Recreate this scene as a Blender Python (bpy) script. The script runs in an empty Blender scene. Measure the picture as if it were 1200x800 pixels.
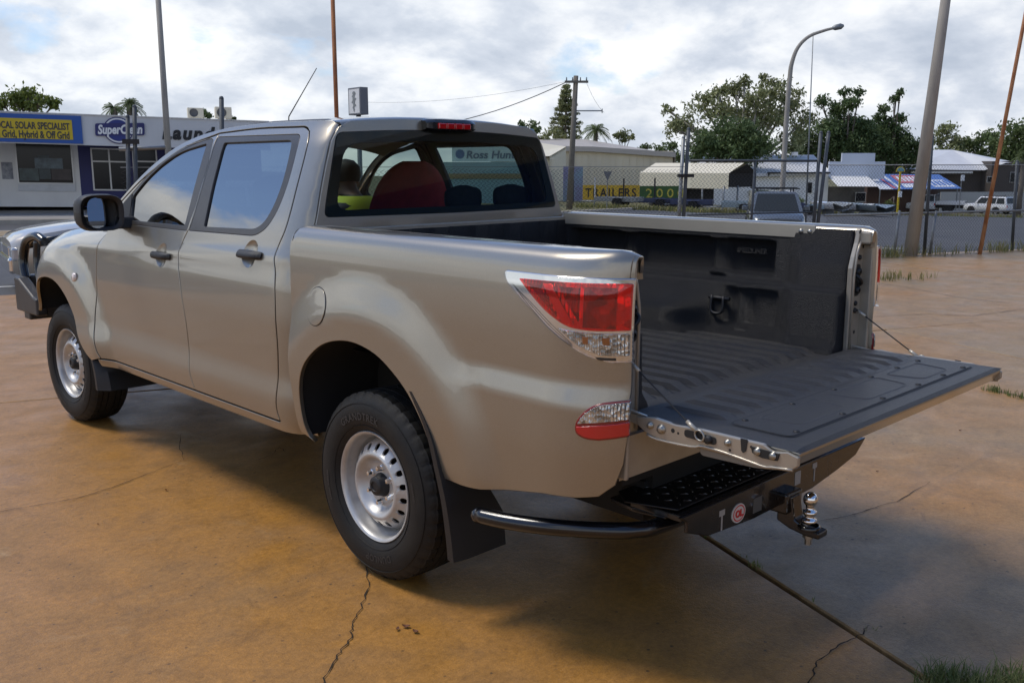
import bpy, bmesh, math, random
import numpy as np
from mathutils import Vector, Matrix
from mathutils.geometry import delaunay_2d_cdt
random.seed(7); np.random.seed(7)
SC = bpy.context.scene
COL = SC.collection
R = math.radians

# ------------------------------------------------------------------ camera
CX, CY, CZ = -2.9306, -2.8697, 1.6047
YAW, PITCH, FPX = 0.7724, 0.1868, 1100.0          # FPX: focal length in pixels of the 1200 px wide photograph
cf = Vector((math.sin(YAW)*math.cos(PITCH), math.cos(YAW)*math.cos(PITCH), -math.sin(PITCH)))
cr = Vector((math.cos(YAW), -math.sin(YAW), 0)); cu_ = cr.cross(cf)
cam = bpy.data.cameras.new('camera'); cam.sensor_width = 36; cam.lens = 36*FPX/1200
cam.clip_start = .05; cam.clip_end = 3000
camo = bpy.data.objects.new('camera', cam); COL.objects.link(camo)
m = Matrix((cr, cu_, -cf)).transposed().to_4x4(); m.translation = (CX, CY, CZ)
camo.matrix_world = m
SC.camera = camo

# ------------------------------------------------------------------ light, sky, exposure
SUN_EL, SUN_AZ = R(61), R(-34)                      # azimuth from +y towards +x
sd = Vector((math.sin(SUN_AZ)*math.cos(SUN_EL), math.cos(SUN_AZ)*math.cos(SUN_EL), math.sin(SUN_EL)))
sl = bpy.data.lights.new('sun', 'SUN'); sl.energy = 1.9; sl.angle = R(18); sl.color = (1, .93, .82)
so = bpy.data.objects.new('sun', sl); COL.objects.link(so); so.location = (0, 0, 60)
so.rotation_euler = sd.to_track_quat('Z', 'Y').to_euler()
SC.view_settings.view_transform = 'Standard'; SC.view_settings.look = 'None'
SC.view_settings.gamma = 1; SC.view_settings.exposure = 0.22
try: SC.view_settings.use_curve_mapping = False
except Exception: pass
W = bpy.data.worlds.new('World'); SC.world = W; W.use_nodes = True
nt = W.node_tree; nt.nodes.clear()
def N(t, tree, **k):
    n = tree.nodes.new(t)
    for a, b in k.items(): setattr(n, a, b)
    return n
def L(tree, a, b): tree.links.new(a, b)
def mathn(tree, op, a, b=None, clamp=False):
    n = tree.nodes.new('ShaderNodeMath'); n.operation = op; n.use_clamp = clamp
    for i, v in ((0, a), (1, b)):
        if v is None: continue
        if isinstance(v, (int, float)): n.inputs[i].default_value = v
        else: tree.links.new(v, n.inputs[i])
    return n.outputs[0]
def mixc(tree, fac, a, b, blend='MIX'):
    n = tree.nodes.new('ShaderNodeMix'); n.data_type = 'RGBA'; n.blend_type = blend
    for i, v in ((0, fac), (6, a), (7, b)):
        if isinstance(v, (int, float)): n.inputs[i].default_value = v
        elif isinstance(v, (tuple, list)): n.inputs[i].default_value = (*v[:3], 1)
        else: tree.links.new(v, n.inputs[i])
    return n.outputs[2]
def ramp(tree, src, stops):
    n = tree.nodes.new('ShaderNodeValToRGB'); e = n.color_ramp.elements
    while len(e) < len(stops): e.new(.5)
    for i, (p, c) in enumerate(stops):
        e[i].position = p; e[i].color = (c, c, c, 1) if isinstance(c, (int, float)) else (*c, 1)
    tree.links.new(src, n.inputs[0]); return n.outputs[0]
out = N('ShaderNodeOutputWorld', nt); bg = N('ShaderNodeBackground', nt); bg.inputs[1].default_value = .14
sky = N('ShaderNodeTexSky', nt); sky.sky_type = 'NISHITA'; sky.sun_disc = False
sky.sun_elevation = SUN_EL; sky.sun_rotation = SUN_AZ; sky.dust_density = .8; sky.ozone_density = 1.5
tc = N('ShaderNodeTexCoord', nt); sp = N('ShaderNodeSeparateXYZ', nt); L(nt, tc.outputs['Generated'], sp.inputs[0])
zz = mathn(nt, 'ADD', mathn(nt, 'MAXIMUM', sp.outputs[2], 0.0), .42)
cb = N('ShaderNodeCombineXYZ', nt)
CLOUD_SHIFT = 2.3
L(nt, mathn(nt, 'ADD', mathn(nt, 'DIVIDE', sp.outputs[0], zz), CLOUD_SHIFT), cb.inputs[0]); L(nt, mathn(nt, 'DIVIDE', sp.outputs[1], zz), cb.inputs[1])
def noise(tree, vec, scale, detail=6, rough=.55, dist=0.0, lac=2.0):
    n = N('ShaderNodeTexNoise', tree); n.inputs['Scale'].default_value = scale; n.inputs['Detail'].default_value = detail
    n.inputs['Roughness'].default_value = rough; n.inputs['Distortion'].default_value = dist
    n.inputs['Lacunarity'].default_value = lac
    if vec is not None: L(tree, vec, n.inputs['Vector'])
    return n.outputs[0]
n1 = noise(nt, cb.outputs[0], 2.1, 9, .56, .1)
n2 = noise(nt, cb.outputs[0], 3.8, 10, .58, .1)
n3 = noise(nt, cb.outputs[0], 1.0, 4, .5)
# thicker cover towards the horizon, broken overhead
cover = mathn(nt, 'SUBTRACT', n1, mathn(nt, 'MULTIPLY', mathn(nt, 'SUBTRACT', mathn(nt, 'MINIMUM', sp.outputs[2], .46), .235), 1.0))
cover = mathn(nt, 'ADD', cover, mathn(nt, 'MULTIPLY', mathn(nt, 'SUBTRACT', n3, .5), .35))
mask = ramp(nt, cover, [(.415, 0.0), (.50, 1.0)])
shade = ramp(nt, n2, [(.32, (3.9, 4.3, 4.9)), (.45, (5.2, 5.5, 5.95)), (.54, (6.7, 6.8, 6.9)), (.64, (7.9, 7.85, 7.7))])
# cloud towards the sun is brighter, away from it a cool grey
sdv = N('ShaderNodeVectorMath', nt, operation='DOT_PRODUCT'); L(nt, tc.outputs['Generated'], sdv.inputs[0]); sdv.inputs[1].default_value = sd
glow = ramp(nt, sdv.outputs['Value'], [(.0, (.80, .82, .86)), (.40, (.86, .88, .91)), (.75, (1.04, 1.04, 1.03)), (1.0, (1.4, 1.38, 1.34))])
cloud = mixc(nt, 1.0, shade, glow, 'MULTIPLY')
skyc = mixc(nt, 1.0, sky.outputs[0], (.74, .84, 1.0), 'MULTIPLY')
col = mixc(nt, mask, skyc, cloud)
L(nt, col, bg.inputs[0]); L(nt, bg.outputs[0], out.inputs[0])
SC.cycles.max_bounces = 8; SC.cycles.transparent_max_bounces = 16
SC.cycles.sample_clamp_indirect = 6

# ------------------------------------------------------------------ street frame: u runs along the road, v away from the yard
TH = R(-22.5)
UX, UY = math.cos(TH), math.sin(TH); VX, VY = -UY, UX
def uv(u, v): return (u*UX+v*VX, u*UY+v*VY)
def touv(x, y): return (x*UX+y*UY, x*VX+y*VY)
def sstep(a, b, x):
    t = min(1, max(0, (x-a)/(b-a))); return t*t*(3-2*t)
def terr(u, v):
    """height of the street land; the yard (v < 9.2) is flat, the street falls away to the right"""
    s = u-2.0
    sp_ = 6*math.log1p(math.exp(min(40, s/6)))
    return -.045*sp_*sstep(9.4, 14, v) - .06*sstep(9.2, 9.6, v)
def gz(x, y):
    u, v = touv(x, y); return terr(u, v)
def at(px, D, z=None):
    """a place in the world: column px of the photograph, D metres ahead of the camera"""
    X = (px-600)/FPX*D
    x, y = CX+X*cr.x+D*math.sin(YAW), CY+X*cr.y+D*math.cos(YAW)
    for _ in range(2):                                  # depth along the tilted view axis
        zz_ = gz(x, y) if z is None else z
        d = D*math.cos(PITCH)+(CZ-zz_)*math.sin(PITCH)
        X = (px-600)/FPX*d
        x, y = CX+X*cr.x+D*math.sin(YAW), CY+X*cr.y+D*math.cos(YAW)
    return Vector((x, y, gz(x, y) if z is None else z))
def hz(py, D):
    """height seen at row py at distance D"""
    t = (400-py)/FPX
    return CZ + D*(t*math.cos(PITCH)-math.sin(PITCH))/(math.cos(PITCH)+t*math.sin(PITCH))

# ------------------------------------------------------------------ object helpers
def tag(o, label=None, cat=None, group=None, kind=None):
    for k, v in (('label', label), ('category', cat), ('group', group), ('kind', kind)):
        if v: o[k] = v
    return o
def empty(name, loc=(0, 0, 0), rz=0, label=None, cat=None, group=None, parent=None):
    o = bpy.data.objects.new(name, None); COL.objects.link(o); o.empty_display_size = .2
    o.location = loc; o.rotation_euler = (0, 0, rz)
    if parent: o.parent = parent
    return tag(o, label, cat, group)
def copy_tree(o, parent=None, loc=None, rz=None):
    c = o.copy(); COL.objects.link(c)
    if parent: c.parent = parent
    if loc is not None: c.location = loc
    if rz is not None: c.rotation_euler = (0, 0, rz)
    for ch in list(o.children): copy_tree(ch, c)
    return c
def mesh_obj(name, verts, faces, mats, parent=None, smooth=None, mi=None, sharp=None, bevel=0, seg=2):
    me = bpy.data.meshes.new(name); me.from_pydata([tuple(v) for v in verts], [], faces)
    if not isinstance(mats, (list, tuple)): mats = [mats]
    for mm in mats: me.materials.append(mm)
    n = len(me.polygons)
    if smooth is not None:
        me.polygons.foreach_set('use_smooth', np.array([bool(smooth)]*n if isinstance(smooth, (bool, int)) else smooth, dtype=bool))
    if mi is not None: me.polygons.foreach_set('material_index', np.array(mi, dtype=np.int32))
    me.update()
    if sharp: me.set_sharp_from_angle(angle=R(sharp))
    o = bpy.data.objects.new(name, me); COL.objects.link(o)
    if parent: o.parent = parent
    if bevel:
        b = o.modifiers.new('bevel', 'BEVEL'); b.width = bevel; b.segments = seg; b.limit_method = 'ANGLE'; b.angle_limit = R(32)
    return o
class MB:
    def __init__(s): s.v = []; s.f = []; s.s = []; s.m = []
    def add(s, vs, fs, smooth=False, m=0):
        k = len(s.v); s.v += [tuple(p) for p in vs]
        for f in fs: s.f.append([i+k for i in f]); s.s.append(smooth); s.m.append(m)
        return s
    def box(s, x0, x1, y0, y1, z0, z1, m=0, rot=None, o=None):
        P = [(x, y, z) for z in (z0, z1) for y in (y0, y1) for x in (x0, x1)]
        if rot is not None: P = [tuple(rot @ Vector(p) + (Vector(o) if o is not None else Vector())) for p in P]
        return s.add(P, [(0, 2, 3, 1), (4, 5, 7, 6), (0, 1, 5, 4), (2, 6, 7, 3), (0, 4, 6, 2), (1, 3, 7, 5)], False, m)
    def obox(s, o, ax, ay, az, m=0):
        """box from corner o along three edge vectors"""
        o, ax, ay, az = map(Vector, (o, ax, ay, az))
        P = [o+ax*i+ay*j+az*k for k in (0, 1) for j in (0, 1) for i in (0, 1)]
        F = [(0, 2, 3, 1), (4, 5, 7, 6), (0, 1, 5, 4), (2, 6, 7, 3), (0, 4, 6, 2), (1, 3, 7, 5)]
        if ax.cross(ay).dot(az) < 0: F = [f[::-1] for f in F]
        return s.add(P, F, False, m)
    def tube(s, pts, r, n=8, cap=True, m=0, smooth=True, closed=False):
        pts = [Vector(p) for p in pts]; k = len(pts); rr = r if isinstance(r, (list, tuple)) else [r]*k
        V = []; up = None
        for i, p in enumerate(pts):
            if closed: t = pts[(i+1) % k]-pts[i-1]
            else: t = pts[min(i+1, k-1)]-pts[max(i-1, 0)]
            t.normalize()
            if up is None:
                a = Vector((0, 0, 1)) if abs(t.z) < .9 else Vector((1, 0, 0)); up = (a-t*a.dot(t)).normalized()
            else:
                up = up-t*up.dot(t)
                up = up.normalized() if up.length > 1e-6 else Vector((1, 0, 0))
            q = t.cross(up)
            for j in range(n):
                a = 2*math.pi*j/n; V.append(p+(up*math.cos(a)+q*math.sin(a))*rr[i])
        F = []
        for i in range(k if closed else k-1):
            i2 = (i+1) % k
            for j in range(n):
                j2 = (j+1) % n; F.append((i*n+j, i*n+j2, i2*n+j2, i2*n+j))
        s.add(V, F, smooth, m)
        if cap and not closed:
            b = len(s.v)-k*n
            s.f.append([b+j for j in range(n)][::-1]); s.s.append(False); s.m.append(m)
            s.f.append([b+(k-1)*n+j for j in range(n)]); s.s.append(False); s.m.append(m)
        return s
    def lathe(s, prof, o=(0, 0, 0), ax=(0, 0, 1), n=24, m=0, smooth=True, r_fn=None):
        """prof: (radius, height along ax)"""
        o = Vector(o); ax = Vector(ax).normalized(); a = Vector((0, 0, 1)) if abs(ax.z) < .9 else Vector((1, 0, 0))
        e1 = (a-ax*a.dot(ax)).normalized(); e2 = ax.cross(e1); V = []
        for i, (r, h) in enumerate(prof):
            for j in range(n):
                t = 2*math.pi*j/n; q = r if r_fn is None else r_fn(i, j, r)
                V.append(o+ax*h+(e1*math.cos(t)+e2*math.sin(t))*q)
        F = [(i*n+j, i*n+(j+1) % n, (i+1)*n+(j+1) % n, (i+1)*n+j) for i in range(len(prof)-1) for j in range(n)]
        return s.add(V, F, smooth, m)
    def prism(s, poly, P, d, m=0, smooth=False):
        """poly of (a,b) placed by P(a,b), thickened by vector d; poly counter-clockwise seen against d"""
        n = len(poly); A = [Vector(P(*p)) for p in poly]; d = Vector(d); B = [p+d for p in A]
        F = [list(range(n))[::-1], list(range(n, 2*n))]+[(i, (i+1) % n, n+(i+1) % n, n+i) for i in range(n)]
        nn = Vector()
        for i in range(n): nn += (A[i]-A[0]).cross(A[(i+1) % n]-A[0])
        if nn.dot(d) < 0: F = [f[::-1] for f in map(list, F)]
        return s.add(A+B, F, smooth, m)
    def grid(s, P, m=0, smooth=True, flip=False):
        a, b = len(P), len(P[0]); V = [q for row in P for q in row]
        F = [(i*b+j, (i+1)*b+j, (i+1)*b+j+1, i*b+j+1) for i in range(a-1) for j in range(b-1)]
        if flip: F = [f[::-1] for f in F]
        return s.add(V, F, smooth, m)
    def ball(s, c, r, n=12, m=0, sz=1.0):
        k = max(4, n//2)
        return s.lathe([(max(1e-4, r*math.sin(math.pi*i/k)), -r*sz*math.cos(math.pi*i/k)) for i in range(k+1)], c, (0, 0, 1), n, m)
    def build(s, name, mats, parent=None, bevel=0, sharp=None, seg=2):
        return mesh_obj(name, s.v, s.f, mats, parent, s.s, s.m, sharp, bevel, seg)
def text_geo(body, size, bold=0.0, res=3, shear=0.0, align='LEFT', spacing=1.0, extrude=0.0):
    c = bpy.data.curves.new('t', 'FONT'); c.body = body; c.size = size; c.offset = bold; c.resolution_u = res
    c.shear = shear; c.align_x = align; c.space_character = spacing; c.extrude = extrude
    o = bpy.data.objects.new('t', c); COL.objects.link(o)
    dg = bpy.context.evaluated_depsgraph_get(); dg.update()
    me = bpy.data.meshes.new_from_object(o.evaluated_get(dg))
    V = [v.co.copy() for v in me.vertices]; F = [list(p.vertices) for p in me.polygons]
    bpy.data.objects.remove(o); bpy.data.curves.remove(c); bpy.data.meshes.remove(me)
    return V, F
def text_obj(name, body, size, mat, parent, org, xd, yd, bold=0.0, width=None, align='LEFT', extrude=.004, **k):
    V, F = text_geo(body, size, bold, align=align, extrude=extrude, **k)
    xs = [v.x for v in V]; w = max(xs)-min(xs); sx = width/w if width else 1.0
    xd = Vector(xd).normalized(); yd = Vector(yd).normalized(); nd = xd.cross(yd); org = Vector(org)
    off = min(xs) if align == 'LEFT' else 0
    P = [org+xd*((v.x-off)*sx)+yd*v.y+nd*(v.z+extrude) for v in V]
    return mesh_obj(name, P, F, mat, parent)

# ------------------------------------------------------------------ materials
def principled(name):
    mm = bpy.data.materials.new(name); mm.use_nodes = True
    return mm, mm.node_tree, mm.node_tree.nodes['Principled BSDF']
def mat(name, col, rough=.5, metal=0.0, var=.0, vscale=4.0, col2=None, bump=0.0, bscale=60.0, coat=0.0, spec=.5, rvar=0.0, detail=5, isl=0.0, stretch=None):
    mm, t, b = principled(name)
    b.inputs['Roughness'].default_value = rough; b.inputs['Metallic'].default_value = metal
    b.inputs['Specular IOR Level'].default_value = spec
    b.inputs['Coat Weight'].default_value = coat; b.inputs['Coat Roughness'].default_value = .04
    b.inputs['Base Color'].default_value = (*col, 1)
    co = N('ShaderNodeTexCoord', t); vec = co.outputs['Object']
    if stretch:
        mp = N('ShaderNodeMapping', t); mp.inputs['Scale'].default_value = stretch; L(t, vec, mp.inputs[0]); vec = mp.outputs[0]
    c = None
    if var or col2 or rvar:
        n = noise(t, vec, vscale, detail, .6)
        if col2: c = mixc(t, ramp(t, n, [(.38, 0.0), (.62, 1.0)]), col, col2)
        elif var:
            c = mixc(t, 1.0, col, ramp(t, n, [(.25, 1-var), (.75, 1+var)]), 'MULTIPLY')
        if rvar: L(t, mathn(t, 'ADD', mathn(t, 'MULTIPLY', mathn(t, 'SUBTRACT', n, .5), rvar*2), rough, True), b.inputs['Roughness'])
    if isl:
        g = N('ShaderNodeNewGeometry', t)
        c = mixc(t, 1.0, c if c is not None else col, ramp(t, g.outputs['Random Per Island'], [(0, 1-isl), (1, 1+isl)]), 'MULTIPLY')
    if c is not None: L(t, c, b.inputs['Base Color'])
    if bump:
        bn = N('ShaderNodeBump', t); bn.inputs['Strength'].default_value = bump; bn.inputs['Distance'].default_value = .01
        L(t, noise(t, vec, bscale, 3, .6), bn.inputs['Height']); L(t, bn.outputs[0], b.inputs['Normal'])
    return mm
def glass(name, tint, ior=1.5, rough=0.0, refl=(1, 1, 1)):
    mm = bpy.data.materials.new(name); mm.use_nodes = True; t = mm.node_tree; t.nodes.clear()
    o = N('ShaderNodeOutputMaterial', t); mx = N('ShaderNodeMixShader', t); tr = N('ShaderNodeBsdfTransparent', t)
    gl = N('ShaderNodeBsdfGlossy', t); fr = N('ShaderNodeFresnel', t); g_ = N('ShaderNodeNewGeometry', t); L(t, mathn(t, 'ADD', ior, mathn(t, 'MULTIPLY', g_.outputs['Backfacing'], 1/ior-ior)), fr.inputs[0])   # same reflection from inside and outside
    tr.inputs[0].default_value = (*tint, 1); gl.inputs['Roughness'].default_value = rough; gl.inputs[0].default_value = (*refl, 1)
    L(t, fr.outputs[0], mx.inputs[0]); L(t, tr.outputs[0], mx.inputs[1]); L(t, gl.outputs[0], mx.inputs[2]); L(t, mx.outputs[0], o.inputs[0])
    return mm
def paint(name, col, metal=.55, rough=.34, flake=.10):
    mm, t, b = principled(name)
    b.inputs['Metallic'].default_value = metal; b.inputs['Roughness'].default_value = rough
    b.inputs['Coat Weight'].default_value = 1.0; b.inputs['Coat Roughness'].default_value = .05; b.inputs['Coat IOR'].default_value = 1.52
    co = N('ShaderNodeTexCoord', t)
    n = noise(t, co.outputs['Object'], 900, 2, .5); n_ = noise(t, co.outputs['Object'], 2.2, 5, .6)
    c = mixc(t, 1.0, col, ramp(t, n, [(.3, 1-flake), (.7, 1+flake)]), 'MULTIPLY')
    # thin uneven road dust, heavier on the lower body
    s_ = N('ShaderNodeSeparateXYZ', t); L(t, co.outputs['Object'], s_.inputs[0])
    d = mathn(t, 'MULTIPLY', ramp(t, s_.outputs[2], [(.35, .20), (.75, .05)]), ramp(t, n_, [(.35, .25), (.7, 1.0)]))
    c = mixc(t, d, c, (.20, .15, .10)); L(t, c, b.inputs['Base Color'])
    L(t, mathn(t, 'SUBTRACT', 1.0, mathn(t, 'MULTIPLY', d, 1.6), True), b.inputs['Coat Weight'])
    return mm
M = {}
# ---- outline tools
def resample(P, d, closed=True):
    o = []; n = len(P)
    for i in range(n if closed else n-1):
        a = np.array(P[i], float); b = np.array(P[(i+1) % n], float); k = max(1, int(math.ceil(np.linalg.norm(b-a)/d-1e-6)))
        for j in range(k): o.append(tuple(a+(b-a)*j/k))
    if not closed: o.append(tuple(P[-1]))
    return o
def spline(P, n=6):
    """smooth open curve through points"""
    P = [np.array(p, float) for p in P]; o = []
    for i in range(len(P)-1):
        p1, p2 = P[i], P[i+1]; p0 = P[i-1] if i > 0 else 2*p1-p2; p3 = P[i+2] if i+2 < len(P) else 2*p2-p1
        for k in range(n):
            t = k/n; o.append(tuple(.5*((2*p1)+(-p0+p2)*t+(2*p0-5*p1+4*p2-p3)*t*t+(-p0+3*p1-3*p2+p3)*t**3)))
    o.append(tuple(P[-1])); return o
def rounded(P, r, n=5):
    """polygon with its corners rounded; r one radius or one per corner"""
    o = []; k = len(P)
    for i in range(k):
        p = np.array(P[i], float); a = np.array(P[i-1], float); b = np.array(P[(i+1) % k], float)
        rr = r[i] if isinstance(r, (list, tuple)) else r
        da, db = np.linalg.norm(a-p), np.linalg.norm(b-p); q = min(rr, da*.45, db*.45)
        if q < 1e-4: o.append(tuple(p)); continue
        s, e = p+(a-p)/da*q, p+(b-p)/db*q
        for j in range(n+1):
            t = j/n; o.append(tuple((1-t)**2*s+2*t*(1-t)*p+t*t*e))
    return o
def area(P): return .5*sum(P[i][0]*P[(i+1) % len(P)][1]-P[(i+1) % len(P)][0]*P[i][1] for i in range(len(P)))
def shrink(P, d):
    """move a counter-clockwise outline inwards by d (outwards when negative)"""
    P = np.array(P); a = np.roll(P, 1, 0); b = np.roll(P, -1, 0)
    e1 = P-a; e2 = b-P; e1 /= np.maximum(np.linalg.norm(e1, axis=1), 1e-9)[:, None]; e2 /= np.maximum(np.linalg.norm(e2, axis=1), 1e-9)[:, None]
    n1 = np.stack([-e1[:, 1], e1[:, 0]], 1); n2 = np.stack([-e2[:, 1], e2[:, 0]], 1); s = n1+n2
    l = np.maximum((s*n1).sum(1), .5); return P+s/l[:, None]*d, s/np.maximum(np.linalg.norm(s, axis=1), 1e-9)[:, None]
def inside(Q, P):
    P = np.array(P); x, y = Q[:, 0][:, None], Q[:, 1][:, None]; x1, y1 = P[:, 0], P[:, 1]; x2, y2 = np.roll(x1, -1), np.roll(y1, -1)
    c = ((y1 > y) != (y2 > y)) & (x < (x2-x1)*(y-y1)/np.where(y2 == y1, 1e-12, y2-y1)+x1)
    return c.sum(1) % 2 == 1
def dist_edges(Q, P):
    P = np.array(P); a = P; b = np.roll(P, -1, 0); d = b-a; l2 = np.maximum((d*d).sum(1), 1e-12)
    t = np.clip(((Q[:, None, :]-a)*d).sum(2)/l2, 0, 1); c = a+t[..., None]*d
    return np.sqrt(((Q[:, None, :]-c)**2).sum(2)).min(1)
def panel(name, outline, S, out_dir, m, parent, holes=(), off=0.0, t=.018, b=.003, g=.035, edge=None):
    """a thin pressed panel: outline in the (a,b) chart of the surface S(a,b)->xyz (arrays), turned edges, exact smooth normals"""
    edge = edge or g
    loops = []
    for k, P in enumerate([outline]+list(holes)):
        P = resample(P, edge)
        if (area(P) < 0) == (k == 0): P = P[::-1]
        Q = [P[0]]
        for p in P[1:]:
            if math.hypot(p[0]-Q[-1][0], p[1]-Q[-1][1]) > 1e-4: Q.append(p)
        loops.append(Q)
    inn = []; nrm2 = []
    for P in loops:
        q, n2 = shrink(P, b); inn.append(q); nrm2.append(-n2)
    O = np.array(loops[0]); lo, hi = O.min(0), O.max(0)
    xs = np.arange(lo[0]+g*.5, hi[0], g); ys = np.arange(lo[1]+g*.5, hi[1], g)
    G = np.array([(x+(g*.25 if j % 2 else -g*.25), y) for j, y in enumerate(ys) for x in xs]) if len(xs) and len(ys) else np.zeros((0, 2))
    if len(G):
        k = inside(G, inn[0])
        for h in inn[1:]: k &= ~inside(G, h)
        for q in inn: k &= dist_edges(G, q) > g*.5
        G = G[k]
    V2 = [tuple(p) for q in inn for p in q]+[tuple(p) for p in G]
    E = []; s = 0
    for q in inn:
        n = len(q); E += [(s+i, s+(i+1) % n) for i in range(n)]; s += n
    ov, oe, of, *_ = delaunay_2d_cdt([Vector(p) for p in V2], E, [], 0, 1e-6)
    A = np.array([(v.x, v.y) for v in ov]); F = [f for f in of]
    C = np.array([A[list(f)].mean(0) for f in F]); k = inside(C, inn[0])
    for h in inn[1:]: k &= ~inside(C, h)
    F = [list(f) for f, kk in zip(F, k) if kk]
    od = np.array(out_dir, float)
    def pos_n(Q):
        h = 1e-3; P = S(Q[:, 0], Q[:, 1]); du = S(Q[:, 0]+h, Q[:, 1])-S(Q[:, 0]-h, Q[:, 1]); dv = S(Q[:, 0], Q[:, 1]+h)-S(Q[:, 0], Q[:, 1]-h)
        n = np.cross(du, dv); n /= np.maximum(np.linalg.norm(n, axis=1), 1e-12)[:, None]; sg = 1.0 if (n*od).sum(1).mean() >= 0 else -1.0
        return P, n*sg, du/(2*h), dv/(2*h)
    P, n, _, _ = pos_n(A); V = list(P+n*off); NR = list(n)
    i0, i1, i2 = F[0]; fl = np.dot(np.cross(P[i1]-P[i0], P[i2]-P[i0]), n[i0]) < 0
    if fl: F = [f[::-1] for f in F]
    s = 0; base = len(V)
    for q, lp, n2 in zip(inn, loops, nrm2):
        k = len(lp); lp = np.array(lp); Pq, nq, du, dv = pos_n(lp)
        nn = du*n2[:, :1]+dv*n2[:, 1:]; nn -= nq*(nn*nq).sum(1)[:, None]; nn /= np.maximum(np.linalg.norm(nn, axis=1), 1e-9)[:, None]
        r1 = len(V); V += list(Pq+nq*(off-b)); NR += list(nn); r2 = len(V); V += list(Pq+nq*(off-t)); NR += list(nn)
        for i in range(k):
            j = (i+1) % k
            for a_, b_ in (((s+i, s+j), (r1+i, r1+j)), ((r1+i, r1+j), (r2+i, r2+j))):
                f = [a_[0], b_[0], b_[1], a_[1]]
                F.append(f[::-1] if fl else f)
        s += k
    o = mesh_obj(name, V, F, m, parent, True)
    o.data.normals_split_custom_set_from_vertices([tuple(x) for x in NR])
    return o

# ------------------------------------------------------------------ ground, road
def gpt(px, py, z=0.0):
    """the ground point seen at a pixel of the photograph"""
    d = cf+cr*((px-600)/FPX)-cu_*((py-400)/FPX); t = (z-CZ)/d.z
    return Vector((CX+d.x*t, CY+d.y*t, z))
def concrete(name):
    mm, t, b = principled(name)
    co = N('ShaderNodeTexCoord', t); v = co.outputs['Object']
    a = N('ShaderNodeAttribute', t); a.attribute_type = 'OBJECT'; a.attribute_name = 'stain'
    big = noise(t, v, .55, 6, .6, .6); mid = noise(t, v, 2.4, 7, .62, .4); fine = noise(t, v, 38, 6, .7); spk = noise(t, v, 160, 2, .6)
    mp = N('ShaderNodeMapping', t); mp.inputs['Rotation'].default_value = (0, 0, R(28)); mp.inputs['Scale'].default_value = (.5, 3.0, 1); L(t, v, mp.inputs[0])
    drag = noise(t, mp.outputs[0], 1.6, 7, .65, .8)
    clay = mixc(t, ramp(t, mid, [(.3, 0.0), (.72, 1.0)]), (.43, .200, .038), (.30, .148, .040))
    grey = mixc(t, ramp(t, mid, [(.3, 0.0), (.7, 1.0)]), (.225, .160, .085), (.32, .235, .135))
    f = mathn(t, 'ADD', mathn(t, 'MULTIPLY', mathn(t, 'SUBTRACT', big, .5), 2.3), a.outputs['Fac'], True)
    c = mixc(t, f, clay, grey)
    c = mixc(t, ramp(t, drag, [(.54, 0.0), (.80, .45)]), c, (.13, .085, .045))                 # darker worn streaks
    c = mixc(t, ramp(t, noise(t, v, 1.3, 8, .7, 1.2), [(.60, 0.0), (.72, .5)]), c, (.46, .31, .16))  # paler scuffed patches
    blot = noise(t, v, 5.5, 9, .72, .5); c = mixc(t, 1.0, c, ramp(t, blot, [(.30, .74), (.50, 1.0), (.70, 1.14)]), 'MULTIPLY')
    c = mixc(t, ramp(t, noise(t, v, 3.1, 6, .65, .8), [(.66, 0.0), (.76, .65)]), c, (.10, .055, .028))   # old oil and rust spots
    vo = N('ShaderNodeTexVoronoi', t); vo.inputs['Scale'].default_value = 210; L(t, v, vo.inputs['Vector'])
    c = mixc(t, ramp(t, vo.outputs['Distance'], [(.10, .35), (.20, 0.0)]), c, mixc(t, vo.outputs['Color'], (.05, .035, .025), (.50, .36, .20)))   # exposed grit
    pit = N('ShaderNodeTexVoronoi', t); pit.inputs['Scale'].default_value = 17; L(t, v, pit.inputs['Vector'])
    c = mixc(t, mathn(t, 'MULTIPLY', ramp(t, pit.outputs['Distance'], [(.07, .8), (.13, 0.0)]), ramp(t, mid, [(.42, 0.0), (.56, 1.0)])), c, (.045, .03, .02))   # scattered pits and specks
    g2 = noise(t, v, 120, 4, .75); c = mixc(t, 1.0, c, ramp(t, g2, [(.32, .82), (.68, 1.14)]), 'MULTIPLY')
    c = mixc(t, 1.0, c, ramp(t, fine, [(.28, .74), (.72, 1.20)]), 'MULTIPLY')
    c = mixc(t, ramp(t, spk, [(.68, 0.0), (.76, .6)]), c, (.07, .045, .03))
    L(t, c, b.inputs['Base Color'])
    L(t, ramp(t, mid, [(.30, .30), (.70, .60)]), b.inputs['Roughness']); b.inputs['Specular IOR Level'].default_value = .5
    bn = N('ShaderNodeBump', t); bn.inputs['Strength'].default_value = .35; bn.inputs['Distance'].default_value = .006
    L(t, mathn(t, 'ADD', mathn(t, 'ADD', fine, mathn(t, 'MULTIPLY', blot, .8)), mathn(t, 'MULTIPLY', spk, .6)), bn.inputs['Height']); L(t, bn.outputs[0], b.inputs['Normal'])
    return mm
M['concrete'] = concrete('stained_concrete')
M['joint'] = mat('joint_dirt', (.035, .026, .018), .9, var=.4, vscale=9)
M['asphalt'] = mat('asphalt', (.060, .060, .063), .82, col2=(.085, .084, .084), vscale=.35, bump=.5, bscale=90, detail=8)
M['verge'] = mat('verge_earth', (.14, .115, .05), .95, col2=(.10, .105, .04), vscale=1.2, bump=.6, bscale=20, detail=8)
M['kerb'] = mat('kerb_concrete', (.40, .35, .28), .85, var=.2, vscale=3)
M['path'] = mat('footpath_concrete', (.30, .28, .255), .85, var=.16, vscale=1.5)
M['lane'] = mat('road_paint', (.62, .62, .60), .7, var=.25, vscale=6)
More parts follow.
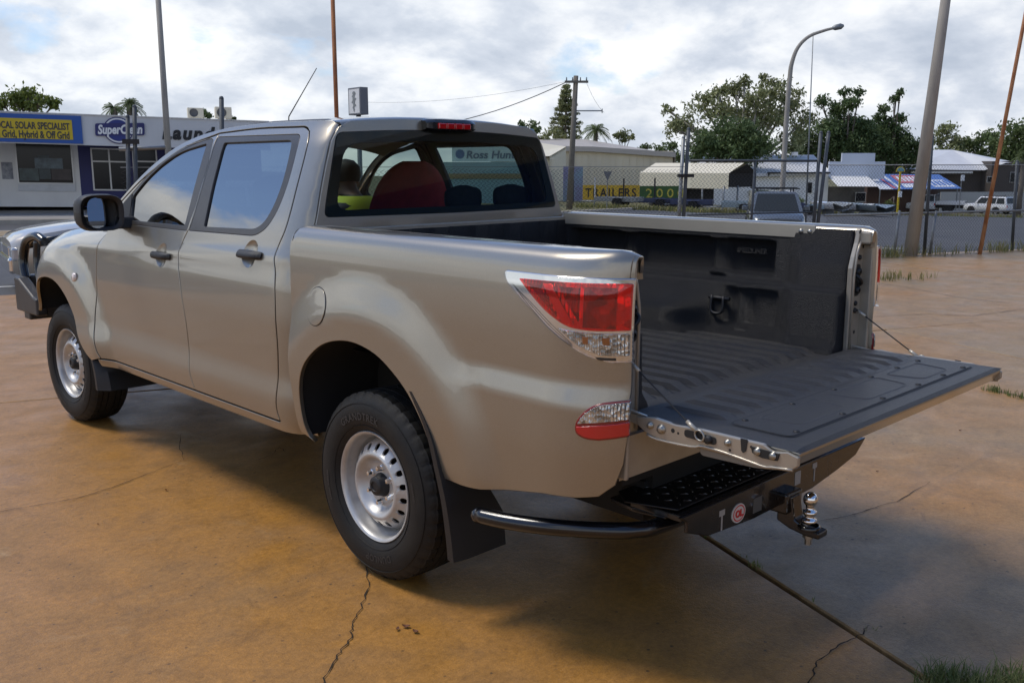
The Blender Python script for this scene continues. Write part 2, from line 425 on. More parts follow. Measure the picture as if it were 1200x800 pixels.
def sheet(name, us, vs, m, dz=0.0, zf=terr, vmax=None, stain=None, kind='structure'):
    P = []
    for i, u in enumerate(us):
        row = []
        for v in vs:
            vv = v if vmax is None else vs[0]+(v-vs[0])/(vs[-1]-vs[0])*(vmax(u)-vs[0])
            x, y = uv(u, vv); row.append((x, y, zf(u, vv)+dz))
        P.append(row)
    o = MB().grid(P).build(name, m); tag(o, kind=kind); return o
us = list(np.arange(-400, -40, 40))+list(np.arange(-40, 120, 2.5))+list(np.arange(120, 900, 40))
vs = list(np.arange(-300, -20, 40))+[-20, 0, 8.4, 9.0, 9.3, 9.6, 10, 10.5, 11, 12, 13, 14, 16]+list(np.arange(18, 120, 3))+list(np.arange(120, 900, 40))
sheet('ground', us, vs, M['verge'], -.05)
# yard slabs: pieces of the yard, recessed dirt joints between them
yard = sheet('yard_base', list(np.arange(-31.8, 34, 5)), list(np.arange(-30, 9.4, 3.3))+[9.45], M['joint'], -.022)
UL = [.62+4.6*k for k in range(-7, 8)]; VL = [3.32+5.6*k for k in range(-6, 2)]+[9.35]
rs = random.Random(3)
stains = {}
for i in range(len(UL)-1):
    for j in range(len(VL)-1):
        g = .008; u0, u1, v0, v1 = UL[i]+g, UL[i+1]-g, VL[j]+g, VL[j+1]-g
        dz = rs.uniform(-.003, .003)
        n = 8; top = []; rim = []
        jit = lambda: rs.uniform(-.006, .006)
        edge = [(u0+(u1-u0)*k/n, v0) for k in range(n)]+[(u1, v0+(v1-v0)*k/n) for k in range(n)]+[(u1-(u1-u0)*k/n, v1) for k in range(n)]+[(u0, v1-(v1-v0)*k/n) for k in range(n)]
        edge = [(a+jit(), b+jit()) for a, b in edge]; cu0, cv0 = (u0+u1)/2, (v0+v1)/2
        T = [(*uv(a+(cu0-a)*.003, b+(cv0-b)*.003), dz) for a, b in edge]; Q = [(*uv(a, b), dz-.005) for a, b in edge]; B = [(*uv(a, b), -.03) for a, b in edge]
        k = len(edge)
        F = [list(range(k))]+[(q, k+q, k+(q+1) % k, (q+1) % k) for q in range(k)]+[(k+q, 2*k+q, 2*k+(q+1) % k, k+(q+1) % k) for q in range(k)]
        o = mesh_obj('concrete_slab', T+Q+B, F, M['concrete'], yard)
        d = .50*sstep(1, 6, (u0+u1)/2)+rs.uniform(-.08, .12)
        if abs(u0-.63) < .1 and v0 < 3: d = .36
        if u1 < .7 and v0 < 3: d = -.20
        o['stain'] = float(d)
# road, beyond the fence
def vm(u): return float(np.interp(u, [-400, 8, 30, 86, 200, 600], [27.4, 27.4, 51, 69, 108, 250]))
us = list(np.arange(-300, -40, 40))+list(np.arange(-40, 120, 2.5))+list(np.arange(120, 600, 40))
road = sheet('road', us, [9.62, 9.9, 10.3, 10.9, 11.6, 12.5, 13.3, 14.2, 16, 18, 20, 22, 24, 27.4], M['asphalt'], -.012, vmax=vm)
def strip(name, pts_uv, w, m, z0, z1, parent=None):
    """a low solid strip along a line of (u,v); w is its width towards +v"""
    mb = MB(); n = len(pts_uv); P = []
    for i, (u, v) in enumerate(pts_uv):
        t = terr(u, v)
        P.append([(*uv(u, v), t+z0), (*uv(u, v+.01), t+z1), (*uv(u, v+w-.01), t+z1), (*uv(u, v+w), t+z0)])
    mb.grid(P, smooth=False, flip=True)
    o = mb.build(name, m, parent); 
    if not parent: tag(o, kind='structure')
    return o
strip('kerb', [(u, vm(u)) for u in us if u < 130], .35, M['kerb'], -.2, .13)
strip('footpath', [(u, 27.75) for u in np.arange(-40, 6.1, 2.3)], 8.0, M['path'], -.2, .14)
# raised median island with its kerb and dry verge
strip('median_kerb', [(u, 19.9) for u in np.arange(-60, 6, 3)], .3, M['kerb'], -.2, .14)
strip('median_kerb', [(u, 22.0) for u in np.arange(-60, 6, 3)], .3, M['kerb'], -.2, .14)
strip('median', [(u, 20.2) for u in np.arange(-60, 6, 3)], 1.8, mat('median_fill', (.30, .22, .13), .9, var=.3, vscale=2), -.2, .15)
# lane markings: dashes along the near carriageway and a solid edge line
for v0, u0, u1, ln, gap in ((14.6, -30, 120, 3.0, 6.0), (17.9, 8, 120, 3.0, 6.0)):
    u = u0; mk = MB()
    while u < u1:
        P = [[(*uv(u+ln*k/3, v0+w), terr(u+ln*k/3, v0+w)-.007) for w in (0, .12)] for k in range(4)]
        tag(MB().grid(P, flip=True).build('road_marking', M['lane'], road)); u += ln+gap
P = [[(*uv(u, v), terr(u, v)-.007) for v in (11.05, 11.17)] for u in np.arange(-60, 120, 1.5)]
MB().grid(P, flip=True).build('edge_line', M['lane'], road)

# cracks in the slabs: thin dark fissures with ragged width, children of the yard
M['crack'] = mat('crack', (.020, .014, .009), .95)
def crack(pts, w, seed, smooth=6):
    r = random.Random(seed); C = [gpt(*p) for p in pts]; P = []
    fine = []
    for a, b in zip(C, C[1:]):
        for k in range(smooth): fine.append(a+(b-a)*(k/smooth))
    fine.append(C[-1]); n = len(fine)
    for i, p in enumerate(fine):
        d = (fine[min(i+1, n-1)]-fine[max(i-1, 0)]).normalized(); q = Vector((-d.y, d.x, 0))
        p = p+q*r.uniform(-.006, .006); ww = w*r.uniform(.35, 1.2)*(1 if 1 < i < n-2 else .4)
        P.append([(p.x-q.x*ww/2, p.y-q.y*ww/2, .0042), (p.x+q.x*ww/2, p.y+q.y*ww/2, .0042)])
    MB().grid(P, smooth=False).build('crack', M['crack'], yard)
crack([(428, 655), (432, 688), (421, 718), (412, 733), (411, 748), (396, 768), (381, 795), (366, 825)], .0055, 1)
crack([(-40, 604), (0, 600), (45, 592), (92, 584), (130, 572), (172, 556), (215, 540)], .005, 2)
crack([(215, 540), (211, 524), (212, 508)], .004, 3)
crack([(945, 812), (952, 792), (958, 776), (984, 757), (1010, 743), (1018, 733)], .006, 4)
crack([(335, 530), (328, 524), (318, 534), (300, 540)], .004, 5)
crack([(955, 612), (1000, 603), (1050, 588), (1090, 565)], .005, 7)
crack([(1010, 330), (1060, 336), (1120, 348), (1200, 357)], .012, 8)
crack([(1010, 372), (1080, 368), (1140, 370), (1200, 362)], .012, 9)
crack([(1150, 455), (1175, 460), (1210, 468)], .015, 10)
# ================================================================== buildings, poles, fences, trees behind the yard
def on_v(px, py, v):
    """(u, z) of the point seen at a pixel on the vertical plane at distance v from the yard"""
    d = cf+cr*((px-600)/FPX)-cu_*((py-400)/FPX); _, cv = touv(CX, CY); _, dv = touv(d.x, d.y)
    t = (v-cv)/dv; u, _ = touv(CX+d.x*t, CY+d.y*t); return u, CZ+d.z*t
def uvz(u, v, z): x, y = uv(u, v); return Vector((x, y, z))
UD, VD = Vector((UX, UY, 0)), Vector((VX, VY, 0)); ZD = Vector((0, 0, 1))
def ub(mb, u0, u1, v0, v1, z0, z1, m=0):
    return mb.obox(uvz(u0, v0, z0), UD*(u1-u0), VD*(v1-v0), ZD*(z1-z0), m)
M['white'] = mat('white_render', (.78, .77, .74), .8, var=.11, vscale=1.1, detail=10, stretch=(1, 1, .4))
M['fascia'] = mat('grey_white_fascia', (.62, .615, .60), .6, var=.12, vscale=.9, detail=10, stretch=(1, 1, .35))
M['navy'] = mat('navy_paint', (.028, .030, .13), .55, var=.12, vscale=2)
M['signblue'] = mat('blue_sign', (.012, .085, .34), .4)
M['signyellow'] = mat('yellow_sign', (.62, .44, .012), .4)
M['ink'] = mat('dark_ink', (.035, .038, .045), .5)
M['black'] = mat('black_sign', (.012, .012, .014), .5)
M['dglass'] = mat('dark_shop_glass', (.010, .011, .013), .12, spec=.35)
M['alu'] = mat('aluminium_frame', (.55, .55, .54), .4, .6)
M['galv'] = mat('galvanised_steel', (.24, .25, .25), .5, .55, var=.25, vscale=9)
M['dgalv'] = mat('weathered_dark_pipe', (.075, .085, .095), .6, .3, var=.3, vscale=8)
M['rust'] = mat('rusty_orange_pipe', (.36, .14, .045), .7, .15, col2=(.24, .085, .03), vscale=5, detail=8, stretch=(4, 4, 1))
M['rust2'] = mat('peeling_orange_pipe', (.50, .25, .12), .7, .1, col2=(.30, .11, .04), vscale=4, detail=8, stretch=(4, 4, 1))
M['timber'] = mat('grey_timber', (.17, .15, .12), .9, var=.3, vscale=5, stretch=(6, 6, .6))
M['polecon'] = mat('weathered_concrete_pole', (.34, .31, .265), .85, var=.22, vscale=3, stretch=(3, 3, .5), detail=8)
M['cream'] = mat('cream_sheeting', (.68, .60, .44), .6, var=.12, vscale=.5, detail=8, stretch=(1, 1, .3))
M['creamroof'] = mat('cream_roof', (.76, .68, .50), .5, var=.06, vscale=.5)
M['groof'] = mat('pale_grey_roof', (.60, .60, .60), .5, var=.08, vscale=.6)
M['beige'] = mat('beige_fascia', (.45, .40, .34), .6, var=.06, vscale=.6)
M['bluewhite'] = mat('blue_white_parapet', (.56, .60, .67), .6, var=.05, vscale=.5)
M['brown'] = mat('brown_weatherboard', (.085, .070, .060), .8, var=.15, vscale=.8)
M['wire'] = mat('wire', (.055, .058, .06), .55, .3)

# ---- shop across the road (it stands on a street that falls gently to the right)
SK, SU = -.022, -5.3
_onv, _uvz, _UD = on_v, uvz, UD
def on_v(px, py, v): u, z = _onv(px, py, v); return u, z-SK*(u-SU)
def uvz(u, v, z): return _uvz(u, v, z)+ZD*SK*(u-SU)
UD = Vector((UX, UY, SK))
VW, VF, FLR = 33.0, 30.3, .15
sh = empty('shop_building', tuple(uvz(-8, VW, 0)), 0, 'long low white shop across the road with a grey fascia over a shaded footpath', 'building')
def loc(o):
    """keep world placement while hanging the mesh on an Empty that is not at the origin"""
    p = o.parent; o.matrix_parent_inverse = Matrix.Translation(p.location).inverted() if p else Matrix(); return o
def uB(name, args, m, parent, bevel=0):
    mb = MB()
    for a in args: ub(mb, *a)
    return loc(mb.build(name, m, parent, bevel=bevel))
pu = lambda px, v=VW: on_v(px, 240, v)[0]
ub0, ub1 = pu(96.5), pu(320, VF)
uB('wall', [(-34, ub0, VW, VW+.25, FLR, 2.75)], M['white'], sh)
uB('blue_wall', [(ub0, ub1, VW, VW+.25, FLR, 2.75)], M['navy'], sh)
uB('building_side', [(-34, ub1, VW+.25, VW+16, FLR, 2.98)], M['white'], sh)
uB('awning_soffit', [(-34, ub1, VF+.1, VW+.4, 2.36, 2.44)], M['white'], sh)
uB('roof', [(-34, ub1+.2, VW+.3, VW+16.4, 2.985, 3.05), (-34, ub1, VF+.1, VW+.4, 2.9, 2.95)], M['groof'], sh)
fas = uB('fascia', [(-34, ub1, VF, VF+.10, 2.25, 3.20)], M['fascia'], sh)
uB('fascia_cap', [(-34, ub1, VF-.03, VF+.14, 3.203, 3.24)], M['alu'], sh)
for u in (-33.5, -27, -20.5): uB('awning_post', [(u-.04, u+.04, VF+.3, VF+.38, FLR, 2.36)], M['alu'], sh)
# shop windows: frame, dark panes, white lower board
def window(px0, px1, py0, py1, v, parent, nx=1, ny=1, m='dglass', fm='alu', fw=.05, splits=None):
    u0, z1 = on_v(px0, py0, v); u1, z0 = on_v(px1, py1, v)
    fr = MB(); ub(fr, u0-fw, u1+fw, v-.04, v-.012, z1, z1+fw); ub(fr, u0-fw, u1+fw, v-.06, v-.012, z0-fw, z0); ub(fr, u0-fw, u0, v-.04, v-.012, z0, z1); ub(fr, u1, u1+fw, v-.04, v-.012, z0, z1)
    for k in range(1, nx): uu = u0+(u1-u0)*k/nx; ub(fr, uu-fw*.5, uu+fw*.5, v-.038, v-.012, z0, z1)
    for k in range(1, ny): zz_ = z0+(z1-z0)*(splits[k-1] if splits else k/ny); ub(fr, u0, u1, v-.036, v-.012, zz_-fw*.5, zz_+fw*.5)
    f = loc(fr.build('window', M[fm], parent))
    g_ = MB(); ub(g_, u0, u1, v-.012, v-.002, z0, z1); p = g_.build('pane', M[m], f)
    return f, (u0, u1, z0, z1)
w, (a, b, c, d) = window(18, 86, 165, 214.5, VW, sh)
uB('window_board', [(a-.05, b+.05, VW-.05, VW-.01, on_v(50, 224, VW)[1], c-.055)], mat('frosted_board', (.60, .61, .62), .5, var=.12, vscale=2.5), sh)
# poster in the pane: parked vehicles printed in dull teal and brown
for k, (p0, p1, y0, y1, cl) in enumerate(((22, 46, 197, 212, (.05, .075, .075)), (44, 60, 182, 210, (.035, .055, .062)), (60, 84, 198, 211, (.04, .03, .03)), (40, 74, 185, 198, (.10, .14, .16)))):
    u0, z1 = on_v(p0, y0, VW-.02); u1, z0 = on_v(p1, y1, VW-.02)
    uB('poster', [(u0, u1, VW-.022-.002*k, VW-.014-.002*k, z0, z1)], mat('poster_print', cl, .3, var=.6, vscale=5, detail=8), sh)
u0, z1 = on_v(1, 190, VW); u1, z0 = on_v(16, 210, VW)
uB('notice', [(u0, u1, VW-.02, VW-.002, z0, z1)], mat('notice_print', (.16, .17, .20), .5, col2=(.34, .35, .37), vscale=7), sh)
window(107.5, 150, 175, 222, VW, sh, 2, 2, splits=[.70]); window(156, 185, 175, 222, VW, sh, 1, 2, splits=[.70])
u0, z0_ = on_v(-2, 238, VW)
uB('door', [(u0-.9, u0, VW-.03, VW-.002, FLR, 2.2)], M['black'], sh)
# signs on the fascia
us0, zt = on_v(-60, 132, VF); us1, _ = on_v(95, 137, VF)
sg = tag(uB('shop_sign', [(-15, us1, VF-.07, VF-.003, 2.29, 3.17)], M['signblue'], None), 'blue and yellow solar specialist sign along the left end of the shop fascia', 'sign')
y0, y1 = on_v(-30, 140, VF)[0], on_v(84, 140, VF)[0]
uB('yellow_panel', [(-14, y1, VF-.085, VF-.072, on_v(84, 164, VF)[1], on_v(84, 141.0, VF)[1])], M['signyellow'], sg)
def ftext(name, body, size, m, parent, px_end, py_base, v, bold=.0, width=None, align='RIGHT', **k):
    u, z = on_v(px_end, py_base, v)
    return text_obj(name, body, size, m, parent, uvz(u, v, z), UD, ZD, bold, width=width, align=align, extrude=.003, **k)
ftext('lettering', 'LOCAL SOLAR SPECIALIST', .30, M['ink'], sg, -9, 149.6, VF-.088, .008, width=on_v(81.5, 149, VF)[0]-on_v(-9, 149, VF)[0], align='LEFT')
ftext('lettering', 'On Grid, Hybrid & Off Grid', .32, M['ink'], sg, -10.5, 160.2, VF-.088, .008, width=on_v(81.3, 160, VF)[0]-on_v(-10.5, 160, VF)[0], align='LEFT')
# round laundry logo with its name on a dark ribbon
lu, lz = on_v(138.5, 153, VF)
def disc(ru, rz, dv, n=40, u=None, z=None): return [(lu+(u or 0)+ru*math.cos(t), lz+(z or 0)+rz*math.sin(t)) for t in np.linspace(0, 2*math.pi, n+1)[:-1]]
lg = tag(MB().prism(disc(.45, .43, 0), lambda a, b: uvz(a, VF-.003, b), VD*-.03).build('laundry_logo', M['navy']), 'round navy logo with white lettering on the grey shop fascia', 'sign')
MB().prism(disc(.415, .395, 0), lambda a, b: uvz(a, VF-.034, b), VD*-.006).build('logo_ring', M['white'], lg)
MB().prism(disc(.365, .345, 0), lambda a, b: uvz(a, VF-.041, b), VD*-.006).build('logo_disc', mat('logo_blue', (.025, .04, .20), .5), lg)
rb_ = rounded([(lu-.70, lz-.20), (lu+.80, lz-.13), (lu+.82, lz+.27), (lu-.68, lz+.20)], .07)
MB().prism(rb_, lambda a, b: uvz(a, VF-.048, b), VD*-.008).build('logo_ribbon', M['navy'], lg)
V_, F_ = text_geo('SuperClean', .42, .016, shear=.18, extrude=.003)
w_ = max(v.x for v in V_); sx = 1.36/w_
mesh_obj('lettering', [uvz(lu-.62+v.x*sx, VF-.061-v.z, lz-.13+v.y*.95+.06*v.x*sx/1.4) for v in V_], F_, M['white'], lg)
u, z = on_v(189.5, 162.5, VF)
V_, F_ = text_geo('Laundry', .60, .026, shear=.22, extrude=.01, spacing=1.18)
lt_ = tag(mesh_obj('laundry_sign', [uvz(u+v.x*.98, VF-.016-v.z, z+v.y) for v in V_], F_, M['black']), 'black slanted laundry lettering on the grey shop fascia', 'sign')
# rooftop air conditioners
def aircon(px0, px1, py0, py1, label):
    v = 36.0; u0, z1 = on_v(px0, py0, v); u1, z0 = on_v(px1, py1, v); z0 = on_v(px1, py1, v)[1]-.35
    e = empty('air_conditioner', tuple(uvz((u0+u1)/2, v, z0)), 0, label, 'air conditioner', 'air conditioners on the shop roof')
    uB('case', [(u0, u1, v, v+.45, z0+.36, z1), (u0+.1, u0+.2, v, v+.45, 3.05, z0+.36), (u1-.2, u1-.1, v, v+.45, 3.05, z0+.36)], M['cream'], e, bevel=.02)
    c = uvz(u0+(u1-u0)*.38, v-.004, (z0+.36+z1)/2); r = (z1-z0-.36)*.40
    loc(MB().lathe([(.001, 0), (r*.95, 0), (r, .02), (r*1.04, 0)], c, -VD, 20).build('fan_grille', mat('fan_grey', (.10, .095, .09), .6), e))
aircon(219.5, 239, 126, 139, 'cream air conditioner by the tall light pole on the shop roof'); aircon(252, 272, 125, 139.5, 'cream air conditioner behind the capped grey post on the shop roof')

on_v, uvz, UD = _onv, _uvz, _UD
# ---- poles
def pole(name, px, D, py_top, r0, r1, m, label, cat, lean=(0, 0), z0=None, n=12, py_base=None):
    p = at(px, D); z1 = hz(py_top, D); z0 = p.z if z0 is None else z0
    q = Vector((p.x+lean[0], p.y+lean[1], z1))
    e = empty(name, (p.x, p.y, z0), 0, label, cat)
    loc(MB().tube([Vector((p.x, p.y, z0-.15)), q], [r0, r1], n).build('shaft', m, e)); return e, p, q
lr = lambda m_: (cr.x*m_, cr.y*m_)
pole('light_pole', 203, 28, -60, .100, .070, M['polecon'], 'tall grey light pole in front of the laundry lettering', 'pole')
def line_D(px, v):
    lo, hi = 2, 60
    for _ in range(50):
        md = (lo+hi)/2; p = at(px, md, 0); lo, hi = (md, hi) if touv(p.x, p.y)[1] < v else (lo, md)
    return lo
FV = 9.2
D1 = line_D(1066, FV-.1)
pole('concrete_pole', 1066, D1, -190, .120, .060, M['polecon'], 'thick pale concrete pole rising from weeds at the chain link fence', 'pole', lr(.42), 0, 18)
D2 = line_D(1147, FV-.35)
pole('rusty_pole', 1147, D2, -190, .036, .028, M['rust2'], 'thin leaning rusty orange pole in the weeds by the fence', 'pole', lr(.70), 0, 14)
D3 = line_D(401, FV+.2)
pole('rusty_pole', 401, D3, -60, .031, .028, M['rust'], 'upright rusty brown pole standing behind the pickup roof', 'pole', (0, 0), 0, 12)
# pylon sign
pp = at(424.5, 24); zt, zb = hz(103, 24), hz(135, 24)
ps = empty('pylon_sign', (pp.x, pp.y, pp.z), 0, 'white box sign with a grey animal emblem beside the rusty brown pole', 'sign')
hx = Vector((math.cos(R(-96)), math.sin(R(-96)), 0)); hy = Vector((-hx.y, hx.x, 0))   # face normal is -hy
c0 = Vector((pp.x, pp.y, 0))
wd, dp = .62, .22
loc(MB().tube([c0+ZD*pp.z, c0+ZD*zb], .06, 10).build('post', M['galv'], ps))
bx_ = loc(MB().obox(c0-hx*wd/2-hy*dp/2+ZD*zb, hx*wd, hy*dp, ZD*(zt-zb)).build('sign_case', mat('grey_sign_case', (.16, .165, .18), .5, .3), ps, bevel=.01))
sg2 = [c0-hx*wd*.42-hy*(dp/2+.004)+ZD*(zb+.04), hx*wd*.84, hy*.003, ZD*(zt-zb-.08)]
fc_ = MB().obox(*sg2).build('sign_face', M['white'], bx_)
em = [(.50, .06), (.56, .16), (.50, .22), (.60, .30), (.70, .28), (.66, .36), (.58, .40), (.60, .52), (.72, .60), (.66, .64), (.56, .60), (.58, .72), (.68, .82), (.60, .90), (.46, .92), (.34, .84), (.40, .78), (.30, .70), (.38, .66), (.36, .52), (.26, .46), (.32, .42), (.40, .44), (.42, .32), (.34, .22), (.42, .18), (.44, .08)]
eo = MB().prism(em, lambda a, b: c0-hx*wd*.42-hy*(dp/2+.006)+hx*wd*.84*a+ZD*(zb+.04+(zt-zb-.08)*b), -hy*.004).build('emblem', M['galv'], fc_)
# street lamp with a curved outreach
DL = 40; p = at(916, DL); zt = hz(40, DL)
sl_ = empty('street_lamp', tuple(p), 0, 'tall grey street lamp with a curved arm above the white shed', 'street lamp')
def sw(px, py): q = at(px, DL, hz(py, DL)); return Vector((q.x, q.y, hz(py, DL)))
def cat3(P, n=6):
    o = []
    for i in range(len(P)-1):
        p1, p2 = P[i], P[i+1]; p0 = P[i-1] if i else 2*p1-p2; p3 = P[i+2] if i+2 < len(P) else 2*p2-p1
        for k in range(n):
            t = k/n; o.append(.5*((2*p1)+(-p0+p2)*t+(2*p0-5*p1+4*p2-p3)*t*t+(-p0+3*p1-3*p2+p3)*t**3))
    return o+[P[-1]]
ap_ = cat3([sw(916.5, 228), sw(921, 150), sw(925.5, 92), sw(928, 74), sw(935, 56), sw(948, 43), sw(966, 36), sw(978, 33)], 5)
ap_ = [p-ZD*.2]+ap_; n_ = len(ap_)
loc(MB().tube(ap_, [.115-.065*i/n_ for i in range(n_)], 10).build('shaft', M['polecon'], sl_))
hd_ = (sw(989, 30)-sw(976, 33)); s_ = sw(975, 33.5)
loc(MB().tube([s_, s_+hd_*.25, s_+hd_*.8, s_+hd_*1.05], [.05, .11, .12, .05], 10).build('lamp_head', M['galv'], sl_))
p = at(944, 46); mz = hz(38, 46)
e = empty('thin_mast', tuple(p), 0, 'very thin aerial mast beside the curved street lamp', 'mast')
q = at(953, 46, mz); loc(MB().tube([p, Vector((q.x, q.y, mz))], [.045, .02], 6).build('shaft', M['galv'], e))

# timber power pole with crossarm and sagging wires
DP = 56; p = at(667, DP); q = at(675, DP, hz(89, DP)); top = Vector((q.x, q.y, hz(89, DP)))
e = empty('power_pole', tuple(p), 0, 'weathered timber power pole with a crossarm behind the pickup cab', 'power pole')
loc(MB().tube([p-ZD*.2, p+(top-p)*.5, top], [.19, .165, .14], 12).build('shaft', M['timber'], e))
ca = top-ZD*.35; loc(MB().obox(ca-Vector(cr)*.65-ZD*.06-Vector((cf.x, cf.y, 0))*.2, Vector(cr)*1.35, Vector((cf.x, cf.y, 0))*.12, ZD*.13).build('crossarm', M['timber'], e))
for k in (-.55, -.2, .25, .6): loc(MB().lathe([(.03, 0), (.045, .06), (.03, .12), (.04, .16), (.001, .2)], ca+Vector(cr)*k+ZD*.07-Vector((cf.x, cf.y, 0))*.14, (0, 0, 1), 8).build('insulator', M['galv'], e))
ar = Vector((p.x, p.y, hz(130, DP))); loc(MB().tube([ar+Vector(cr)*.1, ar+Vector(cr)*1.85], .035, 6).tube([ar+Vector(cr)*1.85-ZD*.12, ar+Vector(cr)*1.85+ZD*.12], .03, 6).build('side_arm', M['galv'], e))
def wire(A, B, sag, r=.018): return [A+(B-A)*t-ZD*sag*4*t*(1-t) for t in np.linspace(0, 1, 13)], r
def far(px, py, D): q = at(px, D, hz(py, D)); return Vector((q.x, q.y, hz(py, D)))
for k, (A, B, sg_) in enumerate(((ca+Vector(cr)*-.55, far(470, 152, 60), .5), (ca+Vector(cr)*-.2+ZD*.1, far(430, 120, 70), .4), (ca+Vector(cr)*.6, far(708, 132, 55), .2))):
    P_, r_ = wire(A, B, sg_, .026 if k == 0 else .008); tag(MB().tube(P_, r_, 5).build('overhead_wire', M['wire']), ['sagging overhead wire running left from the power pole', 'thin upper overhead wire running left from the power pole', 'short stay wire on the side arm of the power pole'][k], 'wire')

# ---- chain link fence along the yard edge
def fpos(px): D = line_D(px, FV); p = at(px, D, 0); return touv(p.x, p.y)[0], D
FT_ = 1.60
fe = empty('chain_link_fence', tuple(uvz(6, FV, 0)), 0, 'galvanised chain link fence along the far edge of the yard', 'fence')
uG0, uG1 = fpos(806)[0], fpos(957)[0]; uL = fpos(152)[0]; uE = 33.0
def weave(mb, u0, u1, z0, z1, v, pitch=.068, r=.0027, wave=0.0):
    """woven zigzag wires of chain link, each a thin three-sided wire"""
    n = int((u1-u0)/pitch); st = pitch/2; ns = int((z1-z0)/st); rs_ = random.Random(int(u0*10))
    V = []; F = []
    for i in range(n):
        for par in (0,):
            pts = []
            for k in range(ns+1):
                uu = u0+i*pitch+(pitch*.5 if (k+i*0) % 2 else -pitch*.5)+pitch*.5
                sag = wave*math.sin((u0+i*pitch)*1.3)*k/ns
                pts.append((uu, v+(.003 if k % 2 else -.003)+sag*.4, z0+k*st-abs(sag)*.5))
            b = len(V)
            for (uu, vv, z) in pts:
                for dv, dz in ((-r, -r), (r*1.3, 0), (-r, r)): V.append(tuple(uvz(uu, vv+dv, z+dz)))
            for k in range(ns):
                for j in range(3):
                    a = b+k*3+j; c = b+k*3+(j+1) % 3; F.append((a, c, c+3, a+3))
            # twisted barb at the top
    mb.add(V, F, True)
mb = MB(); weave(mb, uL, uG0-.1, .02, FT_-.03, FV, wave=.06); weave(mb, uG1+.15, uE, .02, FT_, FV, r=.0028)
fm_ = loc(mb.build('chain_mesh', M['wire'], fe)); tag(fm_, kind='stuff')
def rail_(u0, z0, u1, z1, r, v=FV, m='galv', name='rail', par=None): return loc(MB().tube([uvz(u0, v, z0), uvz(u1, v, z1)], r, 8).build(name, M[m], par or fe))
rail_(uG1+.1, .745, uE, .745, .020)
rail_(uG1+.1, 1.585, uE, 1.585, .008); rail_(uL, 1.56, uG0-.1, 1.56, .004); rail_(uL, .1, uG0-.1, .1, .005); rail_(uG1+.1, .05, uE, .05, .005)
def post(px, py_top, r, m, base_px=None, zb=0, v=FV, par=None, name='post'):
    """fence post from its base column to a top seen at (px, py_top)"""
    bp_ = base_px if base_px is not None else px
    D = line_D(bp_, v); b = at(bp_, D, 0); z1 = hz(py_top, D); t = at(px, D, z1)
    d = Vector((t.x, t.y, z1)); d0 = Vector((b.x, b.y, 0))
    return loc(MB().tube([d0-ZD*.1, d], r, 10).lathe([(r, 0), (r*1.05, .005), (r*.7, .03), (.001, .036)], d, (0, 0, 1), 10).build(name, M[m], par or fe))
post(149.5, 138, .026, 'dgalv', 152); post(157.5, 126, .026, 'dgalv', 161)
u0, z0 = on_v(143, 166, FV-.05); u1, z1 = on_v(163, 163, FV-.05)
loc(MB().obox(uvz(u0, FV-.09, z0-.03), UD*(u1-u0), VD*.06, ZD*.06).build('gate_latch', M['black'], fe))
post(259.5, 116, .030, 'dgalv', 262)
post(1054, 249, .024, 'galv', 1047); post(1097, 249, .024, 'galv', 1089); post(1092.5, 160, .030, 'dgalv', 1083); post(1192, 190, .028, 'dgalv', 1186)
rail_(uL, on_v(160, 175, FV)[1], fpos(205)[0], on_v(205, 173, FV)[1], .026)
# double gate
ga = empty('yard_gate', tuple(uvz((uG0+uG1)/2, FV+.05, 0)), 0, 'wide chain link double gate between paired leaning posts', 'gate')
GV = FV+.06
post(801, 162, .030, 'galv', 792, v=GV, par=ga); post(807, 152, .030, 'dgalv', 797.5, v=GV, par=ga)
post(962, 156, .030, 'dgalv', 950, v=GV, par=ga); post(971, 156, .030, 'dgalv', 953, v=GV, par=ga)
zt_ = on_v(880, 188.5, GV)[1]
rail_(uG0, zt_, uG1, zt_, .021, GV, 'dgalv', 'gate_rail', ga); rail_(uG0, .12, uG1, .12, .021, GV, 'dgalv', 'gate_rail', ga)
um = fpos(881)[0]; uu_ = um
loc(MB().tube([uvz(um-.02, GV, .12), uvz(um+.02, GV, zt_)], .022, 8).build('gate_stile', M['dgalv'], ga))
rail_(uG0, .80, uG1, .80, .014, GV, 'dgalv', 'gate_rail', ga)
mb = MB(); weave(mb, uG0+.03, uG1-.03, .14, zt_-.02, GV, pitch=.072); tag(loc(mb.build('chain_mesh', M['wire'], ga)), kind='stuff')
u0, z0 = on_v(794, 206, GV-.06); u1, z1 = on_v(812, 204, GV-.06)
loc(MB().obox(uvz(u0, GV-.10, z0-.025), UD*(u1-u0), VD*.05, ZD*.05).build('gate_latch', M['black'], ga))

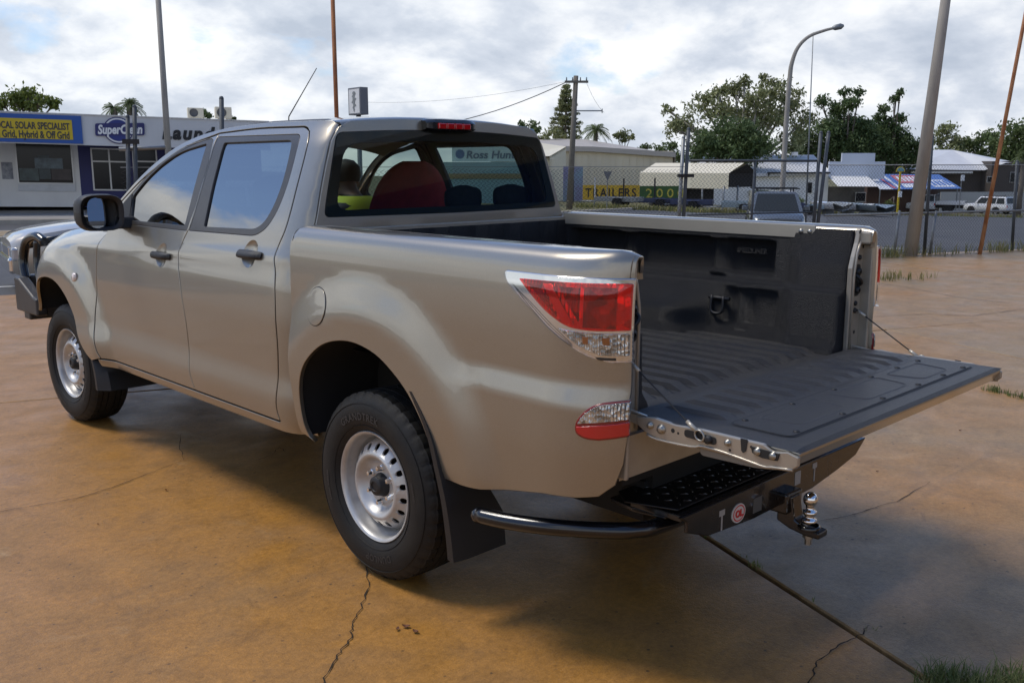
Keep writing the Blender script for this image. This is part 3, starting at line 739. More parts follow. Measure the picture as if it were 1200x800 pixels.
# ---- generic far building helper: a frame facing the camera at distance D
class Face:
    def __init__(s, px0, px1, D, turn=0.0):
        s.a = at(px0, D, 0); b = at(px1, D, 0); s.D = D
        s.h = (b-s.a).normalized(); s.n = Vector((-s.h.y, s.h.x, 0))            # n points away from the camera
        if turn:
            mt = Matrix.Rotation(turn, 3, 'Z'); s.h = mt @ s.h; s.n = mt @ s.n
        s.z0 = gz(*(((s.a+b)/2).to_2d())); s.w = (b-s.a).length
    def x(s, px): q = at(px, s.D, 0); return (q-s.a).dot(s.h)
    def z(s, py): return hz(py, s.D)
    def P(s, x, dpt, z): return Vector((s.a.x, s.a.y, 0))+s.h*x+s.n*dpt+ZD*z
    def box(s, mb, px0, px1, py0, py1, d0, d1, z0=None, z1=None):
        z0 = s.z(py1) if z0 is None else z0; z1 = s.z(py0) if z1 is None else z1
        return mb.obox(s.P(s.x(px0), d0, z0), s.h*(s.x(px1)-s.x(px0)), s.n*(d1-d0), ZD*(z1-z0))
    def part(s, name, boxes, m, parent, **k):
        mb = MB()
        for b in boxes: s.box(mb, *b)
        return loc(mb.build(name, m, parent, **k))
    def text(s, name, body, size, m, parent, px, py, d, bold=0, width=None, align='LEFT', **k):
        return text_obj(name, body, size, m, parent, s.P(s.x(px), d, s.z(py)), s.h, ZD, bold, width=width, align=align, extrude=.004, **k)
def thing_at(f, px, name, label, cat, group=None, z=None, dpt=0):
    p = f.P(f.x(px), dpt, f.z0 if z is None else z); return empty(name, tuple(p), 0, label, cat, group)
# big cream shed with its pale roof
f = Face(600, 790, 88)
cs = thing_at(f, 730, 'cream_shed', 'big cream metal shed behind the yellow and green banner', 'shed')
f.part('wall', [(590, 788, 177, 262, 0, 16)], M['cream'], cs)
zr, ze = f.z(160.5), f.z(177)
x0, x1 = f.x(606), f.x(790)
mb = MB()
R0 = [f.P(x0, -.4, f.z(170.5)), f.P(f.x(694), -.4, f.z(172.0)), f.P(x1, -.4, f.z(178.5))]; R1 = [f.P(x0, 9, f.z(159.0)), f.P(f.x(694), 9, f.z(160.5)), f.P(x1-.6, 7, f.z(176.0))]
mb.grid([R0, R1], smooth=False); mb.grid([[q-ZD*.45 for q in R0], R0], smooth=False); mb.grid([[R0[2], R1[2]], [R0[2]-ZD*3, R1[2]-ZD*3]], smooth=False)
loc(mb.build('roof', M['beige'], cs))
for k in range(24):
    xx = f.x(600)+(f.x(786)-f.x(600))*k/23
    loc(MB().obox(f.P(xx, -.06, f.z(252)), f.h*.08, f.n*.05, ZD*(f.z(178)-f.z(252))).build('sheet_rib', M['cream'], cs))
# smaller bright gable left of it
f2 = Face(600, 668, 76)
g2 = thing_at(f2, 640, 'small_cream_shed', 'bright cream gabled roof just behind the power pole', 'shed')
f2.part('wall', [(575, 650, 186, 262, .3, 9)], M['cream'], g2)
mb = MB(); A = [f2.P(f2.x(580), 0, f2.z(186)), f2.P(f2.x(644), 0, f2.z(183)), f2.P(f2.x(580), 5, f2.z(158)), f2.P(f2.x(667), 5, f2.z(170.5))]
mb.add(A, [(0, 1, 3, 2)]); mb.add([q-ZD*.2 for q in A], [(0, 2, 3, 1)]); mb.add([A[1], A[3], A[3]-ZD*.2, A[1]-ZD*.2], [(0, 1, 2, 3)]); mb.add([A[1], A[3], f2.P(f2.x(667), 5, f2.z(262)), f2.P(f2.x(646), 1, f2.z(262))], [(0, 3, 2, 1)])
loc(mb.build('roof', M['creamroof'], g2))
# purple and teal hoarding at the shed's corner
fh = Face(660, 700, 74); hb = thing_at(fh, 676, 'hoarding', 'faded purple hoarding behind the chain link fence next to the power pole', 'hoarding')
fh.part('board', [(660, 683, 195, 236, 0, .1)], mat('faded_hoarding', (.22, .20, .30), .6, col2=(.22, .33, .36), vscale=.5, detail=3), hb); [fh.part('leg', [(q_, q_+1, 236, 250, 0, .1)], M['galv'], hb) for q_ in (662, 680)]
# yellow and green banner
fb = Face(680, 800, 66)
bn = thing_at(fb, 740, 'banner', 'long yellow and green trailer yard banner on the far fence', 'banner', z=fb.z(234))
yb_ = fb.part('yellow_cloth', [(683, 749.6, 217, 234.2, 0, .05)], mat('yellow_banner', (.66, .40, .03), .6, var=.12, vscale=.9), bn)
gb_ = fb.part('green_cloth', [(749.8, 800, 218, 234.6, 0, .05)], mat('green_banner', (.045, .115, .02), .6, var=.15, vscale=.9), bn)
V_, F_ = text_geo('TRAILERS', .98, .012, spacing=1.25, extrude=.01)
def serif(V, F, size):
    """short strokes at the feet and heads of the letters"""
    return V, F
xa, xb = fb.x(686), fb.x(745.5); w_ = max(v.x for v in V_); m0 = min(v.x for v in V_)
def on_face(ff, V, F, xa, xb, zb, zt, d):
    mx, mn = max(v.x for v in V), min(v.x for v in V); my, mny = max(v.y for v in V), min(v.y for v in V)
    return [ff.P(xa+(v.x-mn)/(mx-mn)*(xb-xa), d-v.z, zb+(v.y-mny)/(my-mny)*(zt-zb)) for v in V]
o = mesh_obj('lettering', on_face(fb, V_, F_, xa, xb, fb.z(231.2), fb.z(220.6), -.02), F_, M['black'], bn); loc(o)
gold = mat('banner_gold', (.62, .50, .06), .6)
for k, ch in enumerate('2000'):
    V_, F_ = text_geo(ch, .98, .006, extrude=.01)
    loc(mesh_obj('digit', on_face(fb, V_, F_, fb.x(757+12.4*k), fb.x(764.6+12.4*k), fb.z(231.6), fb.z(221.2), -.02), F_, gold, bn))
# dark yard fence carrying the banner
yf = thing_at(fb, 740, 'yard_fence', 'dark post and rail fence of the trailer yard', 'fence', dpt=-.2)
for px, tp in ((671.5, 210), (730.5, 209), (766.8, 208.5)): fb.part('post', [(px-.8, px+.8, tp, 247, -.25, -.15)], M['black'], yf)
fb.part('post', [(696, 697.6, 208, 246, -.28, -.18)], M['alu'], yf)
fb.part('rail', [(668, 812, 235, 236, -.22, -.16)], M['galv'], yf)
# give way sign seen from behind
fg = Face(700, 730, 58); gs = thing_at(fg, 711.5, 'road_sign', 'grey triangular road sign seen from behind in front of the banner', 'road sign')
mb = MB(); tr_ = [(fg.x(706.8), fg.z(201)), (fg.x(717), fg.z(201)), (fg.x(711.6), fg.z(212))]
mb.prism(tr_, lambda a, b: fg.P(a, 0, b), fg.n*.02); loc(mb.build('sign_plate', mat('sign_back', (.16, .16, .17), .5, .4), gs)); fg.part('post', [(711.1, 712.1, 210, 250, .03, .09)], M['galv'], gs)
# cream carport with dark open gable
fc = Face(756, 900, 70)
cp_ = thing_at(fc, 830, 'carport', 'cream roofed carport with a dark open gable end', 'carport')
xl, xg, xr, xp = fc.x(760), fc.x(853.5), fc.x(897), fc.x(876.5)
def cw(x, z, d): return fc.P(x, d, z)
ez, pz = fc.z(203), fc.z(191.0); L0 = fc.z(221.5)
prof = [(xg, L0), (xg, ez), (xp, pz), (xr, ez+.05), (xr, fc.z(220))]
back = [(x-xg+xl, z) for x, z in prof]
# roof runs to the left and a little away
dl = 5.0
mb = MB()
rows = [[cw(x, z, 0 if x < xp else (1.5 if x == xp else 3.0)) for x, z in prof[:4]], [cw(x-xg+xl, z, dl+(0 if x < xp else (1.5 if x == xp else 3.0))) for x, z in prof[:4]]]
mb.grid(rows, smooth=False, flip=True)
loc(mb.build('roof', M['creamroof'], cp_))
gv = [(xg+.02, fc.z(219.8)), (xg+.02, ez-.03), (xp, pz-.06), (xr-.02, ez), (xr-.02, fc.z(220))]
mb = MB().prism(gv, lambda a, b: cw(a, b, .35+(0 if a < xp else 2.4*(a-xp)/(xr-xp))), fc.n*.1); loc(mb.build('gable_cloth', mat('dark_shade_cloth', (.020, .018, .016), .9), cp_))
for px, d in ((790, 3.6), (808, 2.6), (828, 1.5), (849, .2), (868, .9), (895, 2.9)):
    loc(MB().tube([fc.P(fc.x(px), d, fc.z0-.2), fc.P(fc.x(px), d, fc.z(218))], .07, 6).build('leg', M['galv'], cp_))
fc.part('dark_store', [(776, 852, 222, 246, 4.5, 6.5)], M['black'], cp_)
# white factory with a long grey roof and stepped blue-white parapet
fw = Face(800, 1040, 92)
wf = thing_at(fw, 900, 'white_factory', 'low white factory with a long pale grey roof and a stepped parapet', 'building')
fw.part('wall', [(812, 971, 205, 262, 0, 14)], M['white'], wf)
mb = MB(); mb.grid([[fw.P(fw.x(806), -.5, fw.z(205)), fw.P(fw.x(969), -.5, fw.z(201))], [fw.P(fw.x(826), 9, fw.z(181)), fw.P(fw.x(986), 9, fw.z(180.5))]], smooth=False)
mb.grid([[fw.P(fw.x(806), -.5, fw.z(205)-.3), fw.P(fw.x(969), -.5, fw.z(201)-.3)], [fw.P(fw.x(806), -.5, fw.z(205)), fw.P(fw.x(969), -.5, fw.z(201))]], smooth=False)
loc(mb.build('roof', M['groof'], wf))
fw.part('roof_edge', [(898, 899.5, 202, 206, -.6, -.4), (897, 970, 201.6, 203.4, -.7, -.52)], M['black'], wf)
fw.part('parapet', [(971.5, 1037, 189.5, 210, .2, .5), (986, 1024.5, 179.5, 189.6, .2, .5)], M['bluewhite'], wf)
fw.part('roof_vent', [(846, 850, 178, 182.5, 5, 6), (947, 951.5, 177.5, 182, 5, 6)], M['white'], wf)
mb = MB(); mb.grid([[fw.P(fw.x(970), -3, fw.z(217.5)), fw.P(fw.x(1017.5), -3, fw.z(217.8))], [fw.P(fw.x(970), .2, fw.z(206)), fw.P(fw.x(1016.5), .2, fw.z(206))]], smooth=False)
loc(mb.build('awning', mat('white_awning', (.74, .73, .70), .6), wf))
for px0, px1, py0, py1 in ((904, 914.5, 221, 226), (946, 951.5, 214, 226), (1004, 1015, 226, 236)):
    w_ = fw.part('window', [(px0-.6, px1+.6, py0-.6, py1+.6, -.06, -.01)], M['alu'], wf); q = MB(); fw.box(q, px0, px1, py0, py1, -.09, -.065); p_ = q.build('pane', M['dglass'], w_)
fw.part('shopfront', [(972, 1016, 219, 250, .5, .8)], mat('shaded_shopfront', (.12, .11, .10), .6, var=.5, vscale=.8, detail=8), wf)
fw.part('downpipe', [(929.5, 930.5, 207, 240, -.1, 0)], M['alu'], wf)
fw.part('wall_unit', [(878, 885, 223, 229, -.5, -.02)], M['cream'], wf)
# awning shop: blue awning with red and white blocks
fa = Face(1010, 1115, 94)
aw = thing_at(fa, 1060, 'awning_shop', 'dark shopfront under a blue awning with red and white lettering', 'shop')
fa.part('wall', [(1017, 1100, 219, 262, 0, 8)], mat('brown_brick', (.10, .055, .04), .85, var=.2, vscale=1), aw)
a0, a1 = [fa.P(fa.x(1017), -3.2, fa.z(221)), fa.P(fa.x(1110.5), -3.2, fa.z(220))], [fa.P(fa.x(1017), 0, fa.z(204)), fa.P(fa.x(1100), 0, fa.z(204.5))]
def aq(u, w): return (a0[0]*(1-u)+a0[1]*u)*(1-w)+(a1[0]*(1-u)+a1[1]*u)*w
nA = (a0[1]-a0[0]).cross(a1[0]-a0[0]).normalized()
def apatch(name, pts, m, lift, parent): 
    P = [aq(*p)+nA*lift for p in pts]; return loc(mesh_obj(name, P+[p-nA*.03 for p in P], [list(range(len(P)))]+[(i, (i+1) % len(P), len(P)+(i+1) % len(P), len(P)+i) for i in range(len(P))], m, parent))
M['awnblue'] = mat('awning_blue', (.09, .18, .44), .6); M['awnred'] = mat('awning_red', (.50, .15, .17), .6); M['awnwhite'] = mat('awning_white', (.66, .68, .72), .5)
apatch('awning', [(0, 0), (1, 0), (1, 1), (0, 1)], M['awnblue'], 0, aw)
apatch('white_corner', [(0, 0), (.16, 0), (.02, 1), (0, 1)], M['awnwhite'], .02, aw); apatch('red_stripe', [(.18, .05), (.22, .05), (.12, .8), (.09, .8)], M['awnred'], .02, aw); apatch('white_stripe', [(.24, .05), (.28, .05), (.20, .95), (.16, .95)], M['awnwhite'], .02, aw)
apatch('red_block', [(.32, .40), (.62, .40), (.62, .92), (.29, .92)], M['awnred'], .02, aw)
apatch('white_block', [(.33, .10), (.60, .10), (.60, .34), (.32, .34)], M['awnwhite'], .02, aw); apatch('white_block', [(.70, .12), (.96, .12), (.92, .60), (.70, .60)], M['awnwhite'], .02, aw)
for k in range(5): apatch('block_letter', [(.345+.055*k, .50), (.375+.055*k, .50), (.37+.055*k, .82), (.335+.055*k, .82)], M['awnwhite'], .04, aw)
for k in range(4): apatch('block_letter', [(.72+.058*k, .20), (.755+.058*k, .20), (.75+.056*k, .52), (.715+.056*k, .52)], M['awnblue'], .04, aw)
for px in (1018, 1040, 1072, 1106): fa.part('post', [(px-.5, px+.5, 220, 250, -3.1, -3.0)], M['galv'], aw)
# brown house with a grey hip roof
fo = Face(1050, 1200, 116)
ho = thing_at(fo, 1130, 'brown_house', 'dark brown timber house under a pale grey hip roof', 'house')
fo.part('wall', [(1064, 1149, 197, 250, 0, 14), (1149, 1188, 189, 250, -2.5, 12)], M['brown'], ho)
r1, r2 = fo.P(fo.x(1127), 8, fo.z(174.5)), fo.P(fo.x(1140), 6, fo.z(174.8))
e1_, e2_, e3_, e4_ = fo.P(fo.x(1058), -1, fo.z(198.5)), fo.P(fo.x(1147), -1.2, fo.z(199.5)), fo.P(fo.x(1159), -3.6, fo.z(191)), fo.P(fo.x(1190), -1, fo.z(191.5))
b1_, b2_ = fo.P(fo.x(1058), 15, fo.z(198.5)), fo.P(fo.x(1190), 15, fo.z(191))
loc(MB().add([r1, r2, e1_, e2_, e3_, e4_, b1_, b2_], [(2, 3, 1, 0), (3, 4, 1), (4, 5, 1), (5, 7, 1), (6, 2, 0), (7, 6, 0, 1)]).build('roof', M['groof'], ho))
fo.part('verandah_roof', [(1066, 1128, 200.6, 203, -2.5, 0)], M['alu'], ho)
for px0, px1, py0, py1 in ((1171, 1177, 202, 213), (1181, 1187, 203, 214.5), (1145, 1150, 207, 213)):
    w_ = fo.part('window', [(px0-.5, px1+.5, py0-.5, py1+.5, -2.6, -2.52)], M['alu'], ho); q = MB(); fo.box(q, px0, px1, py0, py1, -2.66, -2.61); p_ = q.build('pane', M['dglass'], w_)
for py in range(194, 228, 3): fo.part('weatherboard', [(1149.2, 1187.8, py-.25, py+.25, -2.56, -2.505)], M['brown'], ho)
ff_ = Face(1090, 1260, 108); pf = thing_at(ff_, 1150, 'paling_fence', 'pale grey sheet fence behind the white wagon', 'fence')
ff_.part('sheet', [(1104, 1250, 225, 250, 0, .1)], mat('pale_fence', (.42, .42, .40), .7, var=.1, vscale=.6), pf)
# teal and cream showroom with a rooftop sign, seen through the cab
ft = Face(500, 640, 62); tr2 = thing_at(ft, 560, 'teal_showroom', 'pale teal showroom with a tan stripe seen through the cab windows', 'building')
ft.part('wall', [(470, 632, 190, 262, 0, 12)], mat('pale_teal', (.36, .50, .52), .7, var=.06, vscale=.5), tr2); ft.part('stripe', [(470, 632, 203.5, 209.5, -.06, -.003)], mat('tan_stripe', (.42, .31, .16), .7), tr2)
rs_ = thing_at(ft, 562, 'roof_sign', 'white rooftop sign with grey lettering seen through the rear window', 'sign', z=ft.z(190))
ft.part('sign_board', [(529, 610, 171, 189.5, 1, 1.2)], mat('mint_white', (.66, .70, .66), .6), rs_)
V_, F_ = text_geo('Ross Hunt', .8, .02, shear=.15, extrude=.01); o = mesh_obj('lettering', on_face(ft, V_, F_, ft.x(546), ft.x(604), ft.z(186), ft.z(176.5), .97), F_, mat('sign_grey', (.16, .19, .24), .6), rs_); loc(o)
loc(MB().lathe([(.001, 0), (.3, 0)], ft.P(ft.x(538.5), .985, ft.z(180.5)), -ft.n, 20).build('roundel', mat('sign_slate', (.12, .18, .30), .6), rs_))
# bus stop sign on a yellow post
fs = Face(1045, 1065, 72); bs_ = thing_at(fs, 1054, 'bus_stop_sign', 'half round bus stop sign on a yellow post beside the concrete pole', 'sign')
fs.part('post', [(1053.4, 1055.2, 200, 250, 0, .12)], M['signyellow'], bs_)
hr_ = (fs.x(1059)-fs.x(1048.5))/2; cxx = (fs.x(1059)+fs.x(1048.5))/2
q = [(cxx+hr_*math.cos(t), fs.z(201.5)+hr_*1.15*math.sin(t)) for t in np.linspace(0, math.pi, 17)]
loc(MB().prism(q, lambda a, b: fs.P(a, -.05, b), fs.n*.04).build('sign_plate', M['signyellow'], bs_)); q2 = [(cxx+(a-cxx)*.8, fs.z(201.5)+.04+(b-fs.z(201.5))*.76) for a, b in q]
loc(MB().prism(q2, lambda a, b: fs.P(a, -.08, b), fs.n*.02).build('sign_face', mat('sign_teal', (.10, .30, .36), .5, col2=(.5, .55, .5), vscale=3), bs_))
fs.part('timetable', [(1053.2, 1057.2, 224, 231, -.1, -.02)], M['white'], bs_)
fp_ = Face(1120, 1135, 90); np_ = thing_at(fp_, 1127, 'parking_sign', 'small white parking sign on a thin post in front of the brown house', 'sign')
fp_.part('post', [(1126.5, 1127.3, 206, 250, 0, .06)], M['galv'], np_); fp_.part('sign_plate', [(1125.5, 1129.8, 205, 212, -.06, -.02)], M['white'], np_)

# ---- trees
def leafmat(name, c1, c2):
    mm, t, b = principled(name); b.inputs['Roughness'].default_value = .6; b.inputs['Specular IOR Level'].default_value = .3
    g = N('ShaderNodeNewGeometry', t); co = N('ShaderNodeTexCoord', t)
    c = mixc(t, g.outputs['Random Per Island'], c1, c2)
    c = mixc(t, 1.0, c, ramp(t, noise(t, co.outputs['Object'], .5, 3, .5), [(.3, .65), (.7, 1.3)]), 'MULTIPLY')
    L(t, c, b.inputs['Base Color'])
    tl_ = N('ShaderNodeBsdfTranslucent', t); L(t, c, tl_.inputs[0]); mx = N('ShaderNodeMixShader', t); mx.inputs[0].default_value = .32
    L(t, b.outputs[0], mx.inputs[1]); L(t, tl_.outputs[0], mx.inputs[2]); L(t, mx.outputs[0], t.nodes['Material Output'].inputs[0]); return mm
LM = {'gum': leafmat('gum_leaf', (.16, .18, .075), (.31, .32, .15)), 'dark': leafmat('dark_leaf', (.065, .105, .036), (.16, .21, .085)), 'mid': leafmat('mid_leaf', (.09, .13, .045), (.18, .22, .085)), 'bright': leafmat('bright_leaf', (.11, .15, .032), (.22, .25, .065))}
M['bark'] = mat('bark', (.17, .14, .11), .9, var=.3, vscale=3); M['palebark'] = mat('pale_bark', (.36, .33, .28), .85, var=.25, vscale=3)
def leaves(rng, blobs, size, dens, droop=.3):
    """leaf-sized quads in sub-clumps through every blob (centre, radius, squash)"""
    VS = []
    for c, r, sq in blobs:
        nc = max(6, int(16*dens)); dirs = rng.normal(size=(nc, 3)); dirs /= np.linalg.norm(dirs, axis=1)[:, None]
        cs_ = dirs*(r*rng.uniform(.35, .98, (nc, 1)))*[1, 1, sq]
        per = int(max(10, 4.6*dens*(r/size)**2*4/nc))
        kf = int(2.2*dens*(r/size)**2); VS.append(np.array(c)+rng.normal(size=(kf, 3))*r*.42*[1, 1, sq])
        for q in cs_:
            k = int(per*rng.uniform(.6, 1.4)); P = rng.normal(size=(k, 3))*r*rng.uniform(.16, .36)*[1, 1, .75]+q
            VS.append(P+np.array(c))
    P = np.concatenate(VS); n = len(P)
    a = rng.normal(size=(n, 3)); a[:, 2] -= droop; a /= np.linalg.norm(a, axis=1)[:, None]
    b = rng.normal(size=(n, 3)); b -= a*(a*b).sum(1)[:, None]; b /= np.linalg.norm(b, axis=1)[:, None]
    s_ = size*rng.uniform(.6, 1.3, (n, 1)); A = a*s_; B = b*s_*.42
    V = np.stack([P-A, P+B*1.0-A*.1, P+A, P-B*1.0-A*.1], 1).reshape(-1, 3)
    return V, n
def quads_obj(name, V, n, m, parent):
    me = bpy.data.meshes.new(name); me.vertices.add(4*n); me.vertices.foreach_set('co', V.astype(np.float32).ravel())
    me.loops.add(4*n); me.loops.foreach_set('vertex_index', np.arange(4*n, dtype=np.int32)); me.polygons.add(n)
    me.polygons.foreach_set('loop_start', np.arange(0, 4*n, 4, dtype=np.int32)); me.polygons.foreach_set('loop_total', np.full(n, 4, dtype=np.int32))
    me.materials.append(m); me.update(calc_edges=True); me.validate()
    o = bpy.data.objects.new(name, me); COL.objects.link(o)
    if parent: o.parent = parent; loc(o)
    return o
def tree(D, base_px, blobs, label, leaf='mid', bark='bark', size=.28, dens=1.0, seed=1, trunk=.28, group=None, name='tree', sq=.8):
    rng = np.random.default_rng(seed); p = at(base_px, D)
    B = []
    for b in blobs:
        px, py, r = b[:3]; dd = D+rng.uniform(-1, 1)*r/FPX*D*.8; q = at(px, dd, 0); B.append(((q.x, q.y, hz(py, dd)), r/FPX*D, sq))
    e = empty(name, tuple(p), 0, label, 'tree', group)
    mb = MB(); zc = max(p.z+1, min(b[0][2]-b[1] for b in B)+.5); fork = Vector((p.x, p.y, max(p.z+1.5, zc*.7+p.z*.3)))
    mb.tube([p-ZD*.3, p+ZD*.6, fork], [trunk*1.25, trunk, trunk*.8], 8)
    for c, r, _ in B:
        c = Vector(c); md = fork+(c-fork)*.5+Vector(rng.normal(size=3))*r*.15
        mb.tube([fork, md, c], [trunk*.5, trunk*.34, trunk*.12], 6)
        for k in range(4):
            d = Vector(rng.normal(size=3)).normalized(); mb.tube([md+(c-md)*.5, c+d*r*.35, c+d*r*.7], [trunk*.16, trunk*.08, trunk*.02], 4)
    loc(mb.build('trunk', M[bark], e))
    V, n = leaves(rng, B, size*.78, dens); quads_obj('crown', V, n, LM[leaf], e); return e
BG_ = 'trees behind the sheds'
tree(100, 868, [(788, 150, 13), (803, 146, 17), (820, 122, 17), (843, 130, 20), (820, 166, 15), (858, 106, 17), (884, 112, 20), (905, 102, 16), (874, 136, 22), (922, 118, 19), (902, 142, 22), (838, 108, 11), (938, 142, 17), (925, 165, 18), (780, 128, 7), (868, 96, 9), (890, 92, 8)], 'tall loose grey green gum tree above the cream carport', 'gum', 'palebark', .30, .62, 11, .45, BG_)
tree(93, 852, [(828, 168, 16), (848, 158, 20), (872, 160, 20), (890, 172, 16), (840, 178, 16), (866, 178, 20), (815, 182, 9)], 'dense dark green rounded tree in front of the tall gum', 'dark', 'bark', .26, 1.5, 12, .3, BG_)
tree(112, 985, [(957, 172, 18), (978, 150, 20), (975, 128, 12), (958, 118, 9), (990, 122, 11), (998, 148, 17), (1000, 172, 20), (966, 150, 15), (945, 180, 15), (984, 108, 7), (1000, 108, 6), (970, 182, 18), (990, 186, 16), (938, 160, 14), (1012, 168, 18), (1008, 150, 13), (984, 165, 18)], 'dark bushy tree with wispy top behind the thin mast', 'dark', 'bark', .28, 1.1, 13, .35, BG_)
tree(114, 1040, [(1038, 178, 20), (1020, 168, 18), (1036, 148, 13), (1030, 128, 7), (1042, 116, 6), (1048, 108, 5), (1024, 138, 6), (1050, 138, 7), (1058, 172, 16), (1064, 188, 12), (1045, 158, 14), (1012, 188, 16), (1030, 190, 18), (1052, 182, 17), (1072, 186, 12), (1022, 155, 14), (1075, 172, 9), (1040, 195, 14)], 'dark vine covered tree with a ragged spire left of the concrete pole', 'dark', 'bark', .28, 1.1, 14, .35, BG_)
tree(150, 1110, [(1106, 152, 10), (1096, 164, 10), (1114, 165, 10), (1108, 178, 12), (1092, 182, 11), (1122, 182, 10), (1100, 194, 12), (1116, 192, 10)], 'pale gum tree between the concrete pole and the hip roof', 'gum', 'palebark', .38, .8, 15, .3, BG_)
tree(150, 1140, [(1132, 168, 11), (1148, 160, 12), (1160, 168, 12), (1146, 178, 12), (1124, 180, 10), (1168, 180, 11), (1155, 188, 12), (1136, 190, 12)], 'rounded olive tree rising behind the grey hip roof', 'mid', 'bark', .40, .9, 16, .3, BG_)
tree(140, 1185, [(1170, 166, 13), (1186, 156, 15), (1204, 150, 17), (1180, 180, 16), (1202, 176, 18), (1192, 198, 15), (1172, 190, 12), (1210, 205, 16)], 'dark green tree behind the right end of the brown house', 'mid', 'bark', .38, 1.0, 17, .35, BG_)
tree(130, 806, [(772, 178, 9), (785, 172, 8), (792, 184, 10), (776, 190, 9), (800, 188, 10)], 'low olive bush tree at the right end of the cream shed', 'mid', 'bark', .34, .9, 18, .25, BG_)
tree(120, 622, [(613, 147, 6), (623, 146, 6), (628, 152, 5)], 'small round tree top just right of the cab roof', 'mid', 'bark', .30, .9, 19, .2, BG_)
tree(140, 730, [(722, 158, 5), (731, 156, 6), (738, 161, 5), (728, 163, 6)], 'small grey green tree top peeping over the cream shed roof', 'gum', 'palebark', .34, .7, 20, .2, BG_)
tree(128, 750, [(757, 172, 5), (750, 176, 6)], 'tiny olive tree top at the eave of the cream shed', 'mid', 'bark', .3, .8, 27, .2, BG_)
tree(58, 40, [(12, 122, 9), (26, 114, 11), (44, 112, 12), (58, 118, 10), (72, 122, 8), (34, 124, 10), (50, 126, 9), (6, 130, 6)], 'leafy olive tree rising behind the solar sign', 'bright', 'bark', .20, 1.0, 21, .22)
tree(62, 246, [(244, 132, 5), (249, 136, 5)], 'small dark shrub top between the rooftop air conditioners', 'mid', 'bark', .16, .7, 22, .1)
tree(66, 278, [(277, 139, 3.5)], 'tiny dark shrub top right of the rooftop air conditioners', 'dark', 'bark', .16, .7, 23, .1)
tree(96, 652, [(640, 158, 6), (650, 156, 6), (632, 162, 4)], 'low grey green foliage left of the tall pine', 'gum', 'bark', .24, .6, 24, .15, BG_)
# norfolk pine: whorls of drooping branches
def pine(px, D, py_top, py_low, wpx, label):
    rng = np.random.default_rng(5); p = at(px, D); zt, zl = hz(py_top, D), hz(py_low, D)
    e = empty('pine_tree', tuple(p), 0, label, 'tree', BG_)
    loc(MB().tube([p, Vector((p.x, p.y, zt))], [.3, .04], 8).build('trunk', M['bark'], e))
    B = []; mb = MB()
    for k in range(13):
        t = k/12; z = zl+(zt-zl)*t; ln = wpx/FPX*D*(1-t)**.75+.25
        for j in range(6):
            if rng.random() < .15: continue
            a = j*math.pi/3+rng.uniform(-.4, .4); l_ = ln*rng.uniform(.6, 1.1); d = Vector((math.cos(a), math.sin(a), .12)); s0 = Vector((p.x, p.y, z)); mb.tube([s0, s0+d*l_], [.06, .02], 4)
            for q in (.45, .75, 1.0): B.append((tuple(s0+d*l_*q), .28+.16*ln*q*.4, .6))
    loc(mb.build('limbs', M['bark'], e)); V, n = leaves(rng, B, .14, .17); quads_obj('crown', V, n, LM['gum'], e)
pine(662, 104, 102, 168, 17, 'tall tiered pine tree behind the power pole')
def palm(px, D, py_c, r_px, label, py_base=None, seed=3, n=22):
    rng = np.random.default_rng(seed); p = at(px, D); z = hz(py_c, D); r = r_px/FPX*D
    e = empty('palm_tree', tuple(p), 0, label, 'tree'); c = Vector((p.x, p.y, z))
    loc(MB().tube([p, c], [.28, .2], 8).build('trunk', M['bark'], e)); mb = MB()
    for k in range(n):
        a = rng.uniform(0, 2*math.pi); el = rng.uniform(-.5, 1.25); ln = r*rng.uniform(.8, 1.15)
        d = Vector((math.cos(a)*math.cos(el), math.sin(a)*math.cos(el), math.sin(el))); pts = [c+d*ln*t-ZD*ln*.55*t*t for t in np.linspace(0, 1, 7)]
        sd_ = Vector((-math.sin(a), math.cos(a), 0))
        for i in range(1, 7):
            for sgn in (-1, 1):
                for h in (0, .5):
                    b0 = pts[i-1]+(pts[i]-pts[i-1])*h; tip = b0+sd_*sgn*ln*.26*(1-.6*abs(i/6-.4))+(pts[i]-pts[i-1])*.9-ZD*ln*.10; w_ = (pts[i]-pts[i-1])*.16
                    mb.add([b0-w_, b0+w_, tip], [(0, 1, 2)])
        mb.tube(pts, .02, 3)
    loc(mb.build('crown', LM['mid'], e))
palm(697, 98, 151, 17, 'green fan palm beside the timber power pole', None, 3, 44); palm(141, 60, 127, 14, 'small fan palm behind the laundry sign, left of the two', None, 4, 34); palm(159, 61, 122, 16, 'upright palm behind the laundry fence posts', None, 6, 44)
palm(1193, 96, 182, 13, 'drooping palm at the right end of the brown house', None, 8, 40)
tree(75, 928, [(922, 232, 6), (932, 234, 6), (940, 236, 4)], 'small green bush against the white factory wall', 'mid', 'bark', .12, 1.0, 25, .06, None, 'bush'); tree(74, 1046, [(1043, 238, 4), (1048, 240, 4)], 'low yellow green shrub left of the concrete pole', 'bright', 'bark', .12, .9, 26, .05, None, 'bush')
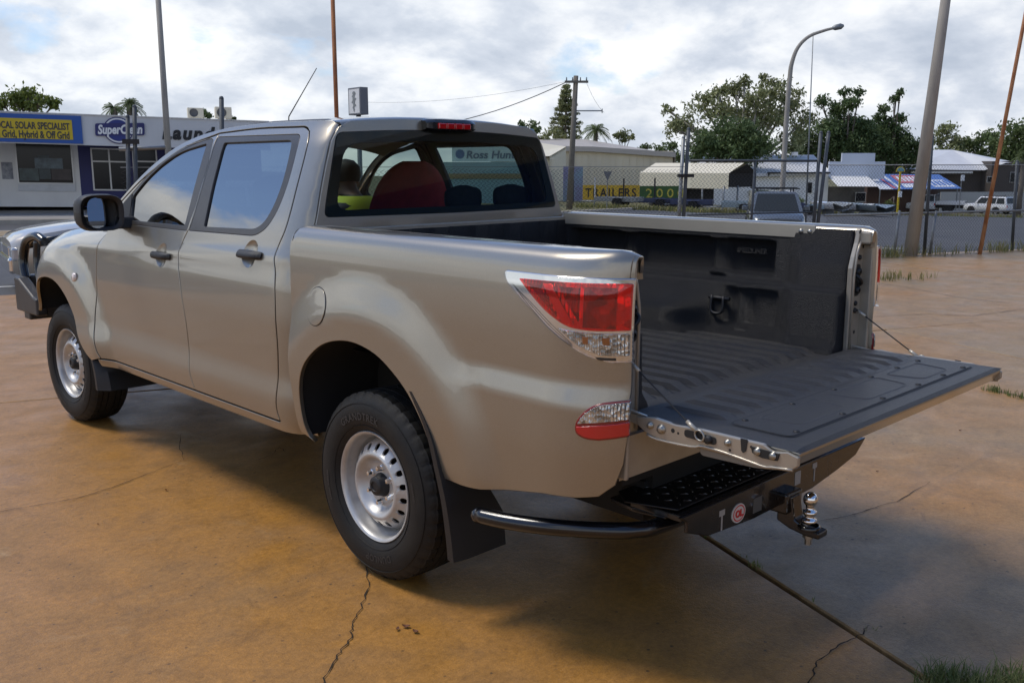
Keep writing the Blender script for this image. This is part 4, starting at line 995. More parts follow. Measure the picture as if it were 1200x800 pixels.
# ================================================================== the pickup truck
# truck frame: x to its right, y forward, z up, origin on the ground under the rear axle
M['paint'] = paint('champagne_paint', (.335, .302, .245), .82, .33, .16)
M['paint_in'] = mat('inner_paint', (.36, .32, .26), .38, .35, var=.12, vscale=12, coat=.3)
M['cap'] = mat('rail_cap_paint', (.44, .40, .325), .32, .3, var=.06, vscale=6, coat=.5)
M['plastic'] = mat('black_plastic', (.009, .009, .010), .48, bump=.25, bscale=420)
M['trim'] = mat('grey_window_trim', (.050, .049, .048), .38, var=.15, vscale=30)
M['seal'] = mat('rubber_seal', (.012, .012, .012), .6)
M['dark'] = mat('underbody_black', (.010, .010, .010), .85)
M['rubber'] = mat('tyre_rubber', (.010, .0098, .0095), .62, spec=.3, col2=(.018, .016, .013), var=.25, vscale=14, bump=.15, bscale=200, rvar=.15)
M['steel'] = mat('silver_wheel_paint', (.54, .535, .52), .40, .5, col2=(.43, .415, .39), vscale=9, detail=8)
M['iron'] = mat('rusty_brake_iron', (.05, .04, .034), .8, .2, var=.4, vscale=20)
M['chrome'] = mat('chrome', (.78, .78, .78), .09, 1.0)
M['zinc'] = mat('zinc_bolt', (.33, .32, .29), .38, .9, var=.2, vscale=80)
M['gloss_black'] = mat('gloss_black_steel', (.006, .006, .007), .22, coat=.4, var=.2, vscale=14, rvar=.2)
M['liner'] = mat('bed_liner', (.009, .009, .0105), .38, bump=1.0, bscale=300, var=.3, vscale=60, rvar=.12)
M['liner2'] = mat('tailgate_liner_panel', (.016, .0165, .020), .35, col2=(.026, .025, .025), bump=.6, bscale=330, vscale=4, rvar=.1, detail=10)
M['win'] = glass('side_glass', (.06, .08, .085), 3.5)
M['bwin'] = glass('tinted_rear_glass', (.50, .58, .55), 1.34)
M['win2'] = glass('far_side_glass', (.62, .70, .67), 1.5)
M['wind'] = glass('windscreen_glass', (.80, .86, .83), 1.5)
M['red'] = mat('red_lens', (.50, .006, .008), .12, coat=1.0, spec=.6)
M['red2'] = mat('dark_red_lens', (.22, .002, .004), .16, coat=1.0)
M['red3'] = mat('pale_red_lens', (.75, .045, .035), .12, coat=1.0)
M['amber'] = mat('amber_bulb', (.30, .085, .012), .2, coat=1.0)
def ribbed(name, c, ribs_, rough=.16, metal=.8, cells=70, amt=.8):
    """moulded lamp optics: fine vertical ribs crossed with small bright cells"""
    mm, t, b = principled(name); b.inputs['Metallic'].default_value = metal; b.inputs['Roughness'].default_value = rough; b.inputs['Coat Weight'].default_value = 1; b.inputs['Coat Roughness'].default_value = .03
    co = N('ShaderNodeTexCoord', t); s_ = N('ShaderNodeSeparateXYZ', t); L(t, co.outputs['Object'], s_.inputs[0])
    rb_ = mathn(t, 'SINE', mathn(t, 'MULTIPLY', s_.outputs[1], ribs_)); v_ = N('ShaderNodeTexVoronoi', t); v_.inputs['Scale'].default_value = cells; L(t, co.outputs['Object'], v_.inputs['Vector'])
    h = mathn(t, 'ADD', rb_, mathn(t, 'MULTIPLY', v_.outputs['Distance'], 2.0)); bn = N('ShaderNodeBump', t); bn.inputs['Strength'].default_value = amt; bn.inputs['Distance'].default_value = .003; L(t, h, bn.inputs['Height']); L(t, bn.outputs[0], b.inputs['Normal'])
    L(t, mixc(t, 1.0, c, ramp(t, v_.outputs['Color'], [(.2, .45), (.8, 1.25)]), 'MULTIPLY'), b.inputs['Base Color']); return mm
M['lens'] = ribbed('clear_ribbed_lens', (.66, .65, .62), 900)
M['optic'] = ribbed('lamp_reflector_optics', (.86, .86, .86), 420, .12, .95, 26, .55)
M['optic2'] = ribbed('dark_lamp_optics', (.36, .34, .34), 700, .2, .8, 40, .5)
M['redglass'] = glass('red_lens_glass', (.95, .060, .050), 1.5)
M['cover'] = glass('clear_lamp_cover', (.94, .95, .95), 1.45)
M['seat'] = mat('dark_seat_cloth', (.022, .022, .024), .9, var=.25, vscale=40)
M['redseat'] = mat('red_seat_cover', (.46, .020, .020), .75, var=.25, vscale=14)
M['cabin'] = mat('cabin_plastic', (.055, .053, .050), .7, var=.1, vscale=8)
M['headl'] = mat('headliner_cloth', (.25, .24, .22), .9)

T = empty('pickup_truck', (0, 0, 0), 0, 'champagne dual cab pickup with its black lined tailgate lowered on the stained concrete', 'pickup truck')

# ---- body surface: half width at (y,z)
def S01(a, b, x):
    t = np.clip((x-a)/(b-a), 0, 1); return t*t*(3-2*t)
def table(zs, xs, w=.03):
    z = np.arange(.2, 2.0, .004); x = np.interp(z, zs, xs); k = np.exp(-.5*(np.arange(-24, 25)*.004/w)**2); k /= k.sum()
    x = np.convolve(np.pad(x, 24, 'edge'), k, 'valid')
    for _ in range(0): pass
    return lambda q: np.interp(q, z, x)
CABX = table([.3, .45, .55, .70, .95, 1.10, 1.18, 1.30, 1.50, 1.70, 1.80], [.845, .868, .882, .893, .902, .893, .872, .835, .762, .678, .60], .022)
BEDX = table([.3, .45, .55, .75, .95, 1.10, 1.22, 1.30, 1.36], [.845, .868, .885, .898, .900, .905, .901, .893, .872], .03)
def x_cab(y, z):
    b = CABX(z)
    b = b+.020*(1-S01(.58, .72, z))*S01(.40, .50, z)                       # swollen rocker under a soft crease
    b = b+.007*np.exp(-((z-(1.155+(2.2-y)*.035))/.035)**2)*(y < 3.2)        # shoulder line
    r = np.hypot(y-3.2, z-.42)
    b = b+.052*(1-S01(.56, .76, r))*S01(.3, .5, z)                         # front wheel flare
    sh_ = .040*np.clip((z-1.385)/.355, 0, 1.2); t = np.clip((.70+sh_-y)/.155, 0, 1); b = b-(.075-.038*np.clip((z-1.36)/.38, 0, 1))*(1-np.sqrt(1-t*t*.995))     # rear cab corner
    f = np.clip((y-3.42)/.62, 0, 1.2); b = b-.30*f*f
    ft = FT(y); d = np.clip(z-(ft-.13), 0, .2)/.13; b = b-np.where(y > 2.56, .10*d*d, 0)
    return b
def FT(y): return np.interp(y, [2.5, 2.7, 3.0, 3.3, 3.6, 3.9, 4.1], [1.285, 1.268, 1.238, 1.20, 1.145, 1.07, .99])
def x_bed(y, z):
    b = BEDX(z)
    r = np.hypot((y-.02)*.96, z-.42)
    b = b+.036*(1-S01(.60, .79, r))*S01(.35, .55, z)
    b = b+.018*(1-S01(.885, .962, z))*S01(-.42, -.70, y)
    t = np.clip((-.92-y)/.262, 0, 1); b = b-.150*(1-np.sqrt(1-t*t*.97))
    return b
RAILP = np.array([(0, 0), (.0035, .023), (.009, .044), (.018, .062), (.032, .075), (.050, .082), (.072, .085), (.100, .0855), (.135, .084), (.148, .080), (.154, .071), (.155, .030)])
RAILS = np.concatenate([[0], np.cumsum(np.hypot(*np.diff(RAILP, axis=0).T))]); STOP = float(RAILS[-1])
def rail_tab():
    q = np.linspace(-.12, STOP+.1, 400); a = np.interp(q, RAILS, RAILP[:, 0]); b = np.where(q < 0, q, np.interp(q, RAILS, RAILP[:, 1]))
    k = np.exp(-.5*(np.arange(-14, 15)*(q[1]-q[0])/.007)**2); k /= k.sum()
    sm = lambda w: np.convolve(np.pad(w, 14, 'edge'), k, 'valid')
    return q, sm(a), sm(b)
RQ, RA, RB = rail_tab()
def surf_bed(side):
    def f(a, b):
        q = b-1.272; z = 1.272+np.interp(q, RQ, RB); z = np.where(q < -.1, b, z)
        x = x_bed(a, np.minimum(b, 1.272)); d_ = BEDX(1.272)-x_bed(a, np.full_like(np.asarray(a, float), 1.272))
        ins = np.interp(q, RQ, RA); k = np.clip(1-ins/.155, 0, 1)
        x = np.where(q > -.1, np.where(q > 0, BEDX(1.272)-d_*k-ins, x-ins), x)
        roll = S01(-1.128, -1.185, a)*S01(.0, .06, q)*.016+S01(.500, .522, a)*S01(.0, .06, q)*.010
        return np.stack([side*x, a, z-roll], 1)
    return f
def surf(xf, side):
    return lambda a, b: np.stack([side*xf(a, b), a, b], 1)
BR, BF = -1.180, .518                                # ends of the load bed

# outlines (y,z), measured on the photograph
BG = spline([(1.572, 1.752), (1.553, 1.67), (1.538, 1.514), (1.540, 1.39), (1.548, 1.305), (1.578, 1.245), (1.592, 1.19), (1.582, 1.12), (1.553, 1.02), (1.520, .85), (1.514, .70), (1.500, .59), (1.470, .505)], 4)
FG = spline([(2.575, .505), (2.605, .56), (2.632, .70), (2.634, .87), (2.620, 1.05), (2.608, 1.14), (2.590, 1.215), (2.565, 1.268)], 4)
TOPF = spline([(2.520, 1.345), (2.275, 1.508), (2.065, 1.612), (1.85, 1.692), (1.572, 1.752)], 5)
RG = spline([(.745, 1.745), (.705, 1.69), (.686, 1.56), (.676, 1.42), (.680, 1.325), (.699, 1.262), (.700, 1.21), (.672, 1.11), (.662, .86), (.676, .68), (.684, .56), (.672, .505)], 4)
TOPR = spline([(1.572, 1.752), (1.20, 1.766), (.883, 1.764), (.80, 1.762), (.745, 1.745)], 4)
SILH = spline([(2.640, 1.285), (2.500, 1.385), (2.213, 1.582), (1.91, 1.713), (1.61, 1.772), (1.20, 1.793), (.83, 1.792), (.625, 1.788)], 5)
FWIN = rounded([(2.255, 1.306), (2.318, 1.425), (2.194, 1.530), (2.048, 1.613), (1.886, 1.668), (1.640, 1.706), (1.618, 1.503), (1.608, 1.306)], [.02, .03, .1, .1, .1, .02, .1, .01])
FFRM = rounded([(2.435, 1.282), (2.420, 1.383), (2.290, 1.478), (2.184, 1.556), (2.042, 1.637), (1.880, 1.693), (1.581, 1.738), (1.549, 1.60), (1.5465, 1.40), (1.570, 1.282)], [.01, .03, .1, .1, .1, .01, .1, .1, .1, .01])
RWIN = rounded([(1.462, 1.706), (.836, 1.708), (.812, 1.60), (.804, 1.505), (.822, 1.425), (.862, 1.355), (.930, 1.322), (1.405, 1.310)], [.01, .04, .05, .1, .1, .1, .08, .01])
RFRM = rounded([(1.559, 1.737), (.782, 1.734), (.762, 1.61), (.754, 1.505), (.776, 1.405), (.825, 1.33), (.91, 1.292), (1.552, 1.284), (1.533, 1.40), (1.533, 1.55)], [.01, .05, .05, .1, .1, .1, .08, .01, .1, .1])
ARCH = spline([(.425, .485), (.445, .60), (.442, .70), (.405, .79), (.33, .860), (.24, .910), (.13, .938), (.02, .942), (-.10, .918), (-.20, .868), (-.29, .800), (-.36, .710), (-.405, .61), (-.425, .525)], 4)
FARCH = spline([(3.665, .66), (3.645, .74), (3.57, .832), (3.45, .893), (3.30, .915), (3.15, .895), (3.02, .83), (2.93, .74), (2.86, .63), (2.79, .535), (2.70, .475)], 4)

def off2(P, d): return [(y+d, z) for y, z in P]
HALF = .0028
for s in (-1, 1):
    S = surf(x_cab, s); o3 = (s, 0, .05)
    # cab side frame: rocker, rear quarter, roof rail and pillar
    inner = off2(TOPF[::-1], 0)
    fo = [(.500, .452), (.508, .52), (.536, .64), (.546, .87), (.550, 1.18), (.552, 1.26), (.548, 1.33), (.548, 1.385), (.5605, 1.50), (.583, 1.70), (.588, 1.772)]+SILH[::-1]
    back = [(2.585, 1.288)]+TOPF+TOPR[1:]+RG[1:]+[(.680, .498), (2.60, .498), (2.60, .452)]
    f_in = [(y, z+(.0055 if z > 1.3 else 0)) if y > .76 else (y-.0055, z) for y, z in back]
    panel('cab_frame', fo+f_in, S, o3, M['paint'], T, g=.04)
    # doors
    HOLE = lambda yh, zh: [(yh+.060*math.cos(q), zh+.058*math.sin(q)) for q in np.linspace(0, 2*math.pi, 29)[:-1]]
    d = panel('door', off2(FG, -HALF)+[(y-.002, z-.003) for y, z in TOPF]+off2(BG[1:], HALF), S, o3, M['paint'], T, [FFRM, HOLE(1.782, 1.150)], g=.035)
    panel('window_frame', FFRM, S, o3, M['trim'], d, [FWIN], off=-.001, t=.02)
    panel('window_pane', FWIN, S, o3, M['win' if s < 0 else 'win2'], d, off=-.010, t=.003, b=.0005)
    d2 = panel('door', off2(BG[::-1], -HALF)+TOPR[1:]+RG[1:], S, o3, M['paint'], T, [RFRM, HOLE(.912, 1.214)], g=.035)
    panel('window_frame', RFRM, S, o3, M['trim'], d2, [RWIN], off=-.001, t=.02)
    panel('window_pane', RWIN, S, o3, M['win' if s < 0 else 'win2'], d2, off=-.010, t=.003, b=.0005)
    panel('mirror_sail', rounded([(2.432, 1.284), (2.418, 1.380), (2.325, 1.448), (2.262, 1.30), (2.262, 1.284)], .012), S, o3, M['seal'], d, off=.003, t=.006, b=.002)
    # dark inner door trims
    for dd, (y0, y1) in ((d, (1.55, 2.55)), (d2, (.72, 1.5))):
        P = [[(s*(x_cab(np.array(y), np.array(z))-.075), y, z) for z in (.5, .8, 1.1, 1.27)] for y in np.linspace(y0, y1, 6)]
        MB().grid(P, flip=s > 0).build('door_trim', M['cabin'], dd)
        top = [[(s*(x_cab(np.array(y), np.array(1.275))-w), y, 1.275) for w in (.018, .075)] for y in np.linspace(y0, y1, 6)]
        MB().grid(top).build('sill_trim', M['plastic'], dd)
    # door handles: a strap over a dished black cup
    for dd, yh, zh in ((d, 1.775, 1.150), (d2, .905, 1.214)):
        def hp(y, z, o=0): return (s*(float(x_cab(np.array(y), np.array(z)))+o), y, z)
        cup = [[hp(yh+.007+.0605*a*math.cos(t), zh+.0585*a*math.sin(t), -.001-.018*(1-a**2.4)) for t in np.linspace(0, 2*math.pi, 29)] for a in (1, .93, .82, .65, .4, .001)]
        mb = MB().grid(cup, flip=s < 0)
        hd = MB(); sec = []
        for i, y in enumerate(np.linspace(yh-.105, yh+.100, 12)):
            e = abs(i-5.5)/5.5; w = .019*(1-.25*e**4); dd_ = .036*(1-e**4*.85)
            sec.append([hp(y, zh+w*math.cos(t), .002+dd_*.5+dd_*.5*math.sin(t)) for t in np.linspace(0, 2*math.pi, 11)])
        hd.grid(sec, flip=s < 0); k = len(hd.v)
        hd.f += [list(range(10)), list(range(k-11, k-1))]; hd.s += [False]*2; hd.m += [0]*2
        h = hd.build('door_handle', M['plastic'], dd); cp = mb.build('handle_cup', M['paint'], dd)
    # wing
    top = [(y, float(FT(np.array(y)))) for y in np.linspace(2.60, 4.0, 16)]
    fpts = off2(FG, HALF)+top+[(4.02, .95), (4.02, .66)]+FARCH
    w = panel('fender', fpts, S, o3, M['paint'], T, g=.035)
    c = Vector((s*float(x_cab(np.array(2.865), np.array(.950))), 2.865, .950))
    MB().lathe([(.027, -.004), (.026, .006), (.018, .011), (.0005, .013)], c, (s, 0, .1), 16).build('repeater_lamp', mat('pale_repeater', (.72, .62, .56), .2, coat=1.0), w)
    # load bed side
    S = surf_bed(s)
    bo = [(.395, .468), (.482, .500), (.496, .60), (.511, .75), (BF, .90), (BF, 1.18), (.524, 1.235), (.524, 1.30), (.519, 1.272+STOP-.03), (.519, 1.272+STOP-.002)]
    bo += [(BR+.004, 1.272+STOP-.002), (BR+.002, 1.272+STOP-.06), (BR, 1.28), (BR, .80), (BR+.006, .72), (BR+.022, .655), (-1.118, .616), (-1.05, .602), (-.93, .590), (-.80, .565), (-.66, .538), (-.56, .528)]
    LAMP = rounded([(-.748, 1.279), (BR+.001, 1.272+.008), (BR, 1.03), (-1.135, 1.03), (-1.06, 1.052), (-.96, 1.112), (-.84, 1.19), (-.762, 1.243)], [.025, .002, .002, .01, .1, .1, .1, .02])
    bs = panel('bed_side', bo+ARCH[::-1], S, o3, M['paint'], T, g=.035)
    # round fuel flap sitting in a dark ring (left side only, as photographed)
    if s < 0:
        el = lambda a, b: [(.298+a*math.cos(q), 1.052+b*math.sin(q)) for q in np.linspace(0, 2*math.pi, 33)[:-1]]
        panel('flap_seam', el(.0775, .0775), S, o3, M['seal'], bs, off=.0012, t=.003, b=.0005)
        panel('fuel_flap', el(.0745, .0745), S, o3, M['paint'], bs, off=.0035, t=.004, b=.0015)
    ends = []
    for ye in (BR+.010, .512):
        e_ = S(np.full(30, ye), np.linspace(1.272, 1.272+STOP-.002, 30)); ends.append(MB().add([tuple(p) for p in e_]+[(s*.735, ye, 1.272)], [list(range(31))]))
    rail = ends[0].build('rail_end', M['paint'], bs); ends[1].build('rail_end', M['paint'], bs)
    cap = MB().box(min(s*.7405, s*.731), max(s*.7405, s*.731), -.93, .50, 1.296, 1.3525).build('rail_cap', M['cap'], T, bevel=.003)
    for y in (-.865, -.905): MB().lathe([(.011, 0), (.010, .004), (.004, .007), (.0004, .0075)], (s*.731, y, 1.325), (-s, 0, 0), 12).build('rivet', M['zinc'], cap)
    # tail lamp
    tl = empty('tail_lamp', parent=T)
    panel('lamp_bezel', LAMP, S, o3, M['chrome'], tl, off=.006, t=.012, b=.004, g=.03)
    RED = rounded([(-.826, 1.258), (-1.174, 1.264), (-1.174, 1.128), (-1.085, 1.124), (-1.018, 1.131), (-.945, 1.170), (-.88, 1.215)], [.008, .004, .004, .03, .04, .1, .1])
    rl = panel('red_lens', RED, S, o3, M['redglass'], tl, off=.0145, t=.002, b=.001, g=.03)
    panel('reflector_bowl', RED, S, o3, M['optic'], rl, off=.0075, t=.004, b=.002, g=.03)
    panel('brake_chamber', [(-1.066, 1.252), (-1.148, 1.252), (-1.148, 1.132), (-1.066, 1.132)], S, o3, M['optic2'], rl, off=.0105, t=.003, b=.001, g=.03)
    panel('reflector_bar', [(-.925, 1.253), (-.960, 1.253), (-1.040, 1.140), (-1.004, 1.140)], S, o3, M['chrome'], rl, off=.0115, t=.003, b=.0015, g=.03)
    panel('side_chamber', [(-.985, 1.248), (-1.052, 1.248), (-1.052, 1.150)], S, o3, M['optic2'], rl, off=.0105, t=.003, b=.001, g=.03)
    panel('side_chamber', [(-.862, 1.246), (-.912, 1.248), (-.985, 1.158), (-.958, 1.178)], S, o3, M['optic2'], rl, off=.0105, t=.003, b=.001, g=.03)
    cl = panel('clear_lens', rounded([(-.985, 1.124), (-1.040, 1.119), (-1.174, 1.119), (-1.174, 1.052), (-1.115, 1.052), (-1.055, 1.076)], .006), S, o3, M['lens'], tl, off=.010, t=.006, b=.002, g=.012)
    for ya in (-1.075, -1.128): panel('amber_bulb', [(ya+.009, 1.106), (ya-.009, 1.106), (ya-.007, 1.084), (ya+.007, 1.084)], S, o3, M['amber'], cl, off=.0112, t=.003, b=.001, g=.02)
    panel('reflector_slot', [(-1.10, 1.047), (-1.150, 1.046), (-1.150, 1.038), (-1.11, 1.038)], S, o3, M['seal'], tl, off=.0075, t=.003, b=.001, g=.02)
    for k in range(3):
        q = .010+.017*k
        line = [(-.792-q*.4, 1.240-q*.25), (-.850-q, 1.188-q*.2), (-.96-q*.6, 1.112+q*.1), (-1.03, 1.075+q*.2)]
        wd = .004
        pl = spline(line, 5); pl2 = [(a-.006, b-.006) for a, b in pl]
        panel('bezel_groove', pl+pl2[::-1], S, o3, M['trim'], tl, off=.0072, t=.003, b=.001, g=.02)
    panel('lamp_cover', shrink(resample(LAMP if area(LAMP) > 0 else LAMP[::-1], .03), .003)[0].tolist(), S, o3, M['cover'], tl, off=.017, t=.010, b=.004, g=.03)
    # low reflector and reversing lamp
    LO = spline([(-1.120, .795), (-1.084, .797), (-1.058, .810), (-1.054, .836), (-1.068, .866), (-1.094, .893), (-1.125, .910), (BR, .919)], 5)+[(BR, .806)]
    rf = empty('reflector_lamp', parent=T)
    panel('lamp_bezel', LO, S, o3, M['red2'], rf, off=.005, t=.010, b=.003, g=.03)
    panel('red_reflector', spline([(-1.12, .801), (-1.086, .803), (-1.063, .815), (-1.059, .834)], 4)+[(BR, .854), (BR, .812)], S, o3, M['red'], rf, off=.010, t=.006, b=.003, g=.02)
    panel('clear_lens', spline([(-1.062, .842), (-1.074, .864), (-1.097, .888), (-1.126, .904), (BR, .913)], 4)+[(BR, .861)], S, o3, M['lens'], rf, off=.009, t=.006, b=.002, g=.012)

# ---- back wall of the cab with its window
def yb(x, z): return .545+.040*np.clip((z-1.385)/.355, -.2, 1.2)-.030*(1-(x/.78)**2)
SB = lambda a, b: np.stack([a, yb(a, b), b], 1)
def xe(z): return float(x_cab(np.array(.548+.040*min(1.1, max(0, (z-1.385)/.355))), np.array(z)))
wo = [(-xe(z), z) for z in (1.20, 1.30, 1.40, 1.50, 1.60, 1.70, 1.76)]+[(-.54, 1.788), (-.3, 1.802), (0, 1.806), (.3, 1.802), (.54, 1.788)]+[(xe(z), z) for z in (1.76, 1.70, 1.60, 1.50, 1.40, 1.30, 1.20)]
GL = rounded([(-.712, 1.384), (-.700, 1.44), (-.615, 1.735), (-.3, 1.752), (0, 1.757), (.3, 1.752), (.615, 1.735), (.700, 1.44), (.712, 1.384), (0, 1.380)], [.05, .1, .03, .2, .2, .2, .03, .1, .05, .2])
GI = rounded([(-.655, 1.410), (-.585, 1.690), (0, 1.712), (.585, 1.690), (.655, 1.410)], [.06, .08, .2, .08, .06])
bw = panel('cab_back', wo, SB, (0, -1, 0), M['paint'], T, [GL], g=.06)
panel('glass_border', GL, SB, (0, -1, 0), M['seal'], bw, [GI], off=.002, t=.006, b=.001, g=.06)
panel('window_pane', GL, SB, (0, -1, 0), M['bwin'], bw, off=.0045, t=.002, b=.001, g=.06)
# roof
def roof_pt(u, y):
    # u -1..1 across; rises from the side rail to the crown
    zs = float(np.interp(y, [.58, .62, .83, 1.20, 1.61, 1.91, 2.05], [1.780, 1.788, 1.792, 1.793, 1.772, 1.713, 1.66]))
    x1 = float(x_cab(np.array(max(y, .596)), np.array(zs)))
    crown = .028+.012*math.sin(max(0, min(1, (y-.5)/1.4))*math.pi)
    if y > 1.7: crown += (y-1.7)*.16
    return (u*x1, y, zs-.002+crown*(1-abs(u)**2.6))
ru = [-1, -.985, -.96, -.93, -.9, -.86, -.8, -.7, -.55, -.4, -.2, 0, .2, .4, .55, .7, .8, .86, .9, .93, .96, .985, 1]
P = [[roof_pt(u, y) for u in ru] for y in np.linspace(.585, 1.95, 22)]
# rear edge rolls down to the back wall
P = [[(x*.995, y-.012, z-.020) for x, y, z in P[0]], [(x*.998, y-.006, z-.006) for x, y, z in P[0]]]+P
roof = MB().grid(P, flip=True).build('roof', M['paint'], T)
MB().grid([[(x*.96, max(y, .60), z-.045) for x, y, z in r] for r in P[2:]]).build('headliner', M['headl'], roof)
for s in (-1, 1):                                   # black ditch strips along the roof edges
    Q = []
    for y in np.linspace(.650, 1.90, 20):
        q = []
        for k, uu in enumerate((.905, .915, .955, .965)):
            x, yy, z = roof_pt(s*uu, max(y, .60)); q.append((x, y, z+(.004 if k in (1, 2) else -.002)-(.012 if y < .655 else 0)))
        Q.append(q)
    MB().grid(Q, flip=s > 0).build('roof_strip', M['trim'], roof)
# high brake lamp
bl = empty('brake_lamp', parent=T)
mb = MB(); sec = []
for i, x in enumerate(np.linspace(-.158, .142, 13)):
    e = abs(i-6)/6; h = .030*(1-.35*e**6); dp = .036*(1-.3*e**6)
    sec.append([(x-.006, .548+.03*(x/.7)**2-dp*k1, 1.778+h*k2) for k1, k2 in ((-.3, -1), (.55, -1), (1, -.6), (1, .45), (.6, .95), (-.8, 1.1))])
mb.grid(sec, flip=True); n_ = 6; k = len(mb.v)
mb.f += [list(range(n_)), list(range(k-n_, k))[::-1]]; mb.s += [False]*2; mb.m += [0]*2
mb.build('lamp_housing', M['gloss_black'], bl, sharp=40)
for i in range(4):
    x0 = -.108+i*.049
    MB().box(x0, x0+.045, .500, .5145, 1.762, 1.787).build('red_lens', M['red'], bl, bevel=.003)
# antenna on the roof
MB().lathe([(.016, -.01), (.014, .02), (.006, .035)], (0, 1.975, 1.79), (0, -.4, 1), 12).tube([(0, 1.975, 1.79), (0, 1.965, 1.87), (0, 1.66, 2.115)], [.005, .0035, .0022], 6).build('antenna', M['seal'], T)

# ---- bonnet, screen, nose
def hood_pt(u, y):
    z0 = float(FT(np.array(y)))-.004; x1 = float(x_cab(np.array(y), np.array(z0)))-.004
    return (u*x1, y, z0+.075*(1-abs(u)**2.2)+.02*math.exp(-((abs(u)-.62)/.1)**2))
P = [[hood_pt(u, y) for u in np.linspace(-1, 1, 21)] for y in np.linspace(2.72, 4.0, 16)]
hood = MB().grid(P, flip=True).build('bonnet', M['paint'], T)
P = []
for k in np.linspace(0, 1, 9):
    row = []
    y1 = 2.62-.68*k; z1 = float(np.interp(y1, [1.91, 2.213, 2.5, 2.64], [1.708, 1.578, 1.38, 1.285])); x1 = float(x_cab(np.array(min(y1, 2.55)), np.array(z1)))-.02
    for u in np.linspace(-1, 1, 13):
        b_ = 1-abs(u)**2
        row.append((u*x1, y1+.24*b_*(1-k*.55)-.03*k*b_, z1-.006+.05*b_*k+.02*b_))
    P.append(row)
MB().grid(P, flip=True).build('windscreen', M['wind'], T)
MB().grid([[(p[0], p[1]+.14, p[2]-.05) for p in P[0]], [(p[0], p[1]-.0, p[2]-.004) for p in P[0]]], flip=True).build('scuttle', M['plastic'], T)
nose = []
for z in np.linspace(.55, .99, 8):
    nose.append([(u*float(x_cab(np.array(4.02), np.array(z)))*1.0, 4.02+.12*(1-u*u)-.06*abs(z-.8), z) for u in np.linspace(-1, 1, 15)])
MB().grid(nose).build('nose_panel', M['paint'], T)
MB().grid([[(u*.56, 4.155-.10*u*u, z) for u in np.linspace(-1, 1, 9)] for z in (.70, .92)]).build('grille', M['plastic'], T)
for s in (-1, 1):
    hl = [(3.72, 1.02), (3.90, 1.035), (4.012, .985), (4.012, .86), (3.93, .84), (3.80, .93)]
    panel('headlamp', hl, surf(x_cab, s), (s, .2, 0), M['lens'], T, off=.004, t=.01, g=.03)
# black steel bull bar with winged ends and hoops
bb = empty('bull_bar', parent=T)
mb = MB()
for s in (-1, 1):
    P = [(3.80, .600), (3.80, .715), (3.87, .728), (4.13, .830), (4.22, .835), (4.22, .60)]
    mb.prism(P, lambda a, b: (s*.80, a, b), (s*.075, 0, 0))
mb.box(-.80, .80, 4.20, 4.32, .52, .835).build('bumper_beam', mat('grey_steel', (.055, .052, .05), .45, .3, var=.2, vscale=12), bb, bevel=.012)
for s in (-1, 1):
    hp = spline([(s*.80, 4.20, .80), (s*.79, 4.26, .93), (s*.77, 4.21, 1.07), (s*.75, 4.06, 1.115), (s*.73, 3.96, 1.08)], 5)
    MB().tube(hp, .032, 10).build('hoop', M['gloss_black'], bb)
    MB().tube(spline([(s*.76, 4.05, .80), (s*.75, 4.10, .95), (s*.74, 4.08, 1.10)], 4), .024, 8).build('hoop', M['gloss_black'], bb)
MB().tube([(-.77, 4.23, 1.05), (-.4, 4.33, 1.08), (.4, 4.33, 1.08), (.77, 4.23, 1.05)], .032, 10).build('hoop', M['gloss_black'], bb)

# ---- wing mirrors
for s in (-1, 1):
    mr = empty('side_mirror', parent=T)
    sh = []
    for k, (y, q) in enumerate(((2.185, .97), (2.192, 1.0), (2.24, 1.03), (2.30, .93), (2.35, .70), (2.37, .3))):
        cx_, cz_ = 1.004, 1.352; row = []
        for t in np.linspace(0, 2*math.pi, 25):
            c_, s_ = math.cos(t), math.sin(t); w_, h_ = .108*q, .095*q
            e = 3.4; rx = w_*abs(c_)**(2/e)*np.sign(c_); rz = h_*abs(s_)**(2/e)*np.sign(s_)
            row.append((s*(cx_+rx), y+(.02*rx/.108), cz_+rz))
        sh.append(row)
    MB().grid(sh, flip=s > 0).build('mirror_shell', M['plastic'], mr, sharp=40)
    ring = [[(s*(1.004+(p[0]*s-1.004)*q), p[1]+dy, 1.352+(p[2]-1.352)*q) for p in sh[0]] for q, dy in ((1, 0), (.84, .006), (.80, .016))]
    MB().grid(ring, flip=s < 0).build('mirror_rim', M['plastic'], mr)
    # pane turned towards the driver
    nv = Vector((-s*.36, -.93, .02)).normalized(); c0 = Vector((s*1.000, 2.204, 1.352)); e1 = nv.cross(Vector((0, 0, 1))).normalized(); e2 = e1.cross(nv)
    pts = []
    for t in np.linspace(0, 2*math.pi, 25)[:-1]:
        c_, s_ = math.cos(t), math.sin(t); e = 3.4
        pts.append(c0+e1*(.094*abs(c_)**(2/e)*np.sign(c_))+e2*(.080*abs(s_)**(2/e)*np.sign(s_)))
    mesh_obj('mirror_pane', pts, [list(range(len(pts)))], mat('mirror_silver', (.85, .87, .88), .02, 1.0), mr)
    MB().prism([(2.22, 1.262), (2.38, 1.262), (2.36, 1.325), (2.24, 1.325)], lambda a, b: (s*.80, a, b), (s*.14, 0, 0)).build('mirror_arm', M['plastic'], mr, bevel=.01)

